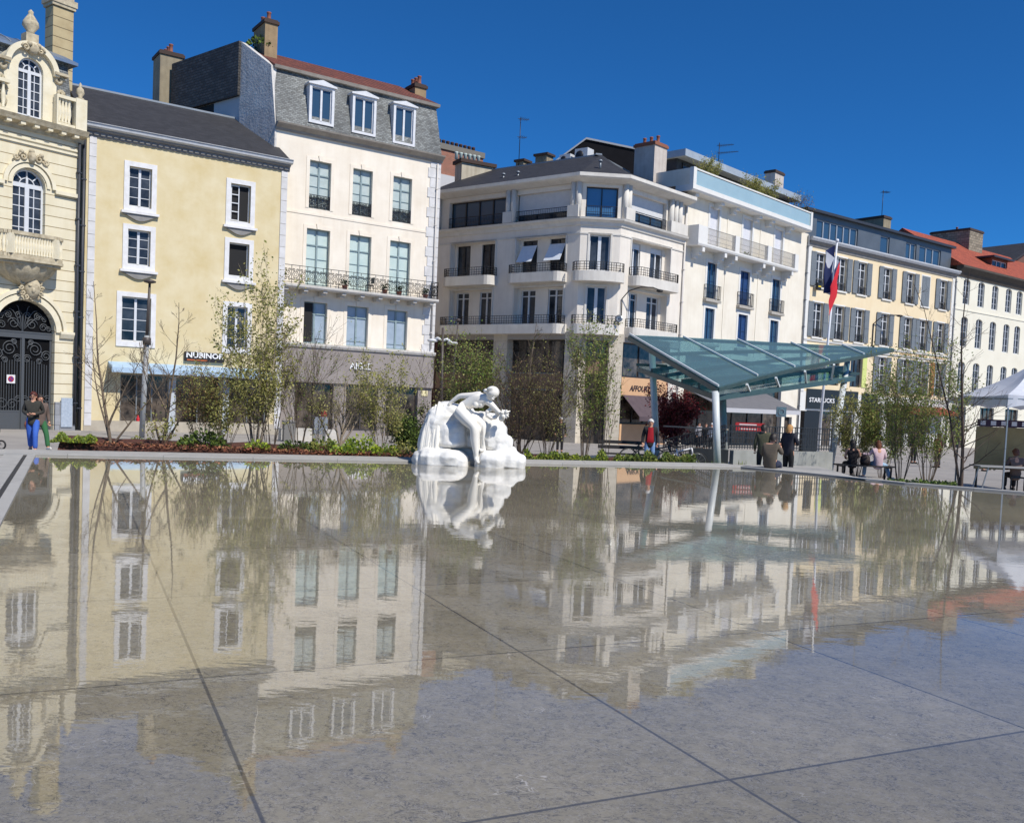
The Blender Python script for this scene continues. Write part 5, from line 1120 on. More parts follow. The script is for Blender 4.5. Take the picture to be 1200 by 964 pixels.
# ------------------------------------------------------------------ white end house with the red roof
F7 = Facade(F6.P(U6+.05, 0, 0), 52.0)
def build_end():
    F = F7; gz = -1.8; U = F.u(1290, 400); root = thing('white_end_house', F.P(U/2, 0, gz), 'long white house with narrow arched windows and a red tiled roof with one dormer', 'house')
    def uz(x, y, w=0): return F.hit(930+x/4.444, 220+y/4.444, w)
    wl = M('white_end_render', hexc(236, 232, 216), .9, hexc(220, 214, 196), .4, .7, streak=.15)
    zc = (uz(860, 455)[1]+uz(1190, 540)[1])/2
    uc = [(uz(901, 540)[0]), uz(977, 555)[0], uz(1049, 570)[0], uz(1119, 590)[0], uz(1175, 605)[0]]; st = (uc[-1]-uc[0])/4
    uc += [uc[-1]+st*(i+1) for i in range(5)]
    rows = [((uz(977, 620)[1]+uz(1119, 655)[1])/2, (uz(977, 490)[1]+uz(1119, 528)[1])/2), ((uz(963, 838)[1]+uz(1105, 860)[1])/2, (uz(963, 682)[1]+uz(1105, 712)[1])/2)]
    z3t = F.z(1143, 425.5); rows.append((z3t-(rows[1][1]-rows[1][0]), z3t))
    wd = st*.46
    W = [(c-wd/2, c+wd/2, a, b) for a, b in rows for c in uc]; zg = rows[2][0]-.6
    m = MB(); F.wall(m, rect(0, U, gz, zc), [arch(w[0], w[1], w[2], w[3]-.28, 8, .28) for w in W]+[rect(c-1.5, c+1.5, gz+.1, zg-.9) for c in uc[::2]], .43); body(m, F, 0, U, gz, zc, 11); m.build('wall', wl, root)
    fr = M('window_frame_white', (0, 0, 0)); dk = M('dark_reveal', hexc(70, 66, 60), .8)
    for w in W: window(F, root, (w[0], w[1], w[2], w[3]), fr, w=-.13, leaves=2, rows=(.25, .5, .75), fw=.07, mull=.1)
    for c in uc[::2]: window(F, root, (c-1.5, c+1.5, gz+.1, zg-.9), M('window_frame_black', (0, 0, 0)), w=-.2, leaves=3, name='shop_window')
    b = MB(); F.box(b, 0, U, 0, .3, zg-.3, zg); b.build('shop_ledge', M('dark_ledge', hexc(80, 80, 80), .7), root)
    for z in (rows[1][1]+.6,): b = MB(); F.box(b, 0, U, 0, .06, z, z+.12); b.build('string_course', wl, root)
    c = MB(); F.profile(c, -.02, U, [(0, zc), (.1, zc), (.3, zc+.4), (.75, zc+.8), (.75, zc+1.0), (0, zc+1.0)]); c.build('eave', M('dark_brown_eave', hexc(86, 78, 70), .85, hexc(60, 54, 48), 1), root)
    D = 6; zr = (uz(760, 262, -D)[1]); e = zc+1.0; tile = M('bright_red_tile', hexc(188, 92, 62), .8, hexc(140, 66, 46), .8, .7, brick=(.25, .3, hexc(110, 50, 36), .02, .5, .25, .5))
    r = MB(); r.quad(F.P(-.05, .7, e), F.P(U, .7, e), F.P(U, -D, zr), F.P(-.05, -D, zr)); r.quad(F.P(-.05, -D, zr), F.P(U, -D, zr), F.P(U, -2*D, e), F.P(-.05, -2*D, e)); r.poly((F.P(-.05, .7, e), F.P(-.05, -D, zr), F.P(-.05, -2*D, e))); r.poly((F.P(U, .7, e), F.P(U, -2*D, e), F.P(U, -D, zr))); r.build('roof', tile, root)
    # dormer
    w_ = -1.2; a, b = uz(1030, 400, w_)[0], uz(1112, 420, w_)[0]; z0 = uz(1070, 440, w_)[1]; z1 = uz(1070, 375, w_)[1]
    d = MB(); F.wall(d, rect(a, b, z0-.6, z1), [rect(a+.15, b-.15, z0, z1-.15)], .2, w_); F.box(d, a, b, -5, w_-.25, z0-.6, z1); F.box(d, a-.02, a+.02, -5, w_-.01, z0-.6, z1); do = d.build('dormer', M('dormer_brown', hexc(150, 90, 70), .8), root)
    k = MB(); F.box(k, a-.7, b+.3, -5.5, w_+.6, z1, z1+.18); k.build('dormer_roof', M('dark_flat_roof', (0, 0, 0)), do); window(F, do, (a+.15, b-.15, z0, z1-.15), fr, w=w_-.1, leaves=3, fw=.08, mull=.12)
    # stone chimney
    w_ = -5; a, b = uz(895, 260, w_)[0], uz(965, 270, w_)[0]; zt = uz(930, 222, w_)[1]; q = F.P((a+b)/2, w_-1.8, 0); chimney(root, (q.x, q.y, zr-2.5), b-a, 4.5, zt-zr+2.5-.2, radians(38), M('chimney_stone', hexc(170, 160, 140), .9, hexc(120, 112, 98), 2.5, .7, brick=(.5, .28, hexc(96, 90, 80), .02, .5, .3, .5)), M('chimney_cap_dark', (0, 0, 0)), 1)
build_end()
# ------------------------------------------------------------------ houses behind
def behind():
    # red brick house behind the street between the white house and the corner building
    Y = 76; D = Facade(at_depth(514, 200, Y), 52)
    p = D.P(0, 0, -1); root = thing('brick_house', p, 'red brick house with a long dark coping behind the broad pale chimney stack', 'house')
    zt = (D.z(520, 172)+D.z(570, 190))/2; u1 = D.u(566, 190); zb = D.z(530, 207)
    m = MB(); D.box(m, -8, u1, -6, 0, -1, zt); m.build('wall', M('red_brick', hexc(168, 92, 72), .9, hexc(136, 70, 56), 1.5, .6, brick=(.24, .08, hexc(170, 150, 130), .012, .5, .3, .4)), root)
    m = MB(); D.box(m, -8.1, u1+.1, -6.1, .12, zt, zt+.45); m.build('coping', M('brick_house_coping', hexc(120, 116, 108), .9), root)
    m = MB(); D.box(m, -8, u1+.02, -.02, .1, zb-3, zb); m.build('render_band', M('rear_wall_white', (0, 0, 0)), root)
    for i in range(9): q = MB(); c = D.P(D.u(514, 168)+.3+i*.42, -.4, zt+.45); q.lathe(c, [(.13, 0), (.15, .3), (.17, .34), (.12, .4)], 8); q.build('chimney_pot', M('dark_chimney_pot', hexc(70, 50, 46), .8), root)
    E = Facade(at_depth(541, 200, 69), 60); u1 = E.u(578, 205); zt = (E.z(545, 187)+E.z(572, 199))/2
    t = thing('chimney_stack', E.P(u1/2, -.5, 8), 'broad pale chimney stack with a row of small white pots behind the corner roof', 'chimney'); m = MB(); E.box(m, 0, u1, -1.1, 0, 8, zt); so = m.build('stack', M('pale_stack_render', hexc(206, 198, 178), .9, hexc(168, 158, 138), 1.2, .7, streak=.6), t)
    m = MB(); E.box(m, -.15, u1+.2, -1.25, .15, zt, zt+.25); m.build('cap', M('chimney_cap_dark', (0, 0, 0)), t)
    for i in range(6): q = MB(); c = E.P(lerp(-.2, u1*.62, i/5), -.55, zt+.25); q.lathe(c, [(.13, 0), (.12, .45), (.15, .5), (.12, .55)], 8); q.build('chimney_pot', M('white_chimney_pot', hexc(190, 204, 198), .6), t)
    # dark gabled building behind the corner roof
    Y = 74; G = Facade(at_depth(648, 190, Y), 86); u1 = G.u(765, 180); r = thing('rear_building', G.P(u1/2, 0, 6), 'dark gabled building rising behind the slate roof of the corner building', 'building')
    up, zp = G.hit(687, 161.5); ur_, zr_ = G.hit(762, 177); ul, zl = G.hit(640, 196); dk = M('black_slate_gable', (.012, .012, .015), .9, (.008, .008, .01), 1.5, spec=.1)
    m = MB(); G.plate(m, [(ul, 6), (ur_, 6), (ur_, zr_-.15), (up, zp-.15), (ul, zl-.15)], -7, 0); m.build('wall', dk, r)
    m = MB()
    for (a, za, b, zb_) in ((ul, zl, up, zp), (up, zp, ur_, zr_)): m.box8([G.P(a, .12, za-.14), G.P(b, .12, zb_-.14), G.P(b, -7.1, zb_-.14), G.P(a, -7.1, za-.14), G.P(a, .12, za), G.P(b, .12, zb_), G.P(b, -7.1, zb_), G.P(a, -7.1, za)])
    m.build('roof', M('zinc_verge', hexc(150, 154, 160), .5), r)
    # plant on the flat roof strip of the corner building
    FL = F4L
    def unit(px, py, w, h, label, kind):
        u = FL.u(px, py, -5.4); z0 = ZR4-.25; c = FL.P(u, -5.6, z0); t = thing('air_conditioner' if kind == 'ac' else 'roof_chimney', c, label, 'air conditioner' if kind == 'ac' else 'chimney'); m = MB(); m.box(c+Vector((0, 0, h/2)), w, .8, h, radians(-37)); 
        if kind == 'ac':
            m.build('casing', M('ac_casing_white', hexc(218, 220, 222), .5, hexc(190, 192, 194), 4), t); g = MB(); g.lathe(Vector((0, 0, 0)), [(.34*h, 0), (.34*h, .03), (.05, .04)], 14); R_ = FL.n.to_track_quat('Z', 'Y').to_matrix(); g.v = [c+Vector((0, 0, h/2))+FL.n*.4+FL.d*(-w*.12)+R_@p for p in g.v]; g.build('fan_grille', IRON, t)
        else:
            m.build('stack', M('chimney_render', (0, 0, 0)), t); k = MB(); k.box(c+Vector((0, 0, h+.08)), w+.25, 1.0, .16, radians(-37)); k.build('cap', M('chimney_cap_dark', (0, 0, 0)), t)
    unit(611, 190, .7, .65, 'small dark capped roof chimney at the foot of the tall antenna', 'ch'); unit(636, 184, 1.0, .85, 'pale roof chimney with a dark cap left of the white cooling units', 'ch')
    unit(664, 180, .9, .7, 'left of the two white cooling units on the corner roof', 'ac'); unit(683, 176, 1.05, .95, 'larger right one of the two white cooling units on the corner roof', 'ac')
    antenna(FL.P(FL.u(610, 190, -5.4), -5.2, ZR4), 3.6, 'tall thin television antenna on the corner building roof', .3, ((.96, 5), (.6, 4)))
    antenna(F5.P(F5.u(842, 190, -4), -4, ZP5+.5), 2.3, 'television antenna with two long aerials above the roof terrace', -.5, ((.9, 9), (.65, 12)))
    antenna(F6.P(F6.u(1033, 258, -4), -4, F6.z(1033, 262, -4)), 3.2, 'bent television antenna on the peach house roof', .4, ((.95, 6),))
    # far roof at the right edge
    q = at_depth(1215, 300, 118); R7 = Facade(at_depth(1184, 305, 112), 56); t = thing('far_house', R7.P(5, 0, -2), 'dark gabled house end rising beyond the red roof at the right edge', 'house'); z0 = R7.z(1184, 309); z1 = R7.z(1204, 297); m = MB(); R7.plate(m, [(0, -2), (20, -2), (20, z0), (6, z1+1.5), (0, z0)], -8, 0); m.build('wall', M('far_house_wall', hexc(110, 80, 70), .9), t)
    m = MB(); m.box8([R7.P(-.3, .3, z0-.1), R7.P(6, .3, z1+1.5), R7.P(6, -8, z1+1.5), R7.P(-.3, -8, z0-.1), R7.P(-.3, .3, z0+.15), R7.P(6, .3, z1+1.75), R7.P(6, -8, z1+1.75), R7.P(-.3, -8, z0+.15)]); m.build('roof', M('dark_slate', (0, 0, 0)), t)
behind()
# ------------------------------------------------------------------ plants
Z = Vector((0, 0, 1))
def rv(R): return Vector((R.gauss(0, 1), R.gauss(0, 1), R.gauss(0, 1)))
def branch(m, p, d, L, r, lv, R, tips, bend=.5, kids=(3, 5), ratio=.55, ang=.7, up=.25, t0=.25):
    n = 5; pts = [p.copy()]; d = d.normalized()
    for i in range(n):
        d = (d+rv(R)*(bend/n)+Z*(up/n)).normalized(); p = p+d*(L/n); pts.append(p.copy())
    rr = [max(.0028, r*(1-.75*i/n)) for i in range(n+1)]
    m.tube(pts, rr, 5 if r > .02 else 3, cap=False)
    if lv <= 1: tips.append((pts, lv))
    if lv == 0: return
    for k in range(R.randint(*kids)):
        t = R.uniform(t0, 1)*n; i = min(n-1, int(t)); q = pts[i].lerp(pts[i+1], t-i); dd = (pts[i+1]-pts[i]).normalized()
        s = rv(R); s = s-dd*s.dot(dd); s.normalize()
        branch(m, q, dd*cos(ang)+s*sin(ang*R.uniform(.7, 1.3)), L*ratio*R.uniform(.6, 1.15), max(.004, r*(1-.75*t/n)*.6), lv-1, R, tips, bend, kids, ratio, ang, up, t0)
def leaves(m, tips, R, per, size, spread, nm=1):
    for pts, lv in tips:
        for k in range(per):
            i = R.randint(1, len(pts)-1); c = pts[i]+rv(R)*spread; s = size*R.uniform(.6, 1.3)
            a = rv(R).normalized(); b = a.cross(rv(R)).normalized(); c2 = c+a*s
            m.cur = R.randrange(nm); m.mesh([c, c+a*s*.5+b*s*.28, c2, c+a*s*.5-b*s*.28], [(0, 1, 2, 3)], False)
def leafmat(n, c, c2): return M(n, c, .55, c2, 3, .8, transl=.35, spec=.3, coords='Object')
BARK_G = M('grey_brown_bark', hexc(128, 112, 94), .9, hexc(84, 72, 60), 12, .6); BARK_D = M('dark_twig_bark', hexc(96, 80, 68), .9, hexc(60, 50, 44), 12, .6); BARK_P = M('pale_stem_bark', hexc(168, 154, 134), .9, hexc(120, 106, 90), 10, .6)
L_OL = [leafmat('olive_leaf', hexc(170, 170, 96), hexc(128, 132, 68)), leafmat('yellow_green_leaf', hexc(196, 190, 120), hexc(158, 152, 88))]
L_GR = [leafmat('fresh_green_leaf', hexc(136, 158, 76), hexc(102, 124, 56)), leafmat('olive_leaf', (0, 0, 0), (0, 0, 0))]
L_BR = [leafmat('bronze_leaf', hexc(154, 124, 86), hexc(116, 90, 62)), leafmat('olive_leaf', (0, 0, 0), (0, 0, 0))]
L_RD = [leafmat('dark_red_leaf', hexc(118, 36, 44), hexc(80, 24, 32)), leafmat('red_leaf', hexc(146, 56, 58), hexc(104, 36, 42))]
L_LI = [leafmat('lime_leaf', hexc(190, 204, 70), hexc(150, 172, 52)), leafmat('fresh_green_leaf', (0, 0, 0), (0, 0, 0))]
L_DK = [leafmat('dark_green_leaf', hexc(66, 84, 46), hexc(44, 60, 34)), leafmat('fresh_green_leaf', (0, 0, 0), (0, 0, 0))]
def bedp(px, t):
    "point of the bed seen in photo column px, t metres behind the rim"
    r = at_depth(px, 525, 1.0); r = Vector((r.x, r.y, 0)); o = CL+NFAR*(RW+t); o = Vector((o.x, o.y, 0))
    # solve r*a = o + DFAR*s
    det = r.x*(-DFAR.y)+DFAR.x*r.y; a = (o.x*(-DFAR.y)+DFAR.x*o.y)/det; p = r*a; p.z = bed_z(p); return p
def top_z(p, px, py): return at_depth(px, py, p.y).z
def shrub(name, p, label, seed, h, spread, stems=7, lv=2, bark=BARK_G, leaf=None, per=3, size=.07, lsp=.05, r=.022, kids=(3, 5), bend=.5, ang=.55, ratio=.5, up=.3, cat='shrub', t0=.3, group=None):
    r *= .72; size *= 1.0; per = int(per*1.2+.5); lsp *= 1.3; kids = (kids[0], kids[1]+2); t0 *= .7
    R = random.Random(seed); t = thing(name, p, label, cat, group); m = MB(); tips = []
    for k in range(stems):
        a = 2*pi*(k+R.random()*.6)/stems; q = p+Vector((cos(a), sin(a), 0))*(R.uniform(.02, .06)*min(4, stems)*.5)-Z*.05; tgt = Vector((cos(a)*spread*R.uniform(.3, 1), sin(a)*spread*R.uniform(.3, 1), h*R.uniform(.75, 1)))
        branch(m, q, tgt+Z*.1, tgt.length*.95, r*R.uniform(.7, 1.1), lv, R, tips, bend*.6, kids, ratio, ang, up, t0)
    m.build('stems', bark, t, recalc=False)
    if leaf:
        f = MB(); leaves(f, tips, R, per, size, lsp, len(leaf)); f.build('foliage', leaf, t, recalc=False)
    return t
def tree(name, p, label, seed, h, lean=(0, 0), r=.06, bark=BARK_G, forks=(), n_side=14, side=1.0, leaf=None, per=2, size=.06, side_lv=1, t0=.25, cat='tree', ang=.9):
    "one or more leaders with side branches; forks: (start height fraction, dx, dy, length factor)"
    R = random.Random(seed); t = thing(name, p, label, cat); tr = MB(); tw = MB(); tips = []
    def leader(q, d, L, rr, n, t0_):
        k = 8; pts = [q]; dd = d.normalized(); c = q.copy()
        for i in range(k): dd = (dd+rv(R)*.05+Z*.06).normalized(); c = c+dd*(L/k); pts.append(c.copy())
        tr.tube(pts, [max(.007, rr*(1-.88*(i/k)**.8)) for i in range(k+1)], 7, cap=False)
        for j in range(n):
            u = R.uniform(t0_, .98)*k; i = min(k-1, int(u)); s = pts[i].lerp(pts[i+1], u-i); a = R.uniform(0, 2*pi); e = Vector((cos(a)*sin(ang), sin(a)*sin(ang), cos(ang)))
            branch(tw, s, e, side*(1.15-u/k)*R.uniform(.6, 1.2), max(.006, rr*(1-.88*(u/k)**.8)*.45), side_lv, R, tips, .45, (2, 4), .5, .6, .35)
        return pts
    main = leader(p-Z*.08, Vector((lean[0], lean[1], h)), sqrt(h*h+lean[0]**2+lean[1]**2), r, n_side, t0)
    for (f, dx, dy, lf) in forks:
        i = max(0, min(7, int(f*8))); q = main[i]; leader(q, Vector((dx, dy, 1)), h*lf, r*.7, int(n_side*.7), .2)
    tr.mesh(tw.v, tw.f, True); tr.build('trunk', bark, t, recalc=False)
    if leaf: f = MB(); leaves(f, tips, R, per, size, .04, len(leaf)); f.build('crown', leaf, t, recalc=False)
    return t
def clump(p, label, seed, rad, h, leaf, n=260, size=.09, name='low_plant', blade=False, cat='plant', group=None):
    R = random.Random(seed); m = MB()
    for k in range(n):
        a = R.uniform(0, 2*pi); q = sqrt(R.random())*rad; zt = h*(1-(q/rad)**2*.8)*R.uniform(.3, 1); c = p+Vector((cos(a)*q, sin(a)*q, zt*.8 if not blade else 0)); s = size*R.uniform(.6, 1.3); m.cur = R.randrange(len(leaf))
        if blade:
            d = Vector((cos(a)*q*1.3, sin(a)*q*1.3, zt)); b = Vector((-sin(a), cos(a), 0))*s*.16; m.mesh([c-b, c+b, c+d*.7+b*.7, c+d, c+d*.7-b*.7], [(0, 1, 2, 3, 4)], False)
        else:
            u = (Vector((cos(a), sin(a), R.uniform(.1, 1.1)))+rv(R)*.4).normalized(); b = u.cross(rv(R)).normalized(); m.mesh([c, c+u*s*.5+b*s*.34, c+u*s, c+u*s*.5-b*s*.34], [(0, 1, 2, 3)], False)
    o = m.build(name, leaf, None, recalc=False); return tag(o, label, cat, group)

# ------------------------------------------------------------------ figures
def skin_mesh(pts, edges, rad, root=0, levels=2, smooth=True):
    me = bpy.data.meshes.new('skin'); me.from_pydata([tuple(p) for p in pts], edges, []); me.update()
    o = bpy.data.objects.new('skin', me); COL.objects.link(o); o.modifiers.new('s', 'SKIN'); sk = me.skin_vertices[0].data if me.skin_vertices else None
    if sk is None:
        bpy.context.view_layer.objects.active = o; bpy.ops.object.mode_set(mode='OBJECT'); me.skin_vertices.new(); sk = me.skin_vertices[0].data
    for i, r in enumerate(rad): sk[i].radius = r if hasattr(r, '__len__') else (r, r); sk[i].use_root = (i == root)
    o.modifiers['s'].use_smooth_shade = True
    if levels: sd = o.modifiers.new('d', 'SUBSURF'); sd.levels = levels; sd.render_levels = levels
    dg = bpy.context.evaluated_depsgraph_get(); dg.update(); m2 = bpy.data.meshes.new_from_object(o.evaluated_get(dg))
    vs = [v.co.copy() for v in m2.vertices]; fs = [tuple(p.vertices) for p in m2.polygons]
    bpy.data.objects.remove(o); bpy.data.meshes.remove(me); bpy.data.meshes.remove(m2)
    return vs, fs
SKIN = M('skin', hexc(214, 164, 136), .6, hexc(196, 142, 116), 8)
def cloth(n, c, c2=None): return M(n, c, .85, c2 or tuple(x*.7 for x in c), 6, .8, bump=.3, bscale=14)
STAND = dict(pelvis=(0, 0, .93), waist=(0, 0, 1.08), chest=(0, .0, 1.28), neck=(0, .01, 1.43), jaw=(0, -.015, 1.505), head=(0, -.01, 1.578), crown=(0, .005, 1.638),
    shL=(.175, 0, 1.385), elL=(.235, .03, 1.12), wrL=(.245, -.05, .89), haL=(.245, -.07, .83), shR=(-.175, 0, 1.385), elR=(-.235, .03, 1.12), wrR=(-.245, -.05, .89), haR=(-.245, -.07, .83),
    hiL=(.09, 0, .88), knL=(.1, -.02, .49), anL=(.1, .02, .10), toL=(.11, -.13, .035), hiR=(-.09, 0, .88), knR=(-.1, -.02, .49), anR=(-.1, .02, .10), toR=(-.11, -.13, .035))
RAD = dict(pelvis=(.145, .112), waist=(.122, .095), chest=(.14, .105), neck=.064, jaw=.066, head=(.078, .094), crown=(.06, .072), shL=.066, elL=.043, wrL=.03, haL=.034, shR=.066, elR=.043, wrR=.03, haR=.034,
    hiL=.098, knL=.062, anL=.042, toL=.036, hiR=.098, knR=.062, anR=.042, toR=.036)
EDG = [('pelvis', 'waist'), ('waist', 'chest'), ('chest', 'neck'), ('neck', 'jaw'), ('jaw', 'head'), ('head', 'crown'), ('chest', 'shL'), ('shL', 'elL'), ('elL', 'wrL'), ('wrL', 'haL'), ('chest', 'shR'), ('shR', 'elR'), ('elR', 'wrR'), ('wrR', 'haR'),
    ('pelvis', 'hiL'), ('hiL', 'knL'), ('knL', 'anL'), ('anL', 'toL'), ('pelvis', 'hiR'), ('hiR', 'knR'), ('knR', 'anR'), ('anR', 'toR')]
def person(loc, yaw, label, H=1.68, pose={}, top=None, sleeve=True, legs=None, shoes=None, hair=None, hair_len=0, skirt_len=None, extra=None, build=1.0, group=None, vneck=None):
    """yaw 0 faces the viewer (-y). top, legs, shoes, hair are materials; hair_len: how far the hair falls below the crown"""
    J = {k: Vector(v) for k, v in STAND.items()}; J.update({k: Vector(v) for k, v in pose.items()}); d_ = (J['pelvis']-J['waist']).normalized(); hem = J['pelvis']+d_*.2; wst = J['pelvis'].lerp(J['waist'], .75); k_ = H/1.72; loc = Vector(loc)
    Wd = lambda v: loc+rotv(Vector(v)*k_, yaw)
    t = thing('person', loc, label, 'person', group)
    names = list(J); 
    def sk(keys, grow, lv=2, over={}, ex={}, exe=()):
        ks = [k for k in names if k in keys]+list(ex); ed = [(ks.index(a), ks.index(b)) for a, b in list(EDG)+list(exe) if a in ks and b in ks]; J2 = dict(J); J2.update(ex)
        rr = []
        for k in ks:
            r = over[k] if k in over else RAD[k]; r = r if hasattr(r, '__len__') else (r, r); b = build if k in ('pelvis', 'waist', 'chest', 'hiL', 'hiR') else 1; rr.append(((r[0]*b+grow)*k_, (r[1]*b+grow)*k_))
        vs, fs = skin_mesh([J2[k]*k_ for k in ks], ed, rr, ks.index('pelvis') if 'pelvis' in ks else ks.index('chest'), lv)
        return [loc+rotv(v, yaw) for v in vs], fs
    vs, fs = sk(names, 0); m = MB(); m.mesh(vs, fs, True)
    fwd = (J['head']-J['neck']); 
    # nose, ears, fingers belong to the body
    hd = J['head']; fd = J.get('face', Vector((0, -1, 0))).normalized() if 'face' in J else Vector((0, -1, 0)); sd = fd.cross(Z).normalized()
    m.ball(Wd(hd+fd*.09-Z*.035), .013*k_, .018*k_, .02*k_, 6, 4)
    for s in (-1, 1): m.ball(Wd(hd+sd*(s*.078)-Z*.03), .012*k_, .018*k_, .03*k_, 6, 4)
    for s in 'LR':
        w_, h_ = J['wr'+s], J['ha'+s]; d = (h_-w_).normalized(); q = d.cross(Z if abs(d.z) < .9 else Vector((0, -1, 0))).normalized(); c = q.cross(d)
        for i in range(4):
            o = h_+q*((i-1.5)*.018)+d*.015; L = (.052, .062, .058, .046)[i]; m.tube([Wd(o), Wd(o+d*L*.5+c*.004), Wd(o+d*L*.9+c*.02)], [.0095*k_, .009*k_, .007*k_], 5)
        o = w_.lerp(h_, .6); sg = 1 if s == 'L' else -1; m.tube([Wd(o+q*sg*.02), Wd(o+q*sg*.045+d*.025), Wd(o+q*sg*.045+d*.055+c*.01)], [.011*k_, .010*k_, .008*k_], 5)
    b = m.build('body', SKIN, t)
    f = MB()
    for s in (-1, 1): f.ball(Wd(hd+fd*.087+sd*(s*.032)-Z*.012), .012*k_, .008*k_, .008*k_, 6, 4)
    f.build('eyes', M('eye_dark', (.02, .015, .012), .3), b); f = MB(); f.ball(Wd(hd+fd*.084-Z*.072), .024*k_, .008*k_, .006*k_, 6, 4); f.build('mouth', M('lip', hexc(160, 84, 76), .5), b)
    if top:
        keys = ['waist', 'chest', 'shL', 'shR', 'neck']+(['elL', 'elR', 'wrL', 'wrR'] if sleeve else [])
        vs, fs = sk(keys, .016, 2, {'neck': .052, 'hem': (.162, .128), 'waist': (.148, .112)}, {'hem': hem}, [('waist', 'hem')]); m = MB(); m.mesh(vs, fs, True); m.build('jacket', top, t)
    if legs:
        vs, fs = sk(['pelvis', 'hiL', 'knL', 'anL', 'hiR', 'knR', 'anR'], .012, 2, {'pelvis': (.142, .112), 'wst': (.122, .098), 'anL': .055, 'anR': .055}, {'wst': wst}, [('pelvis', 'wst')]); m = MB(); m.mesh(vs, fs, True); m.build('trousers', legs, t)
    if shoes:
        for s in 'LR': m = MB(); a, c = J['an'+s], J['to'+s]; d = (c-a); d.z = 0; d.normalize(); m.tube([Wd(a-d*.06-Z*.05), Wd(a-Z*.045), Wd(c+Z*.005), Wd(c+d*.06-Z*.005)], [.04*k_, .052*k_, .044*k_, .022*k_], 8); m.build('shoe', shoes, t)
    if hair:
        m = MB(); R = random.Random(5); c = hd+Z*.012-fd*.018
        def hv(th, ph): return c+(fd*(cos(ph)*sin(th)*.106))+(sd*(sin(ph)*sin(th)*.098))+Z*(cos(th)*.108)
        n = 16; rows = 7; vs = []; fs = []
        for i in range(rows+1):
            for j in range(n):
                ph = 2*pi*j/n; fr = (1+cos(ph))/2; lim = lerp(pi*.76, pi*.40, fr**1.3); v = hv(lim*i/rows, ph)
                if hair_len and i >= rows-2 and fr < .62: v = v-Z*hair_len*(i-rows+3)/3+(-fd)*.015*(i-rows+3)
                vs.append(Wd(v+rv(R)*.007))
        for i in range(rows):
            for j in range(n): j2 = (j+1) % n; fs.append((i*n+j, (i+1)*n+j, (i+1)*n+j2, i*n+j2))
        m.mesh(vs, fs, True); m.build('hair', hair, t)
    if extra: extra(t, Wd, J, k_)
    return t
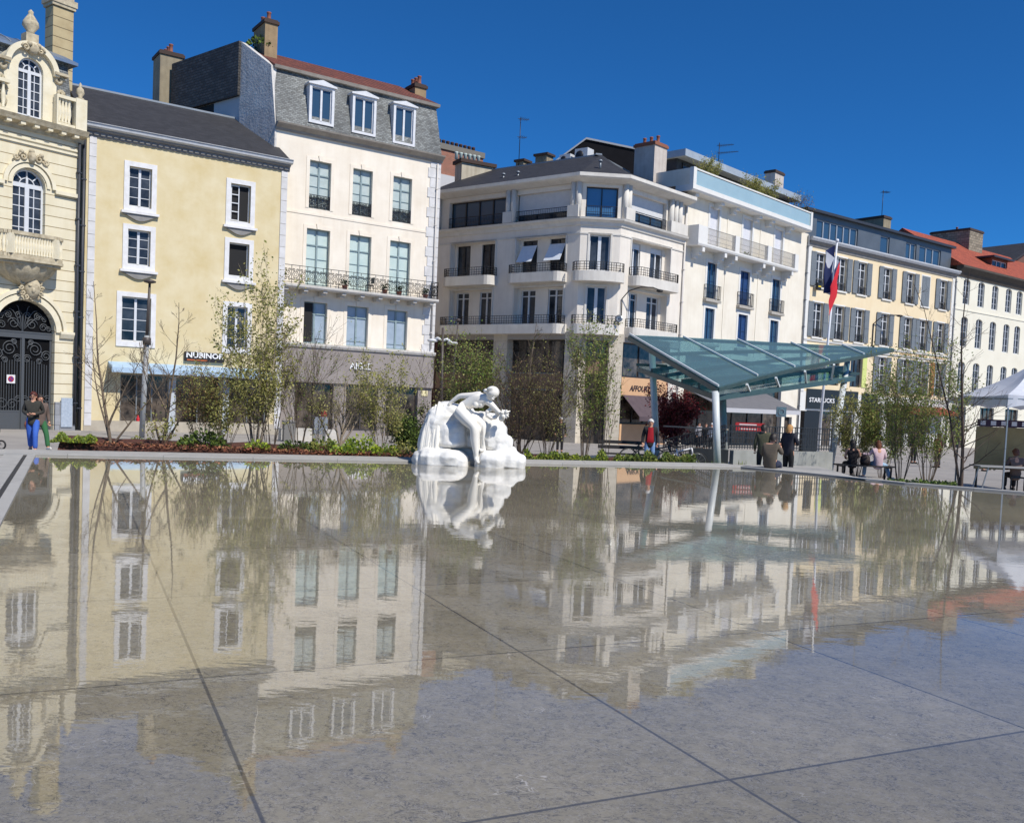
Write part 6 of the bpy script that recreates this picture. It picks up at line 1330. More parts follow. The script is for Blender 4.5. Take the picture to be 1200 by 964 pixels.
# ------------------------------------------------------------------ white marble group in the basin
def build_statue():
    Y0 = on_z(550, 546.5).y; org = on_z(550, 546.5)
    def S(zx, zy, dy=0): return at_depth(480+zx/8.571, 445+zy/8.571, Y0+dy)
    mar = M('white_marble', (.92, .89, .82), .45, (.82, .78, .70), 2.2, .6, bump=.15, bscale=9, coords='Object', spec=.4); mr = M('white_marble_rough', (.92, .90, .85), .6, (.66, .65, .62), 3.5, .36, bump=.5, bscale=7, coords='Object')
    t = thing('statue', org, 'white marble statue of a seated nude woman leaning over rocks at the water edge', 'statue')
    PX = Y0/FPX/8.571            # metres per zoomed pixel at the figure
    # --- rock: overlapping lumps fused by a voxel remesh, then chiselled with noise
    def fuse(lumps, vox, amp, freq, seed):
        m = MB(); R = random.Random(int(seed*10))
        for (zx, zy, dy, rx, ry, rz, tw) in lumps:            # a rough-hewn block: a cut box with shifted corners
            c = S(zx, zy, dy); J = lambda: R.uniform(.93, 1.04); q = []; ns_ = 14; ZL = ((-1, .8), (-.75, 1), (.2, 1.02), (.7, .9), (1, .62))
            for z, f in ZL:
                for k in range(ns_):
                    th = 2*pi*k/ns_; sx = abs(cos(th))**.7*(1 if cos(th) > 0 else -1); sy = abs(sin(th))**.7*(1 if sin(th) > 0 else -1)
                    q.append(Vector((sx*rx*PX*f*J(), sy*ry*f*J(), z*rz*PX)))
            fs_ = [(i*ns_+k, i*ns_+(k+1) % ns_, (i+1)*ns_+(k+1) % ns_, (i+1)*ns_+k) for i in range(4) for k in range(ns_)]+[tuple(range(ns_-1, -1, -1)), tuple(range(4*ns_, 5*ns_))]
            m.mesh([c+Vector((p.x*cos(tw)+p.z*sin(tw), p.y, -p.x*sin(tw)+p.z*cos(tw))) for p in q], fs_, False)
        me = bpy.data.meshes.new('r'); me.from_pydata([tuple(p) for p in m.v], [], m.f); o = bpy.data.objects.new('r', me); COL.objects.link(o); rm = o.modifiers.new('r', 'REMESH'); rm.mode = 'VOXEL'; rm.voxel_size = vox; sm = o.modifiers.new('s', 'SMOOTH'); sm.factor = .5; sm.iterations = 7
        dg = bpy.context.evaluated_depsgraph_get(); dg.update(); m2 = bpy.data.meshes.new_from_object(o.evaluated_get(dg)); vs = [v.co.copy() for v in m2.vertices]; ns = [v.normal.copy() for v in m2.vertices]; fs = [tuple(p.vertices) for p in m2.polygons]
        bpy.data.objects.remove(o); bpy.data.meshes.remove(me); bpy.data.meshes.remove(m2); out = []
        for v, n in zip(vs, ns):
            q = (v-org)*freq+Vector((seed, 0, 0)); a = noise.fractal(Vector((q.x*.8, q.y, q.z*1.7)), .9, 2.1, 4); r = abs(noise.noise(Vector((q.x*.6, q.y*.6, q.z*1.5))*1.4)); out.append(v+n*amp*(a*.6-(.35-r)*.9*(r < .35)))
        return out, fs
    up = [(310, 470, .8, 175, .5, 200, .12), (250, 560, .78, 150, .48, 160, .05), (430, 540, .72, 190, .5, 140, 0), (470, 330, .9, 190, .45, 95, .1), (370, 285, .95, 90, .35, 70, -.1), (610, 420, .85, 210, .45, 110, .08), (780, 470, .8, 170, .48, 150, .1),
          (850, 560, .75, 130, .5, 150, .12), (880, 430, .85, 62, .35, 80, .1), (930, 640, .7, 110, .5, 100, .25), (700, 600, .85, 280, .45, 90, 0), (170, 620, .78, 85, .42, 130, .1), (215, 440, .85, 70, .38, 160, .22), (560, 640, .95, 420, .3, 90, 0)]
    vs, fs = fuse(up, .022, .03, 2.4, 3.1); m = MB(); m.mesh(vs, fs, True); m.build('rock', mr, t)
    lo = [(280, 775, .5, 215, .6, 100, 0), (430, 785, .42, 150, .58, 90, .05), (120, 800, .6, 95, .55, 95, -.08), (520, 815, .3, 75, .42, 70, 0)]
    vs, fs = fuse(lo, .022, .022, 2.0, 7.7); m = MB(); m.mesh(vs, fs, True); m.build('rock_base', mr, t)
    lo = [(830, 805, .42, 165, .58, 105, 0), (960, 790, .5, 170, .55, 95, .12), (1075, 820, .5, 105, .5, 80, .12), (745, 835, .38, 100, .46, 75, 0), (1000, 720, .65, 80, .4, 60, .2)]
    vs, fs = fuse(lo, .022, .022, 2.0, 1.3); m = MB(); m.mesh(vs, fs, True); m.build('rock_base', mr, t)
    vs, fs = fuse([(600, 760, .98, 430, .32, 135, 0)], .05, .03, 2, 2.3); m = MB(); m.mesh(vs, fs, True); m.build('rock_back', mr, t)
    # hanging folds on the left
    m = MB(); R = random.Random(2)
    for i in range(7):
        f = i/6+R.uniform(-.05, .05); top = S(lerp(215, 320, f), lerp(300, 225, f)+R.uniform(-25, 25), .58); bot = S(lerp(100, 250, f)+R.uniform(-8, 8), 770, .36-.08*f); mid = top.lerp(bot, .5)+Vector((-.02, -.08, .05))
        m.tube([top, top.lerp(mid, .5)+Vector((0, -.04, .01)), mid, mid.lerp(bot, .5)+Vector((0, -.03, 0)), bot], [.03, R.uniform(.04, .06), R.uniform(.045, .07), R.uniform(.05, .075), .05], 8)
    m.build('hanging_folds', mar, t)
    # --- figure: one continuous skin
    P = dict(pelvis=S(500, 305, .35), waist=S(560, 262, .33), rib=S(640, 215, .28), chest=S(700, 190, .24), neck=S(765, 175, .16), jaw=S(812, 178, .06), head=S(826, 140, .05), crown=S(838, 112, .07),
        shB=S(690, 160, .34), elB=S(500, 160, .5), wrB=S(415, 225, .55), haB=S(392, 262, .55), shF=S(775, 205, .12), elF=S(845, 270, .06), wrF=S(905, 330, .02), haF=S(935, 352, 0),
        hiA=S(510, 320, .2), thA=S(575, 395, .05), knA=S(655, 478, -.06), caA=S(650, 575, .0), anA=S(668, 745, .02), heA=S(668, 790, .04), toA=S(690, 838, -.16), hiC=S(560, 330, .42), thC=S(640, 395, .3), knC=S(735, 440, .16), caC=S(715, 560, .2), anC=S(705, 690, .22), toC=S(722, 715, .06))
    E = [('pelvis', 'waist'), ('waist', 'rib'), ('rib', 'chest'), ('chest', 'neck'), ('neck', 'jaw'), ('jaw', 'head'), ('head', 'crown'), ('chest', 'shB'), ('shB', 'elB'), ('elB', 'wrB'), ('wrB', 'haB'), ('chest', 'shF'), ('shF', 'elF'), ('elF', 'wrF'), ('wrF', 'haF'),
        ('pelvis', 'hiA'), ('hiA', 'thA'), ('thA', 'knA'), ('knA', 'caA'), ('caA', 'anA'), ('anA', 'heA'), ('heA', 'toA'), ('pelvis', 'hiC'), ('hiC', 'thC'), ('thC', 'knC'), ('knC', 'caC'), ('caC', 'anC'), ('anC', 'toC')]
    rr = dict(pelvis=78, waist=64, rib=66, chest=68, neck=33, jaw=42, head=56, crown=44, shB=42, elB=29, wrB=20, haB=21, shF=42, elF=30, wrF=21, haF=22, hiA=76, thA=74, knA=50, caA=52, anA=28, heA=26, toA=19, hiC=70, thC=66, knC=48, caC=48, anC=26, toC=19)
    K = list(P); vs, fs = skin_mesh([P[k]-org for k in K], [(K.index(a), K.index(b)) for a, b in E], [rr[k]*PX for k in K], 0, 2); m = MB(); m.mesh([org+v for v in vs], fs, True)
    for dx, dy_ in ((668, 248), (716, 246)): m.ball(S(dx, dy_, .16), 36*PX, 36*PX, 36*PX, 12, 9)
    for (a, b, nq) in ((P['wrB'], P['haB'], 1), (P['wrF'], P['haF'], 1)):
        d = (b-a).normalized(); q = d.cross(Vector((0, -1, 0))).normalized()
        for i in range(4): o = b+q*((i-1.5)*9*PX); L = (26, 31, 29, 23)[i]*PX; m.tube([o, o+d*L*.55+Vector((0, -.01, .0)), o+d*L+Vector((0, -.01, -.02))], [5.5*PX, 5*PX, 4*PX], 6)
        o = a.lerp(b, .5); m.tube([o, o-q*16*PX+d*8*PX, o-q*18*PX+d*24*PX], [6*PX, 6*PX, 4.5*PX], 6)
    fc = P['head']; m.ball(fc+Vector((.055, -.155, -.085)), .02, .035, .028, 6, 5)
    m.ball(fc+Vector((.02, -.045, -.115)), .05, .055, .05, 8, 6)
    me = bpy.data.meshes.new('f'); me.from_pydata([tuple(p-org) for p in m.v], [], m.f); me.update()
    import bmesh
    bm = bmesh.new(); bm.from_mesh(me); bmesh.ops.remove_doubles(bm, verts=bm.verts[:], dist=1e-5); bmesh.ops.holes_fill(bm, edges=bm.edges[:], sides=0); bmesh.ops.recalc_face_normals(bm, faces=bm.faces[:]); bm.to_mesh(me); bm.free()
    o = bpy.data.objects.new('f', me); COL.objects.link(o); rm = o.modifiers.new('r', 'REMESH'); rm.mode = 'VOXEL'; rm.voxel_size = .012; sm = o.modifiers.new('s', 'SMOOTH'); sm.factor = .5; sm.iterations = 5
    dg = bpy.context.evaluated_depsgraph_get(); dg.update(); m2 = bpy.data.meshes.new_from_object(o.evaluated_get(dg)); m = MB(); m.mesh([v.co+org for v in m2.vertices], [tuple(p.vertices) for p in m2.polygons], True); bpy.data.objects.remove(o); bpy.data.meshes.remove(me); bpy.data.meshes.remove(m2)
    fig = m.build('figure', mar, t)
    # hair gathered in a cap with a bun
    m = MB(); m.ball(S(832, 124, .06), 70*PX, .16, 62*PX, 16, 12); m.ball(S(768, 112, .02), 27*PX, .07, 24*PX, 10, 8)
    for i in range(7): a = i/6; m.tube([S(775+a*20, 95+a*65, -.08+.06*a), S(830+a*5, 80+a*55, -.10+.03*a), S(890, 110+a*40, -.0)], [8*PX]*3, 5)
    m.build('hair', mar, fig)
    # cloth over the far thigh falling to the foot
    m = MB(); vs = []; fs = []; nu, nv = 12, 16
    for j in range(nv+1):
        v = j/nv
        for i in range(nu+1):
            u = i/nu; zx = lerp(lerp(600, 735, u), lerp(640, 760, u), v)+6*sin(u*9+v*5); zy = lerp(lerp(345, 385, u), 715, v); fold = .035*sin(u*16+v*4)+.02*sin(u*31)
            vs.append(S(zx, zy, lerp(.22, .02, min(1, v*3))+.10*v+fold))
    for j in range(nv):
        for i in range(nu): a = j*(nu+1)+i; fs.append((a, a+1, a+nu+2, a+nu+1))
    nn = len(vs); vs2 = vs+[p+Vector((0, .06, 0)) for p in vs]; fs2 = fs+[tuple(reversed([k+nn for k in f])) for f in fs]; m.mesh(vs2, fs2, True); m.build('draped_cloth', mar, fig)
    # garland and blossom at the right hand
    m = MB(); c = S(830, 338, .12); X = Vector((1, 0, 0)); n = 22; m.tube([c+X*(52*PX*cos(2*pi*i/n))+Z*(44*PX*sin(2*pi*i/n)) for i in range(n+1)], [PX*(21+5*sin(i*2.1)) for i in range(n+1)], 9, cap=False); m.build('garland', mar, t)
    m = MB(); c = S(952, 342, .02); R = random.Random(9)
    for i in range(12):
        a = 2*pi*i/12; d = Vector((cos(a), -.4+R.uniform(-.3, .3), sin(a))); m.tube([c, c+d*26*PX, c+d*R.uniform(40, 56)*PX], [12*PX, 17*PX, 5*PX], 6)
    m.tube([c, S(985, 318, 0), S(1012, 312, 0)], [14*PX, 9*PX, 5*PX], 6); m.ball(S(925, 385, .1), 32*PX, .1, 36*PX, 10, 7); m.build('blossom', mar, t)
    # water-worn foot slab in shadow between the two base rocks
build_statue()
# ------------------------------------------------------------------ glass canopy over the car park stairs
def plane_hit(p0, n, px, py):
    d = ray(px, py); return EYE+d*((p0-EYE).dot(n)/d.dot(n))
def build_canopy():
    A, Cc, T = at_depth(737, 393.8, 36), at_depth(841.5, 455, 29.5), at_depth(1047, 409.5, 38.5); n = (Cc-A).cross(T-A).normalized()
    H = lambda px, py: plane_hit(A, n, px, py)
    loc = gpt(840, 29.5); t = thing('glass_canopy', loc, 'blue green glass canopy on leaning white posts over the car park stairs', 'canopy')
    if n.z < 0: n = -n
    m = bpy.data.materials.new('tinted_glass'); MATS['tinted_glass'] = m; m.use_nodes = True; N = m.node_tree.nodes; L = m.node_tree.links; b = N['Principled BSDF']; o = N['Material Output']
    b.inputs['Base Color'].default_value = (.20, .30, .30, 1); b.inputs['Roughness'].default_value = .08; b.inputs['Specular IOR Level'].default_value = .8
    tr = N.new('ShaderNodeBsdfTransparent'); tr.inputs[0].default_value = (.58, .80, .82, 1); mx = N.new('ShaderNodeMixShader'); mx.inputs[0].default_value = .44; L.new(tr.outputs[0], mx.inputs[1]); L.new(b.outputs[0], mx.inputs[2]); L.new(mx.outputs[0], o.inputs[0])
    gl = m; steel = M('white_painted_steel', hexc(232, 236, 236), .4, hexc(214, 220, 220), 4); dk = M('teal_grey_steel', hexc(72, 96, 98), .4, hexc(54, 76, 78), 4); cyl = M('white_post_paint', hexc(216, 220, 220), .4, hexc(194, 200, 200), 3)
    tops = [(737.5, 393.8), (800.5, 396.7), (863.5, 399.7), (926.5, 403.5), (986.5, 406.3)]; bots = [(841.5, 455), (887.5, 442.5), (931, 432), (971.5, 424.5), (1012, 417)]
    # glass sheets between the ribs, each a pane
    for i in range(5):
        a, b_ = tops[i], bots[i]; c, d = (bots[i+1], tops[i+1]) if i < 4 else ((1047, 409.7), (1047, 409.3))
        q = [H(*a), H(*b_), H(*c), H(*d)]; g = MB(); g.prism([p+n*.02 for p in q], n*.03); g.build('glass_pane', gl, t)
        r = MB(); r.bar(H(*a)+n*.09, H(*b_)+n*.09, .045, .06, n); r.build('rib', steel, t)
        for k in (.33, .66): r = MB(); r.bar(H(lerp(a[0], b_[0], k), lerp(a[1], b_[1], k))-n*.05, H(lerp(d[0], c[0], k), lerp(d[1], c[1], k))-n*.05, .07, .12, n); r.build('purlin', dk, t)
    e = MB(); e.bar(H(737.5, 393.8)-n*.07, H(841.5, 455)-n*.07, .1, .16, n); e.build('edge_beam', dk, t)
    e = MB(); e.bar(H(737.5, 393.8)-n*.03, H(1047, 409.4)-n*.03, .10, .10, n); e.build('edge_beam', dk, t)
    e = MB()
    fr = [H(*p) for p in bots]+[H(1047, 409.6)]
    for a, b_ in zip(fr, fr[1:]): e.bar(a-n*.03, b_-n*.03, .10, .12, n)
    e.build('edge_beam', dk, t)
    # lower wing
    pts = [at_depth(748, 431, 37), at_depth(841, 464, 30), at_depth(1001, 442, 37), at_depth(990, 430, 39), at_depth(790, 425, 40)]
    g = MB(); g.prism(pts, Vector((0, 0, .04))); g.build('lower_glass', gl, t)
    for a, b_ in zip(pts, pts[1:]+pts[:1]): e = MB(); e.bar(a-Z*.06, b_-Z*.06, .12, .16); e.build('lower_beam', dk, t)
    for f in (.2, .4, .6, .8):
        a = pts[0].lerp(pts[1], f); b_ = pts[3].lerp(pts[2], 1-f) if f > .5 else pts[4].lerp(pts[3], f); e = MB(); e.bar(a+Z*.08, b_+Z*.08, .08, .14); e.build('cross_beam', dk, t)
        c = pts[1].lerp(pts[2], f); e = MB(); e.bar(c, H(lerp(841.5, 1012, f), lerp(455, 417, f))-n*.08, .07, .07); e.build('strut', steel, t)
    # posts
    def post(top, foot, r0, r1, mat): q = MB(); q.tube([foot, top], [r0, r1], 14); q.lathe(foot, [(r0*1.5, 0), (r0*1.5, .05), (r0, .06)], 12); q.build('post', mat, t)
    post(at_depth(764, 411, 36), gpt(770, 36), .125, .125, cyl); post(at_depth(838.5, 458, 29.6), gpt(841, 29.6), .115, .11, cyl); post(at_depth(847, 463, 33.5), gpt(849.5, 33.5), .12, .12, M('post_grey', hexc(150, 156, 156), .45)); post(at_depth(993, 424, 37.5), gpt(971, 33.5), .13, .115, cyl)
    for px, py, d in ((764, 428, 36), (990, 437, 37)): q = MB(); c = at_depth(px, py, d); q.bar(c-Vector((.6, 0, 0)), c+Vector((.6, .1, 0)), .07, .1); q.build('bracket', dk, t)
build_canopy()
def build_stairwell():
    a, b, c = gpt(806, 31), gpt(852, 30.6), gpt(972, 32.5); t = thing('stair_parapet', b, 'low concrete parapet with dark mesh railing round the car park stairs under the canopy', 'railing')
    top = at_depth(852, 527, 30.6).z; con = M('pale_concrete', hexc(176, 178, 174), .85, hexc(140, 142, 138), 1.5, .7, streak=.5); dkc = M('dark_panel', hexc(58, 62, 64), .7, hexc(44, 48, 50), 2)
    def wallseg(p, q, mat, name):
        d = (q-p); d.z = 0; nrm = Vector((-d.y, d.x, 0)).normalized()*.1; m = MB(); P = [Vector((x.x, x.y, min(p.z, q.z)-.1)) for x in (p-nrm, q-nrm, q+nrm, p+nrm)]; m.box8(P+[Vector((x.x, x.y, top)) for x in P]); return m.build(name, mat, t)
    wallseg(a, b, dkc, 'dark_wall'); wallseg(b+Vector((.11, 0, 0)), c, con, 'concrete_wall')
    d2 = gpt(775, 37); back = gpt(965, 38.5)
    for p, q in ((b, c), (gpt(776, 34.5), b+Vector((-.05, .3, 0)))):
        m = MB(); P = Vector((p.x, p.y, top+.02 if p is b else p.z+.2)); Q = Vector((q.x, q.y, top+.02)); rail(m, [P, Q], .78, .11, .012, mid=(.25, .5, .75)); m.build('mesh_railing', M('dark_mesh_steel', hexc(48, 54, 60), .5), t)
    m = MB(); P = gpt(776, 34.5); hz = at_depth(776, 499, 34.5).z; hz2 = at_depth(850, 503, 30.9).z; m.bar(Vector((P.x, P.y, hz)), Vector((b.x, b.y+.3, hz2)), .08, .05); m.build('handrail', M('timber_handrail', hexc(150, 142, 130), .7), t)
    for i in range(2):
        x = at_depth(879+i*.5, 497.5+i*5.2, 32.5); s = thing('information_strip', x, ('upper' if i == 0 else 'lower')+' of two red strips with pale lettering lines fixed to the stair railing', 'sign'); m = MB(); m.box(x, 1.05, .04, .13, radians(6)); m.build('plate', M('sign_red', hexc(176, 40, 44), .5), s); m = MB(); m.box(x+Vector((-.08, -.025, 0)), .62, .01, .035, radians(6)); m.build('lettering_line', M('sign_white', (0, 0, 0)), s)
build_stairwell()
# ------------------------------------------------------------------ flag on its pole
def build_flag():
    foot = gpt(957, 45); top = at_depth(981, 284, 45); t = thing('flagpole', foot, 'tall white flagpole leaning slightly above the right end of the glass canopy', 'flagpole'); m = MB(); m.tube([foot, foot.lerp(top, .5), top], [.07, .06, .04], 10); m.build('pole', M('flagpole_white', hexc(224, 226, 230), .4), t); m = MB(); m.ball(top+Z*.08, .09, .09, .09); m.build('finial', M('flagpole_white', (0, 0, 0)), t)
    f = thing('flag', at_depth(980, 292, 45), 'limp blue, white and red tricolour hanging on the tall white pole', 'flag'); ax = (top-foot).normalized(); nu, nv = 24, 14; vs = []; fs = []; mi = []
    for j in range(nv+1):
        s = j/nv
        for i in range(nu+1):
            u = i/nu; k = min(2, int(u*3)); q = u*3-k; q = q*q*(3-2*q); p = top-ax*(.15+2.3*s*(1-.42*u)); drop = lerp((0, .3, .8)[k], (.3, .8, 2.0)[k], q); x = lerp((-.02, -.42, .22)[k], (-.42, .22, -.22)[k], q)-.08; dep = lerp((.0, .12, -.12)[k], (.12, -.12, -.34)[k], q)
            fold = .09*sin(u*13+s*2)*min(1, u*4); vs.append(p+Vector((x*(1-.15*s)+.03*sin(s*9), dep+fold*.5, -drop+.05*sin(s*7+u*3))))
    m = MB(); m.v = vs
    for j in range(nv):
        for i in range(nu): a = j*(nu+1)+i; m.f.append((a, a+1, a+nu+2, a+nu+1)); m.sm.append(True); m.mi.append(min(2, i*3//nu))
    m.build('cloth', [M('flag_blue', hexc(30, 44, 92), .8), M('flag_white', hexc(226, 226, 230), .8), M('flag_red', hexc(206, 34, 48), .8)], f, recalc=False)
build_flag()
# ------------------------------------------------------------------ street lamps
def build_lamps():
    foot = gpt(166, 40); top = at_depth(175.5, 331, 40); k = foot.lerp(top, .66); t = thing('street_lamp', foot, 'tall slim grey lamp post with a small disc top before the yellow house', 'street lamp'); m = MB(); m.tube([foot, k], [.115, .105], 12); m.build('lower_pole', M('lamp_grey', hexc(158, 160, 160), .5), t); m = MB(); m.tube([k, top], [.07, .05], 10); m.build('upper_pole', M('lamp_dark', hexc(74, 66, 62), .5), t); m = MB(); m.lathe(top, [(.05, -.05), (.24, 0), (.26, .06), (.1, .12)], 14); m.build('lamp_head', M('lamp_dark', (0, 0, 0)), t)
    m = MB(); m.lathe(k-Z*.4, [(.17, 0), (.17, .3), (.14, .32)], 12); m.build('collar', M('lamp_dark', (0, 0, 0)), t)
    foot = gpt(516, 44); top = at_depth(519, 384, 44); t = thing('street_lamp', foot, 'dark street lamp with two white arms at the right end of the white house', 'street lamp'); m = MB(); m.tube([foot, top], [.09, .06], 10); m.build('pole', M('lamp_dark', (0, 0, 0)), t)
    for s, px, py in ((-1, 507, 399), (1, 530, 402)):
        c = at_depth(518.5, 399, 44); e = at_depth(px, py, 44.2); m = MB(); m.tube([c, c.lerp(e, .5)+Z*.12, e], [.06, .07, .05], 8); m.ball(e, .26, .2, .09); m.build('lamp_head', M('lamp_white', hexc(222, 222, 222), .4), t)
    foot = gpt(524, 46); top = at_depth(537, 375, 46); t = thing('slim_mast', foot, 'thin dark leaning mast to the right of the two armed lamp', 'mast'); m = MB(); m.tube([foot, top], [.05, .035], 8); m.build('pole', M('lamp_dark', (0, 0, 0)), t); m = MB(); m.ball(top, .12, .12, .08); m.build('mast_head', M('lamp_dark', (0, 0, 0)), t)
build_lamps()
# ------------------------------------------------------------------ market tent at the right
def build_tent():
    c0 = at_depth(1181.5, 462, 27); z1 = c0.z; x0, y0 = c0.x, c0.y; W = 3.0; z0 = z1-.42; pk = Vector((x0+W/2, y0+W/2, z1+1.0)); g = ground_z(x0, y0); t = thing('market_tent', (x0+W/2, y0+W/2, g), 'white peaked market tent with scalloped sides at the right edge', 'tent'); wc = M('white_tent_cloth', hexc(232, 236, 244), .6, hexc(212, 216, 226), 2, transl=.25)
    C4 = [Vector((x0, y0, z1)), Vector((x0+W, y0, z1)), Vector((x0+W, y0+W, z1)), Vector((x0, y0+W, z1))]; m = MB(); nn = 10
    for i in range(4):
        a, b = C4[i], C4[(i+1) % 4]; vs = []; fs = []
        for j in range(nn+1):
            v = j/nn
            for k in range(nn+1):
                u = k/nn; e = a.lerp(b, u); p = e.lerp(pk, v); p = p+Z*(-.20*sin(pi*v)*(1-.5*abs(2*u-1))-.05*sin(pi*u)*(1-v)); vs.append(p)
        for j in range(nn):
            for k in range(nn): q = j*(nn+1)+k; fs.append((q, q+1, q+nn+2, q+nn+1))
        m.mesh(vs, fs, True)
    m.build('roof_cloth', wc, t)
    for i in range(4):
        a, b = C4[i], C4[(i+1) % 4]; m = MB(); vs = []; n = 24
        for k in range(n+1): u = k/n; p = a.lerp(b, u); o = (b-a).cross(Z).normalized(); vs += [p-Z*.05*sin(pi*u)+o*.01, p-Z*(.40-.10*abs(sin(u*pi*3)))+o*(.03*sin(u*19))]
        m.mesh(vs, [(2*k, 2*k+1, 2*k+3, 2*k+2) for k in range(n)], True); m.build('valance', wc, t)
    for i, c in enumerate(C4): m = MB(); gz = ground_z(c.x, c.y); q = Vector((c.x+(.05 if i in (0, 3) else -.05), c.y+(.05 if i < 2 else -.05), 0)); m.box(q+Z*((gz+z1)/2), .038, .038, z1-gz); m.build('pole', STEEL if i == 0 else M('tent_pole_grey', hexc(128, 132, 136), .4, metal=.4), t)
    m = MB()
    for i in range(4): a, b = C4[i], C4[(i+1) % 4]; m.bar(a-Z*.12, b-Z*.12, .03); 
    m.build('frame', STEEL, t)
    # what stands under it
    g2 = ground_z(x0, y0+1); b = thing('notice_board', (x0+1.0, y0+1.9, g2), 'beige pin board with a dark bunting strip standing inside the market tent', 'board'); m = MB(); m.box((x0+1.1, y0+1.9, g2+1.25), 2.0, .06, 1.3); m.build('panel', M('board_beige', hexc(168, 148, 104), .85, hexc(140, 122, 84), 3), b); m = MB(); m.box((x0+1.1, y0+1.86, g2+2.02), 2.0, .05, .22); m.build('bunting', M('bunting_purple', hexc(60, 40, 62), .8), b)
    for k in range(6): m = MB(); c = Vector((x0+.25+k*.32, y0+1.83, g2+2.02)); m.box(c, .16, .012, .13, 0); m.build('pennant', M('pennant_white', hexc(210, 206, 212), .8), b)
    for dx in (-.9, .9): m = MB(); m.box((x0+1.1+dx, y0+1.92, g2+.35), .05, .05, .7); m.build('leg', IRON, b)
    tb = thing('folding_table', (x0+.3, y0+.9, g2), 'narrow folding table in front of the beige pin board', 'table'); m = MB(); m.box((x0+.6, y0+.95, g2+.74), 1.9, .7, .04); m.build('table_top', M('table_grey', hexc(150, 150, 150), .6), tb)
    for dx in (-.85, .85):
        for dy in (-.28, .28): m = MB(); m.bar((x0+.6+dx, y0+.95+dy, g2), (x0+.6+dx*.8, y0+.95+dy, g2+.73), .03); m.build('leg', STEEL, tb)
build_tent()
# ------------------------------------------------------------------ benches, bicycles
def bench(p, yaw, label, L=1.7, back=True, zseat=.45):
    t = thing('park_bench', p, label, 'bench'); q = lambda x, y, z: Vector(p)+rotv(Vector((x, y, z)), yaw); dk = M('bench_dark', hexc(46, 44, 44), .6)
    m = MB()
    for y in (-.18, 0, .18): m.bar(q(-L/2, y, zseat), q(L/2, y, zseat), .15, .045)
    m.build('seat', dk, t)
    if back:
        m = MB()
        for z in (zseat+.22, zseat+.40): m.bar(q(-L/2, .27, z), q(L/2, .30, z), .03, .12)
        m.build('backrest', dk, t)
    for x in (-L/2+.15, L/2-.15):
        m = MB(); m.bar(q(x, -.2, 0), q(x, -.2, zseat), .05); m.bar(q(x, .24, 0), q(x, .29, zseat+(.45 if back else 0)), .05); m.bar(q(x, -.2, zseat-.03), q(x, .24, zseat-.03), .05); m.build('leg', dk, t)
    return t
bench(gpt(727, 33), radians(0), 'dark slatted bench left of the man in the red pullover', 1.6)
def bicycle(p, yaw, label, fm):
    t = thing('bicycle', p, label, 'bicycle'); X = rotv(Vector((1, 0, 0)), yaw); P = lambda x, z, y=0: Vector(p)+X*x+Z*z+rotv(Vector((0, y, 0)), yaw); r = .34; A, B = P(-.52, r), P(.52, r)
    for c in (A, B):
        m = MB(); n = 28; m.tube([c+X*(r*cos(2*pi*i/n))+Z*(r*sin(2*pi*i/n)) for i in range(n+1)], .02, 6, cap=False); w_ = m.build('wheel', M('tyre_black', (.015, .015, .015), .7), t); m = MB(); m.tube([c+X*((r-.03)*cos(2*pi*i/n))+Z*((r-.03)*sin(2*pi*i/n)) for i in range(n+1)], .009, 4, cap=False)
        for i in range(12): a = 2*pi*i/12; m.bar(c, c+X*((r-.03)*cos(a))+Z*((r-.03)*sin(a)), .004)
        m.build('rim', STEEL, w_)
    bb, st, hd, ht = P(-.06, .28), P(-.2, .78), P(.36, .62), P(.32, .82); m = MB()
    for a, b, q in ((bb, st, .022), (bb, hd, .028), (P(-.17, .68), ht, .024), (A, bb, .014), (A, P(-.17, .68), .013), (hd, ht, .028)): m.tube([a, b], q, 7)
    m.build('frame', fm, t); m = MB(); m.tube([ht, hd, B], [.018, .018, .014], 6); m.build('fork', fm, t); dk = M('bike_black', (.02, .02, .02), .5)
    m = MB(); c = P(-.22, .84); m.ball(c, .13, .07, .035); m.build('saddle', dk, t); m = MB(); c = P(.34, .95); m.tube([ht, c], .015, 6); m.tube([P(.36, .95, -.28), c, P(.36, .95, .28)], .013, 6); m.build('handlebar', dk, t); m = MB(); n = 14; m.tube([bb+X*(.09*cos(2*pi*i/n))+Z*(.09*sin(2*pi*i/n)) for i in range(n+1)], .012, 5, cap=False); m.bar(bb, P(.0, .12, -.08), .018); m.bar(bb, P(-.12, .44, .08), .018); m.build('crank', dk, t)
bicycle(gpt(798, 30.5), radians(8), 'white framed bicycle leaning by the dark stair wall', M('bike_white', hexc(220, 220, 222), .35)); bicycle(gpt(771, 31.8), radians(-6), 'dark bicycle parked behind the white framed one', M('bike_frame_dark', hexc(50, 52, 58), .4)); bicycle(gpt(752, 32.5), radians(12), 'dark bicycle half hidden behind the man in the red pullover', M('bike_frame_dark', (0, 0, 0)))
bicycle(gpt(497, 47), radians(20), 'black bicycle parked before the grey shop at the left of the statue', M('bike_frame_dark', (0, 0, 0)))
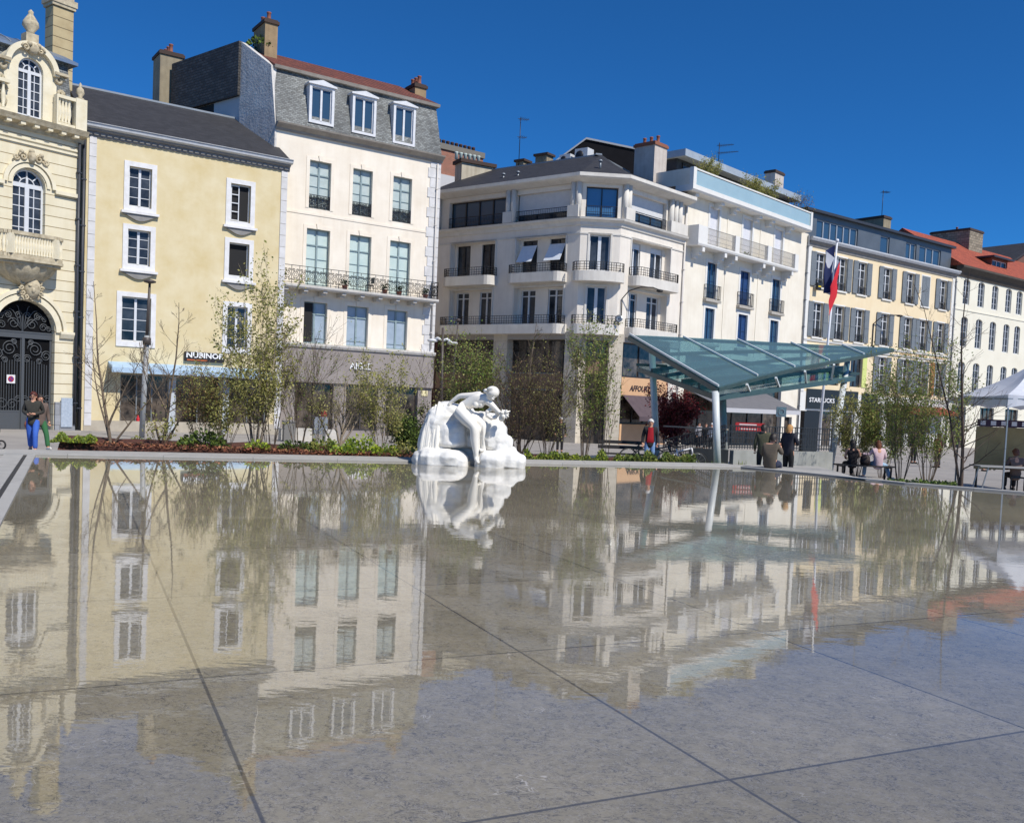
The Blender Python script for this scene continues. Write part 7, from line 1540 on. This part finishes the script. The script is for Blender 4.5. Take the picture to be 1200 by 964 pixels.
# ------------------------------------------------------------------ things before the shops
def small():
    p = gpt(375, 46); t = thing('bollard_board', p, 'small grey metal board on legs in front of the grey shop', 'board'); m = MB(); m.box(p+Z*.75, .7, .12, .85, radians(35)); m.build('panel', M('board_grey', hexc(128, 134, 144), .5), t)
    for s in (-.3, .3): m = MB(); m.box(p+rotv(Vector((s, 0, .2)), radians(35)), .06, .06, .4, radians(35)); m.build('leg', STEEL, t)
    for px, w_, lab in ((346, 1.5, 'long low white stone block before the grey shop'), (386, .55, 'small white stone cube right of the grey metal board')):
        p = gpt(px, 44.5); m = MB(); m.box(Vector((0, 0, .3)), w_, .5, .6, 0); m.v = [p+rotv(v, radians(30)) for v in m.v]; tag(m.build('stone_block', M('white_stone_block', hexc(210, 206, 198), .85, hexc(180, 176, 168), 3)), lab, 'block')
    p = gpt(338, 43); m = MB(); m.box(p+Z*.45, .5, .5, .9, .4); m.box(p+Z*.93, .56, .56, .06, .4); tag(m.build('litter_bin', M('bin_grey', hexc(120, 118, 114), .7)), 'square grey litter bin beside the long white stone block', 'bin')
    p = gpt(907, 37); t = thing('advertising_panel', p, 'black upright panel in front of the black shop fascia behind the canopy', 'panel'); q = gpt(948, 62); 
    t.location = q; t['_w'] = list(q); m = MB(); m.box(q+Z*1.35, 1.9, .3, 2.7, radians(38)); m.build('casing', M('panel_black', (.015, .015, .016), .35), t)
    p = gpt(906, 40); t = thing('round_sign', p, 'grey plate with a pale ring symbol on a post behind the standing people', 'sign'); c = at_depth(915.5, 482.5, 40); m = MB(); m.box((c.x, c.y, c.z), .42, .06, .42); m.build('plate', M('sign_grey', hexc(186, 194, 202), .5), t); m = MB(); n = 18; m.tube([c+Vector((.12*cos(2*pi*i/n), -.05, .12*sin(2*pi*i/n))) for i in range(n+1)], .02, 5, cap=False); m.build('ring_mark', M('sign_white', (0, 0, 0)), t); m = MB(); m.bar((c.x, c.y+.04, p.z), (c.x, c.y+.04, c.z+.2), .06); m.build('post', STEEL, t)
    # pushchair at the left edge
    p = gpt(-16, 26.5); t = thing('pushchair', p, 'black pushchair cut off by the left edge', 'pushchair'); bk = M('pushchair_black', (.02, .02, .022), .7)
    for x in (-.35, .3):
        for y in (-.22, .22): m = MB(); n = 16; c = p+Vector((x, y, .13)); m.tube([c+Vector((.12*cos(2*pi*i/n), 0, .12*sin(2*pi*i/n))) for i in range(n+1)], .025, 6, cap=False); m.build('wheel', bk, t)
    for y in (-.22, .22): m = MB(); m.tube([p+Vector((.3, y, .13)), p+Vector((-.05, y, .55)), p+Vector((-.5, y, 1.0))], .018, 6); m.tube([p+Vector((-.35, y, .13)), p+Vector((.1, y, .6))], .018, 6); m.build('frame', STEEL, t)
    m = MB(); m.ball(p+Vector((.05, 0, .55)), .34, .22, .2); m.build('seat', bk, t); m = MB(); m.lathe(p+Vector((.0, 0, .65)), [(.3, 0), (.28, .15), (.15, .3), (.02, .34)], 12, a0=pi*.4, a1=pi*1.6); m.build('hood', bk, t); m = MB(); m.tube([p+Vector((-.5, -.22, 1.0)), p+Vector((-.5, .22, 1.0))], .02, 6); m.build('handle', bk, t)
small()
# ------------------------------------------------------------------ people
HD = M('hair_dark', (.018, .014, .012), .6, (.03, .022, .018), 20, coords='Object'); HRB = M('hair_auburn', hexc(96, 44, 34), .6, hexc(70, 32, 26), 20, coords='Object'); HBL = M('hair_blond', hexc(198, 152, 92), .6, hexc(160, 116, 66), 20, coords='Object'); HW = M('hair_white', hexc(224, 222, 220), .7, hexc(196, 194, 192), 20, coords='Object'); HBR = M('hair_chestnut', hexc(122, 72, 44), .6, hexc(90, 52, 32), 20, coords='Object')
WSH = M('shoe_white', hexc(214, 212, 208), .6); BSH = M('shoe_black', (.02, .02, .02), .5); TSH = M('shoe_tan', hexc(158, 116, 84), .6)
def people():
    walk = dict(hiL=(.09, 0, .89), knL=(.09, -.17, .52), anL=(.09, -.15, .11), toL=(.09, -.29, .06), knR=(-.09, .06, .50), anR=(-.09, .26, .15), toR=(-.09, .16, .04))
    def bag(t, W, J, k):
        m = MB(); c = W((-.28, -.03, .80)); m.ball(c, .17, .07, .15, 10, 8); b = m.build('handbag', M('bag_tan_leather', hexc(190, 110, 56), .55, hexc(150, 84, 42), 8), t); m = MB(); m.tube([W((-.28, -.03, .92)), W((-.2, -.06, 1.2)), W((.02, -.10, 1.40)), W((.12, .05, 1.43))], .014, 5); m.build('strap', M('bag_tan_leather', (0, 0, 0)), b)
    def glasses(t, W, J, k):
        m = MB(); h = J['head']; n = 10
        for s in (-1, 1): c = W(h+Vector((s*.034, -.104, -.012))); m.tube([c+Vector((.026*cos(2*pi*i/n), 0, .02*sin(2*pi*i/n))) for i in range(n+1)], .005, 4, cap=False)
        m.bar(W(h+Vector((-.012, -.106, -.01))), W(h+Vector((.012, -.106, -.01))), .006); m.build('glasses', BSH, t)
        v = MB(); 
    L1 = gpt(38, 25.0); person(L1, radians(18), 'auburn haired woman with glasses, dark jacket and bright blue trousers walking at the left', 1.66, {**walk, 'elL': (.25, .05, 1.14), 'wrL': (.07, -.22, 1.08), 'haL': (.0, -.25, 1.09), 'elR': (-.25, .05, 1.14), 'wrR': (-.09, -.22, 1.06), 'haR': (-.02, -.25, 1.07)},
        cloth('jacket_dark_olive', hexc(60, 58, 52)), True, cloth('trousers_bright_blue', hexc(64, 110, 206)), TSH, HRB, .14, extra=glasses)
    def vest(t, W, J, k): bag(t, W, J, k)
    L2 = gpt(46, 25.9); person(L2, radians(50), 'woman with a tan handbag and green trousers half hidden by the walking woman in blue', 1.63, {'knL': (.09, -.24, .55), 'anL': (.09, -.36, .16), 'toL': (.09, -.50, .14), 'knR': (-.09, .10, .50), 'anR': (-.09, .34, .18), 'toR': (-.09, .26, .05), 'wrR': (-.26, -.2, 1.0), 'haR': (-.24, -.27, .98)},
        cloth('jacket_brown_grey', hexc(112, 96, 88)), True, cloth('trousers_green', hexc(50, 108, 66)), WSH, HD, .2, extra=bag)
    def pull(t, W, J, k):
        m = MB(); vs = []; fs = []
        for j in range(9):
            v = j/8
            for i in range(9): u = -1+2*i/8; wx = lerp(.075, .115, v); vs.append(W((u*wx, -.128-.018*cos(u*1.4)-.01*sin(v*3)+.02*(v > .9), lerp(1.42, .92, v))))
        for j in range(8):
            for i in range(8): a = j*9+i; fs.append((a, a+1, a+10, a+9))
        n = len(vs); m.mesh(vs+[p+rotv(Vector((0, .05, 0)), 0) for p in vs], fs+[tuple(reversed([q+n for q in f])) for f in fs], True); m.build('pullover', cloth('pullover_red', hexc(178, 24, 40)), t)
    person(gpt(760, 31.2), radians(-4), 'white haired man in a red pullover, dark open jacket and pale jeans', 1.74, {}, cloth('jacket_charcoal', hexc(40, 38, 42)), True, cloth('jeans_pale', hexc(128, 164, 212)), BSH, HW, 0, extra=pull)
    # the three at the rim
    sit = lambda s=0: dict(pelvis=(0, .05, .52), waist=(0, .08, .68), chest=(0, .05, .88), neck=(0, .02, 1.03), jaw=(0, -.03, 1.12), head=(0, -.03, 1.195), crown=(0, -.01, 1.25), shL=(.175, .03, .985), elL=(.24, .0, .74), wrL=(.16, -.2, .66), haL=(.13, -.26, .66), shR=(-.175, .03, .985), elR=(-.24, .0, .74), wrR=(-.16, -.2, .66), haR=(-.13, -.26, .66),
        hiL=(.09, .0, .50), knL=(.13, -.42, .50), anL=(.13, -.42, .10), toL=(.13, -.56, .04), hiR=(-.09, .0, .50), knR=(-.13, -.42, .50), anR=(-.13, -.42, .10), toR=(-.13, -.56, .04))
    rimz = .05
    b = at_depth(903, 545, 27.2); p = Vector((b.x, b.y, rimz-.44)); sp = sit(); sp.update(elR=(-.27, -.05, .78), wrR=(-.18, -.28, .92), haR=(-.15, -.3, .99), chest=(0, .02, .9), jaw=(-.03, -.05, 1.12), head=(-.03, -.05, 1.20), crown=(-.03, -.04, 1.25))
    person(p, radians(150), 'man in a grey brown jacket sitting on the basin rim with his back turned', 1.86, sp, cloth('jacket_taupe', hexc(98, 88, 76)), True, cloth('jeans_navy', hexc(44, 50, 74)), BSH, HD, .02, build=1.25)
    person(gpt(892, 28.8), radians(160), 'person in an olive jacket standing behind the seated man in grey brown', 1.72, {}, cloth('jacket_olive', hexc(84, 84, 64)), True, cloth('trousers_dark', hexc(46, 44, 46)), BSH, HD, .03, build=1.1)
    person(gpt(922, 28.2), radians(130), 'blond person in a black padded jacket and black trousers standing right of the seated man', 1.74, {'elR': (-.25, -.08, 1.14), 'wrR': (-.12, -.22, 1.1), 'haR': (-.06, -.26, 1.12)}, cloth('padded_jacket_black', hexc(38, 40, 52)), True, cloth('trousers_black', hexc(26, 26, 28)), BSH, HBL, .06, build=1.12)
    # two girls on a bench
    bp = gpt(1012, 31); bench(bp+Vector((0, .05, -.02)), radians(182), 'low dark backless bench with two girls sitting on it', 1.9, False, .5)
    def seat(px, dy=0): q = gpt(px, 31); return Vector((q.x, q.y+dy, q.z+.05))
    q = seat(1012); t = thing('shoulder_bag', q+Z*.46, 'dark bag standing on the bench between the two girls', 'bag'); m = MB(); m.lathe(q+Vector((0, -.02, .47)), [(.15, 0), (.17, .1), (.15, .26), (.07, .32)], 10); m.build('bag_body', M('bag_dark', hexc(48, 36, 34), .7), t); m = MB(); m.tube([q+Vector((-.1, 0, .76)), q+Vector((-.06, 0, .92)), q+Vector((.06, 0, .92)), q+Vector((.1, 0, .76))], .012, 5); m.build('strap', M('bag_dark', (0, 0, 0)), t)
    s1 = sit(); s1.update(elR=(-.25, .05, .76), wrR=(-.12, -.15, .64), haR=(-.08, -.2, .62))
    person(seat(997), radians(178), 'girl with dark hair and a black sleeveless top on the low bench', 1.66, s1, cloth('top_black', hexc(34, 28, 32)), False, cloth('trousers_black', (0, 0, 0)), BSH, HD, .16)
    s2 = sit(); s2.update(elR=(.3, .02, .8), elL=(.28, -.02, .82), wrL=(.52, -.02, .84), haL=(.6, -.02, .84), knL=(.30, -.36, .48), anL=(.36, -.24, .08), toL=(.46, -.34, .04), knR=(-.38, -.30, .46), anR=(-.46, -.10, .06), toR=(-.60, -.14, .03)); s2['elR'] = (-.25, .02, .74)
    person(seat(1027), radians(176), 'girl with chestnut ponytail, pale pink top and light jeans on the low bench', 1.68, s2, cloth('top_pale_pink', hexc(226, 198, 206)), True, cloth('jeans_light', hexc(160, 190, 216)), WSH, HBR, .22)
    # in and near the tent
    q = at_depth(1190, 540, 28.2); g = ground_z(q.x, q.y); person(Vector((q.x, q.y, g)), radians(170), 'brown haired person sitting under the market tent', 1.7, sit(), cloth('jumper_taupe', hexc(120, 100, 92)), True, cloth('trousers_dark', (0, 0, 0)), BSH, HBR, .04)
    ch = thing('folding_chair', Vector((q.x, q.y, g)), 'plain folding chair under the person in the market tent', 'chair'); m = MB(); m.box(Vector((q.x, q.y-.02, g+.43)), .44, .42, .04); m.build('seat', IRON, ch)
    for x in (-.2, .2):
        for y in (-.2, .18): m = MB(); m.bar((q.x+x, q.y+y, g), (q.x+x, q.y+y, g+.42), .03); m.build('leg', IRON, ch)
    # far figures on the plaza
    k = [(655.5, 44, 'distant pale haired person in black seen through the shrubs right of the statue', HW, cloth('coat_black', hexc(28, 28, 32)), 0), (1070, 50, 'distant person in a black coat beyond the green shrubs', HD, cloth('coat_black', (0, 0, 0)), 20), (1098, 46, 'distant person in a dark red top beside the bare tall tree', HBR, cloth('top_dark_red', hexc(120, 44, 44)), 200), (1152, 44, 'distant person in a navy coat seen under the tent', HD, cloth('coat_navy', hexc(40, 46, 66)), 60), (1163, 46, 'distant person in a pale shirt seen under the tent', HD, cloth('shirt_pale', hexc(200, 204, 212)), 320)]
    for px, Y, lab, hr, tp, yw in k: person(gpt(px, Y), radians(yw), lab, 1.7, {}, tp, True, cloth('trousers_dark', (0, 0, 0)), BSH, hr, .03)
    for i, (px, Y, lab, tp) in enumerate(((818, 58, 'distant diner in grey below the grey awning left of the post', cloth('shirt_grey', hexc(150, 150, 156))), (826, 58, 'distant diner in black below the grey awning left of the post', cloth('coat_black', (0, 0, 0))), (833, 57, 'distant white haired diner below the grey awning', cloth('shirt_pale', (0, 0, 0))))):
        person(gpt(px, Y), radians(30-40*i), lab, 1.68, {}, tp, True, cloth('trousers_dark', (0, 0, 0)), BSH, HW if i == 2 else HD, 0)
people()
# ------------------------------------------------------------------ planting
def planting():
    # bare trees before the yellow house
    p = bedp(130, .9); h = top_z(p, 117, 322)-p.z
    tree('bare_tree', p, 'bare brown multi stemmed tree at the left end of the bed before the yellow house', 11, h, (-.55, .1), .046, BARK_G, ((.05, .75, .1, .62), (.02, -.42, .3, .72), (.2, .55, -.2, .5)), 17, 1.15, t0=.25, side_lv=2)
    p = bedp(190, 1.3); h = top_z(p, 200, 350)-p.z
    tree('bare_tree', p, 'bare mossy tree between the lamp post and the white shop pier', 23, h, (.3, 0), .05, BARK_G, ((.08, -.5, .1, .75), (.12, .55, .1, .7), (.3, -.7, .2, .5)), 17, 1.2, t0=.2, side_lv=2)
    p = bedp(189, 1.0); shrub('shrub', p, 'small leafy suckers round the foot of the mossy tree', 5, .75, .45, 8, 1, BARK_G, L_OL, 5, .08, .06, .012)
    # tall fresh green shrub before the white corner of the yellow house
    p = bedp(300, 1.6); shrub('tall_shrub', p, 'tall fresh green multi stemmed shrub before the right end of the yellow house', 31, top_z(p, 298, 338)-p.z, 1.05, 13, 2, BARK_P, L_OL, 4, .085, .06, .03, (6, 8), .35, .5, .32, .35, 'tree', .22)
    p = bedp(318, 1.4); shrub('shrub', p, 'slender pink tinged shrub at the right foot of the tall fresh green shrub', 32, top_z(p, 320, 415)-p.z, .6, 7, 2, BARK_D, L_OL, 3, .07, .06, .02, (4, 6), .4, .5, .35)
    p = bedp(237, 1.5); shrub('shrub', p, 'bronze leaved shrub between the two glass shop fronts of the yellow house', 33, top_z(p, 237, 438)-p.z, .85, 11, 2, BARK_D, L_BR, 5, .055, .05, .015, (5, 7), .5, .55, .42)
    p = bedp(264, 1.0); shrub('shrub', p, 'olive green shrub under the left half of the tall fresh green shrub', 34, top_z(p, 262, 445)-p.z, .7, 9, 2, BARK_D, L_OL, 4, .07, .05, .015, (5, 7), .5, .5, .42)
    # before the grey shop
    p = bedp(398, 1.5); tree('bare_tree', p, 'pale branching shrub tree standing before the grey shop fascia', 41, top_z(p, 400, 440)-p.z, (.15, .0), .05, BARK_P, ((.12, -.9, .2, .85), (.2, .9, .1, .75), (.15, -.35, -.3, .8), (.3, .5, .3, .6)), 22, 1.0, leaf=L_OL, per=1, size=.045, t0=.25, ang=.6, side_lv=2)
    p = bedp(350, 1.8); shrub('shrub', p, 'bare grey twiggy shrub before the left shop window of the grey shop', 42, top_z(p, 350, 410)-p.z, 1.0, 11, 2, BARK_G, L_GR, 1, .06, .05, .018, (6, 8), .4, .5, .45)
    p = bedp(368, .9); shrub('sapling', p, 'thin sapling with few leaves near the rim before the grey shop', 43, 1.6, .35, 4, 2, BARK_D, L_OL, 2, .06, .05, .014, (3, 5), .5, .5, .4)
    p = bedp(446, 1.5); shrub('shrub', p, 'yellow green shrub between the pale branching tree and the statue', 44, top_z(p, 448, 436)-p.z, .95, 9, 2, BARK_P, L_OL, 5, .07, .06, .022, (6, 8), .45, .55, .42)
    p = bedp(478, 2.6); shrub('shrub', p, 'dark evergreen bush just left of the statue', 45, .95, .75, 14, 2, BARK_D, L_DK, 6, .08, .06, .012, (5, 7), .5, .6, .45)
    p = bedp(505, 2.2); shrub('shrub', p, 'thin leafless shrub behind the left shoulder of the statue', 46, top_z(p, 505, 425)-p.z, .6, 8, 2, BARK_D, L_OL, 1, .06, .05, .014, (4, 6), .4, .5, .4)
    p = bedp(548, 2.6); shrub('tall_shrub', p, 'bright green twiggy shrub rising behind the statue', 47, top_z(p, 560, 418)-p.z, 1.2, 14, 2, BARK_G, L_GR, 4, .07, .06, .018, (6, 8), .4, .5, .4)
    # right of the statue
    p = bedp(607, 1.6); tree('bare_tree', p, 'bare tall stemmed tree behind the right side of the statue', 51, top_z(p, 619, 372)-p.z, (.2, 0), .06, BARK_G, ((.1, -.25, .1, .6), (.35, .8, .1, .45), (.1, .5, .2, .6)), 22, 1.2, t0=.2, side_lv=2)
    p = bedp(612, 1.0); shrub('shrub', p, 'dense dark twiggy shrub close to the right end of the statue', 52, top_z(p, 610, 425)-p.z, 1.0, 15, 2, BARK_D, L_BR, 1, .05, .05, .016, (8, 10), .5, .6, .42)
    p = bedp(641, 1.5); shrub('shrub', p, 'dense brown twiggy shrub with few leaves right of the bare tall stem', 53, top_z(p, 640, 432)-p.z, .95, 13, 2, BARK_D, L_OL, 2, .05, .05, .016, (7, 9), .5, .6, .42)
    p = bedp(685, 1.6); shrub('tall_shrub', p, 'upright leafy green shrub between the two pale columns of the corner building', 54, top_z(p, 690, 398)-p.z, .62, 12, 2, BARK_G, L_GR, 4, .07, .05, .02, (6, 8), .3, .4, .32, .4)
    p = bedp(708, 1.2); shrub('shrub', p, 'sparse upright shrub before the right pale column of the corner building', 55, top_z(p, 712, 425)-p.z, .5, 7, 2, BARK_D, L_GR, 2, .07, .05, .014, (4, 6), .35, .4, .35, .4)
    p = gpt(788, 41); shrub('red_bush', p, 'round dark red leaved bush left of the stair railing', 56, top_z(p, 788, 474)-p.z+.05, .62, 16, 2, BARK_D, L_RD, 8, .10, .08, .012, (6, 8), .5, .6, .45)
    # right hand bed
    G = lambda px, Y: gpt(px, Y)
    p = G(1003, 33.5); shrub('tall_shrub', p, 'olive leaved shrub directly behind the two girls on the bench', 61, top_z(p, 1010, 462)-p.z, 1.0, 12, 2, BARK_D, L_OL, 5, .08, .06, .018, (6, 8), .4, .5, .38)
    p = G(1033, 33); shrub('tall_shrub', p, 'green shrub to the right of the girl in pale pink', 62, top_z(p, 1035, 462)-p.z, .8, 11, 2, BARK_D, L_GR, 4, .08, .06, .018, (6, 8), .4, .5, .38)
    p = G(1055, 29); shrub('tall_shrub', p, 'tall green shrub with many upright stems left of the bare tall tree', 63, top_z(p, 1062, 415)-p.z, 1.0, 12, 2, BARK_G, L_GR, 3, .07, .06, .022, (6, 8), .4, .5, .34)
    p = G(1086, 28); shrub('tall_shrub', p, 'broad green shrub between the girls and the bare tall tree', 64, top_z(p, 1086, 432)-p.z, 1.25, 14, 2, BARK_G, L_GR, 4, .07, .06, .02, (6, 8), .45, .55, .38)
    p = G(1126, 25.2); tree('bare_tree', p, 'tall bare tree with long level side branches left of the market tent', 65, top_z(p, 1134, 312)-p.z, (.15, 0), .055, BARK_D, ((.02, -.12, .02, .97),), 30, 1.6, t0=.1, ang=1.15, side_lv=1)
    # terrace plants
    for i, (px, dx, h, sp, lab) in enumerate(((832, -.6, 2.0, .9, 'olive green shrub at the left end of the glazed roof terrace'), (884, -.4, 1.8, .8, 'grey green shrub in the middle of the glazed roof terrace'), (898, -.4, 1.7, .9, 'loose leafy shrub right of the middle of the glazed roof terrace'), (938, -.3, 2.3, 1.0, 'airy brownish shrub at the right end of the glazed roof terrace'))):
        u = F5.u(px, 210, dx); q = F5.P(u, dx, ZB5+.9); shrub('terrace_shrub', q, lab, 70+i, h, sp, 9, 2, BARK_D, L_OL if i != 3 else L_BR, 3 if i != 3 else 1, .12, .08, .02, (5, 7), .5, .6, .42, cat='plant')
    q = F5.P(F5.u(874, 296, .5), .5, F5.z(874, 300, 1.0)+.02); clump(q, 'small potted plant on the long balcony of the white apartment building', 81, .3, .5, L_DK, 120, .16)
    # white house balcony pots
    zb = FB3.z(430, 341, .5)
    for i, (px, lab) in enumerate(((404, 'leftmost potted plant on the long iron balcony'), (451, 'second potted plant from the left on the iron balcony'), (468, 'third potted plant from the left on the iron balcony'), (499, 'rightmost potted plant on the long iron balcony'))):
        q = FB3.P(FB3.u(px, 335, .5), .5, FB3.z(331, 331, .95)); t = thing('potted_plant', q, lab, 'plant'); m = MB(); m.lathe(q, [(.12, 0), (.17, .28), (.18, .3)], 10); m.build('pot', TERRA, t); m = MB(); R = random.Random(i)
        for k in range(90): c = q+Vector((R.gauss(0, .12), R.gauss(0, .12), .32+R.random()*.3)); a = rv(R).normalized()*.12; b = a.cross(rv(R)).normalized()*.04; m.mesh([c, c+a*.5+b, c+a, c+a*.5-b], [(0, 1, 2, 3)], False)
        m.build('foliage', L_DK[0], t, recalc=False)
    q = FB3.P(FB3.u(433, 337, .45), .45, FB3.z(331, 331, .95)); t = thing('balcony_chair', q, 'small folding chair on the iron balcony between the middle and right windows', 'chair'); m = MB(); m.box(q+Z*.45, .42, .4, .04, radians(35)); m.build('seat', IRON, t); m = MB(); m.box(q+Vector((.17, .12, .75)), .04, .4, .35, radians(35)); m.build('backrest', IRON, t)
    for a, b in ((-.16, -.16), (.16, -.16), (.16, .16), (-.16, .16)): m = MB(); m.box(q+rotv(Vector((a, b, .22)), radians(35)), .03, .03, .44); m.build('leg', IRON, t)
    # ivy at the mansard chimney
    q = FB3.P(FB3.u(303, 48, -3.5), -3.2, 0); q.z = at_depth(303, 58, q.y).z; clump(q, 'weeds growing at the foot of the tan chimney on the white house', 82, .7, .9, L_DK, 160, .2)
    # ground cover along the rim: nobody could count it
    R = random.Random(3); m = MB(); mats = [L_GR[0], L_OL[0], L_LI[0], L_DK[0]]
    def band(x0, x1, t0, t1, n, h, s, pick):
        for k in range(n):
            px = R.uniform(x0, x1); p = bedp(px, R.uniform(t0, t1)); d = noise.noise(Vector((px*.09, 0, 4)))
            if px > 112 and d < -.15 and R.random() < .75: continue
            c = p+Z*(R.random()*h*(.6+d)); a = (Vector((R.gauss(0, .5), R.gauss(0, .5), R.uniform(.2, 1)))).normalized(); b = a.cross(rv(R)).normalized(); q = s*R.uniform(.6, 1.3); m.cur = R.choice(pick); m.mesh([c, c+a*q*.5+b*q*.3, c+a*q, c+a*q*.5-b*q*.3], [(0, 1, 2, 3)], False)
    band(60, 112, .1, 1.3, 5200, .2, .06, (0, 1, 2, 0)); band(112, 480, .3, 2.6, 700, .10, .05, (0, 1, 3)); band(615, 745, .2, 1.2, 7000, .28, .07, (0, 1, 2, 3)); band(735, 815, .1, 1.0, 5200, .38, .08, (0, 1, 3))
    tag(m.build('ground_cover', mats, recalc=False), 'low green ground cover along the pale basin rim', 'ground cover', kind='stuff')
    m = MB(); m2 = [L_DK[0], L_GR[0]]
    for k in range(1600):
        px = R.uniform(1040, 1120); Y = R.uniform(24.6, 28); p = gpt(px, Y); c = p+Z*R.random()*.22; a = (Vector((R.gauss(0, .5), R.gauss(0, .5), R.uniform(.2, 1)))).normalized(); b = a.cross(rv(R)).normalized(); q = .1*R.uniform(.6, 1.3); m.cur = R.choice((0, 1)); m.mesh([c, c+a*q*.5+b*q*.3, c+a*q, c+a*q*.5-b*q*.3], [(0, 1, 2, 3)], False)
    tag(m.build('ground_cover', m2, recalc=False), 'dark green ground cover under the shrubs right of the girls', 'ground cover', kind='stuff')
    # mulch chips
    m = MB(); ch = [M('chip_red_brown', hexc(126, 72, 52), .9), M('chip_dark', hexc(62, 38, 30), .9), M('chip_tan', hexc(164, 112, 80), .9)]
    for k in range(9000):
        px = R.uniform(108, 490); p = bedp(px, R.uniform(.05, 2.8)); s = R.uniform(.015, .045); a = Vector((R.gauss(0, 1), R.gauss(0, 1), R.gauss(0, .35))).normalized()*s; b = Vector((-a.y, a.x, R.gauss(0, .02)))*R.uniform(.25, .5); c = p+Z*R.uniform(-.05, .06); m.cur = R.randrange(3); m.mesh([c-a-b, c+a-b, c+a+b, c-a+b], [(0, 1, 2, 3)], False)
    tag(m.build('bark_chips', ch, recalc=False), 'reddish brown bark chips covering the planting bed', 'mulch', kind='stuff')
    # countable low plants
    for i, (px, tt, rad, h, lf, n, s, lab) in enumerate(((422, .55, .5, .62, L_LI, 420, .10, 'bright lime green plant, largest of the low plants before the grey shop'), (380, .9, .45, .5, L_GR, 300, .10, 'low leafy green plant left of the bright lime plant'), (402, .25, .32, .28, L_LI, 160, .08, 'little lime plant in front of the bright lime one'), (453, .35, .35, .35, L_LI, 200, .09, 'yellowish tuft right of the bright lime plant'), (472, .3, .4, .5, L_OL, 240, .09, 'olive tuft at the left foot of the statue'),
        (238, .9, .6, .55, L_DK, 420, .11, 'dark leafy plant at the foot of the bronze shrub'), (346, 1.0, .45, .35, L_DK, 200, .1, 'dark low plant before the square litter bin'), (164, 1.4, .25, .3, L_GR, 110, .09, 'small green tuft beside the lamp post'), (301, .5, .3, .3, L_LI, 130, .09, 'lime tuft below the tall fresh green shrub'))):
        clump(bedp(px, tt), lab, 100+i, rad, h, lf, n, s)
    for i, (px, Y, lab) in enumerate(((834, 28.6, 'grassy tuft at the foot of the white front canopy post'), (866, 29.2, 'grassy tuft against the pale concrete stair parapet'))): clump(gpt(px, Y), lab, 120+i, .55, .62, L_GR+L_LI[:1], 150, .14, 'grass_tuft', True)
planting()
# ------------------------------------------------------------------ repeats share a group
GROUPS = {'bicycle': 'bicycles parked round the square', 'shrub': 'shrubs in the planting beds', 'tall_shrub': 'tall shrubs in the planting beds', 'bare_tree': 'bare trees in the planting beds', 'low_plant': 'low plants in the planting bed',
          'grass_tuft': 'grassy tufts by the canopy', 'tv_antenna': 'television antennas on the roofs', 'air_conditioner': 'cooling units on the corner roof', 'roof_chimney': 'small chimneys on the corner roof', 'potted_plant': 'potted plants on the iron balcony',
          'terrace_shrub': 'shrubs on the glazed roof terrace', 'wall_lamp': 'bracket lamps on the facades', 'street_lamp': 'street lamps of the square', 'stone_block': 'white stone blocks before the grey shop', 'information_strip': 'red strips on the stair railing', 'park_bench': 'dark slatted benches', 'person': 'people on the square'}
for o in COL.objects:
    if o.parent is None and o.get('label') and not o.get('group'):
        g = GROUPS.get(o.name.split('.')[0])
        if g: o['group'] = g
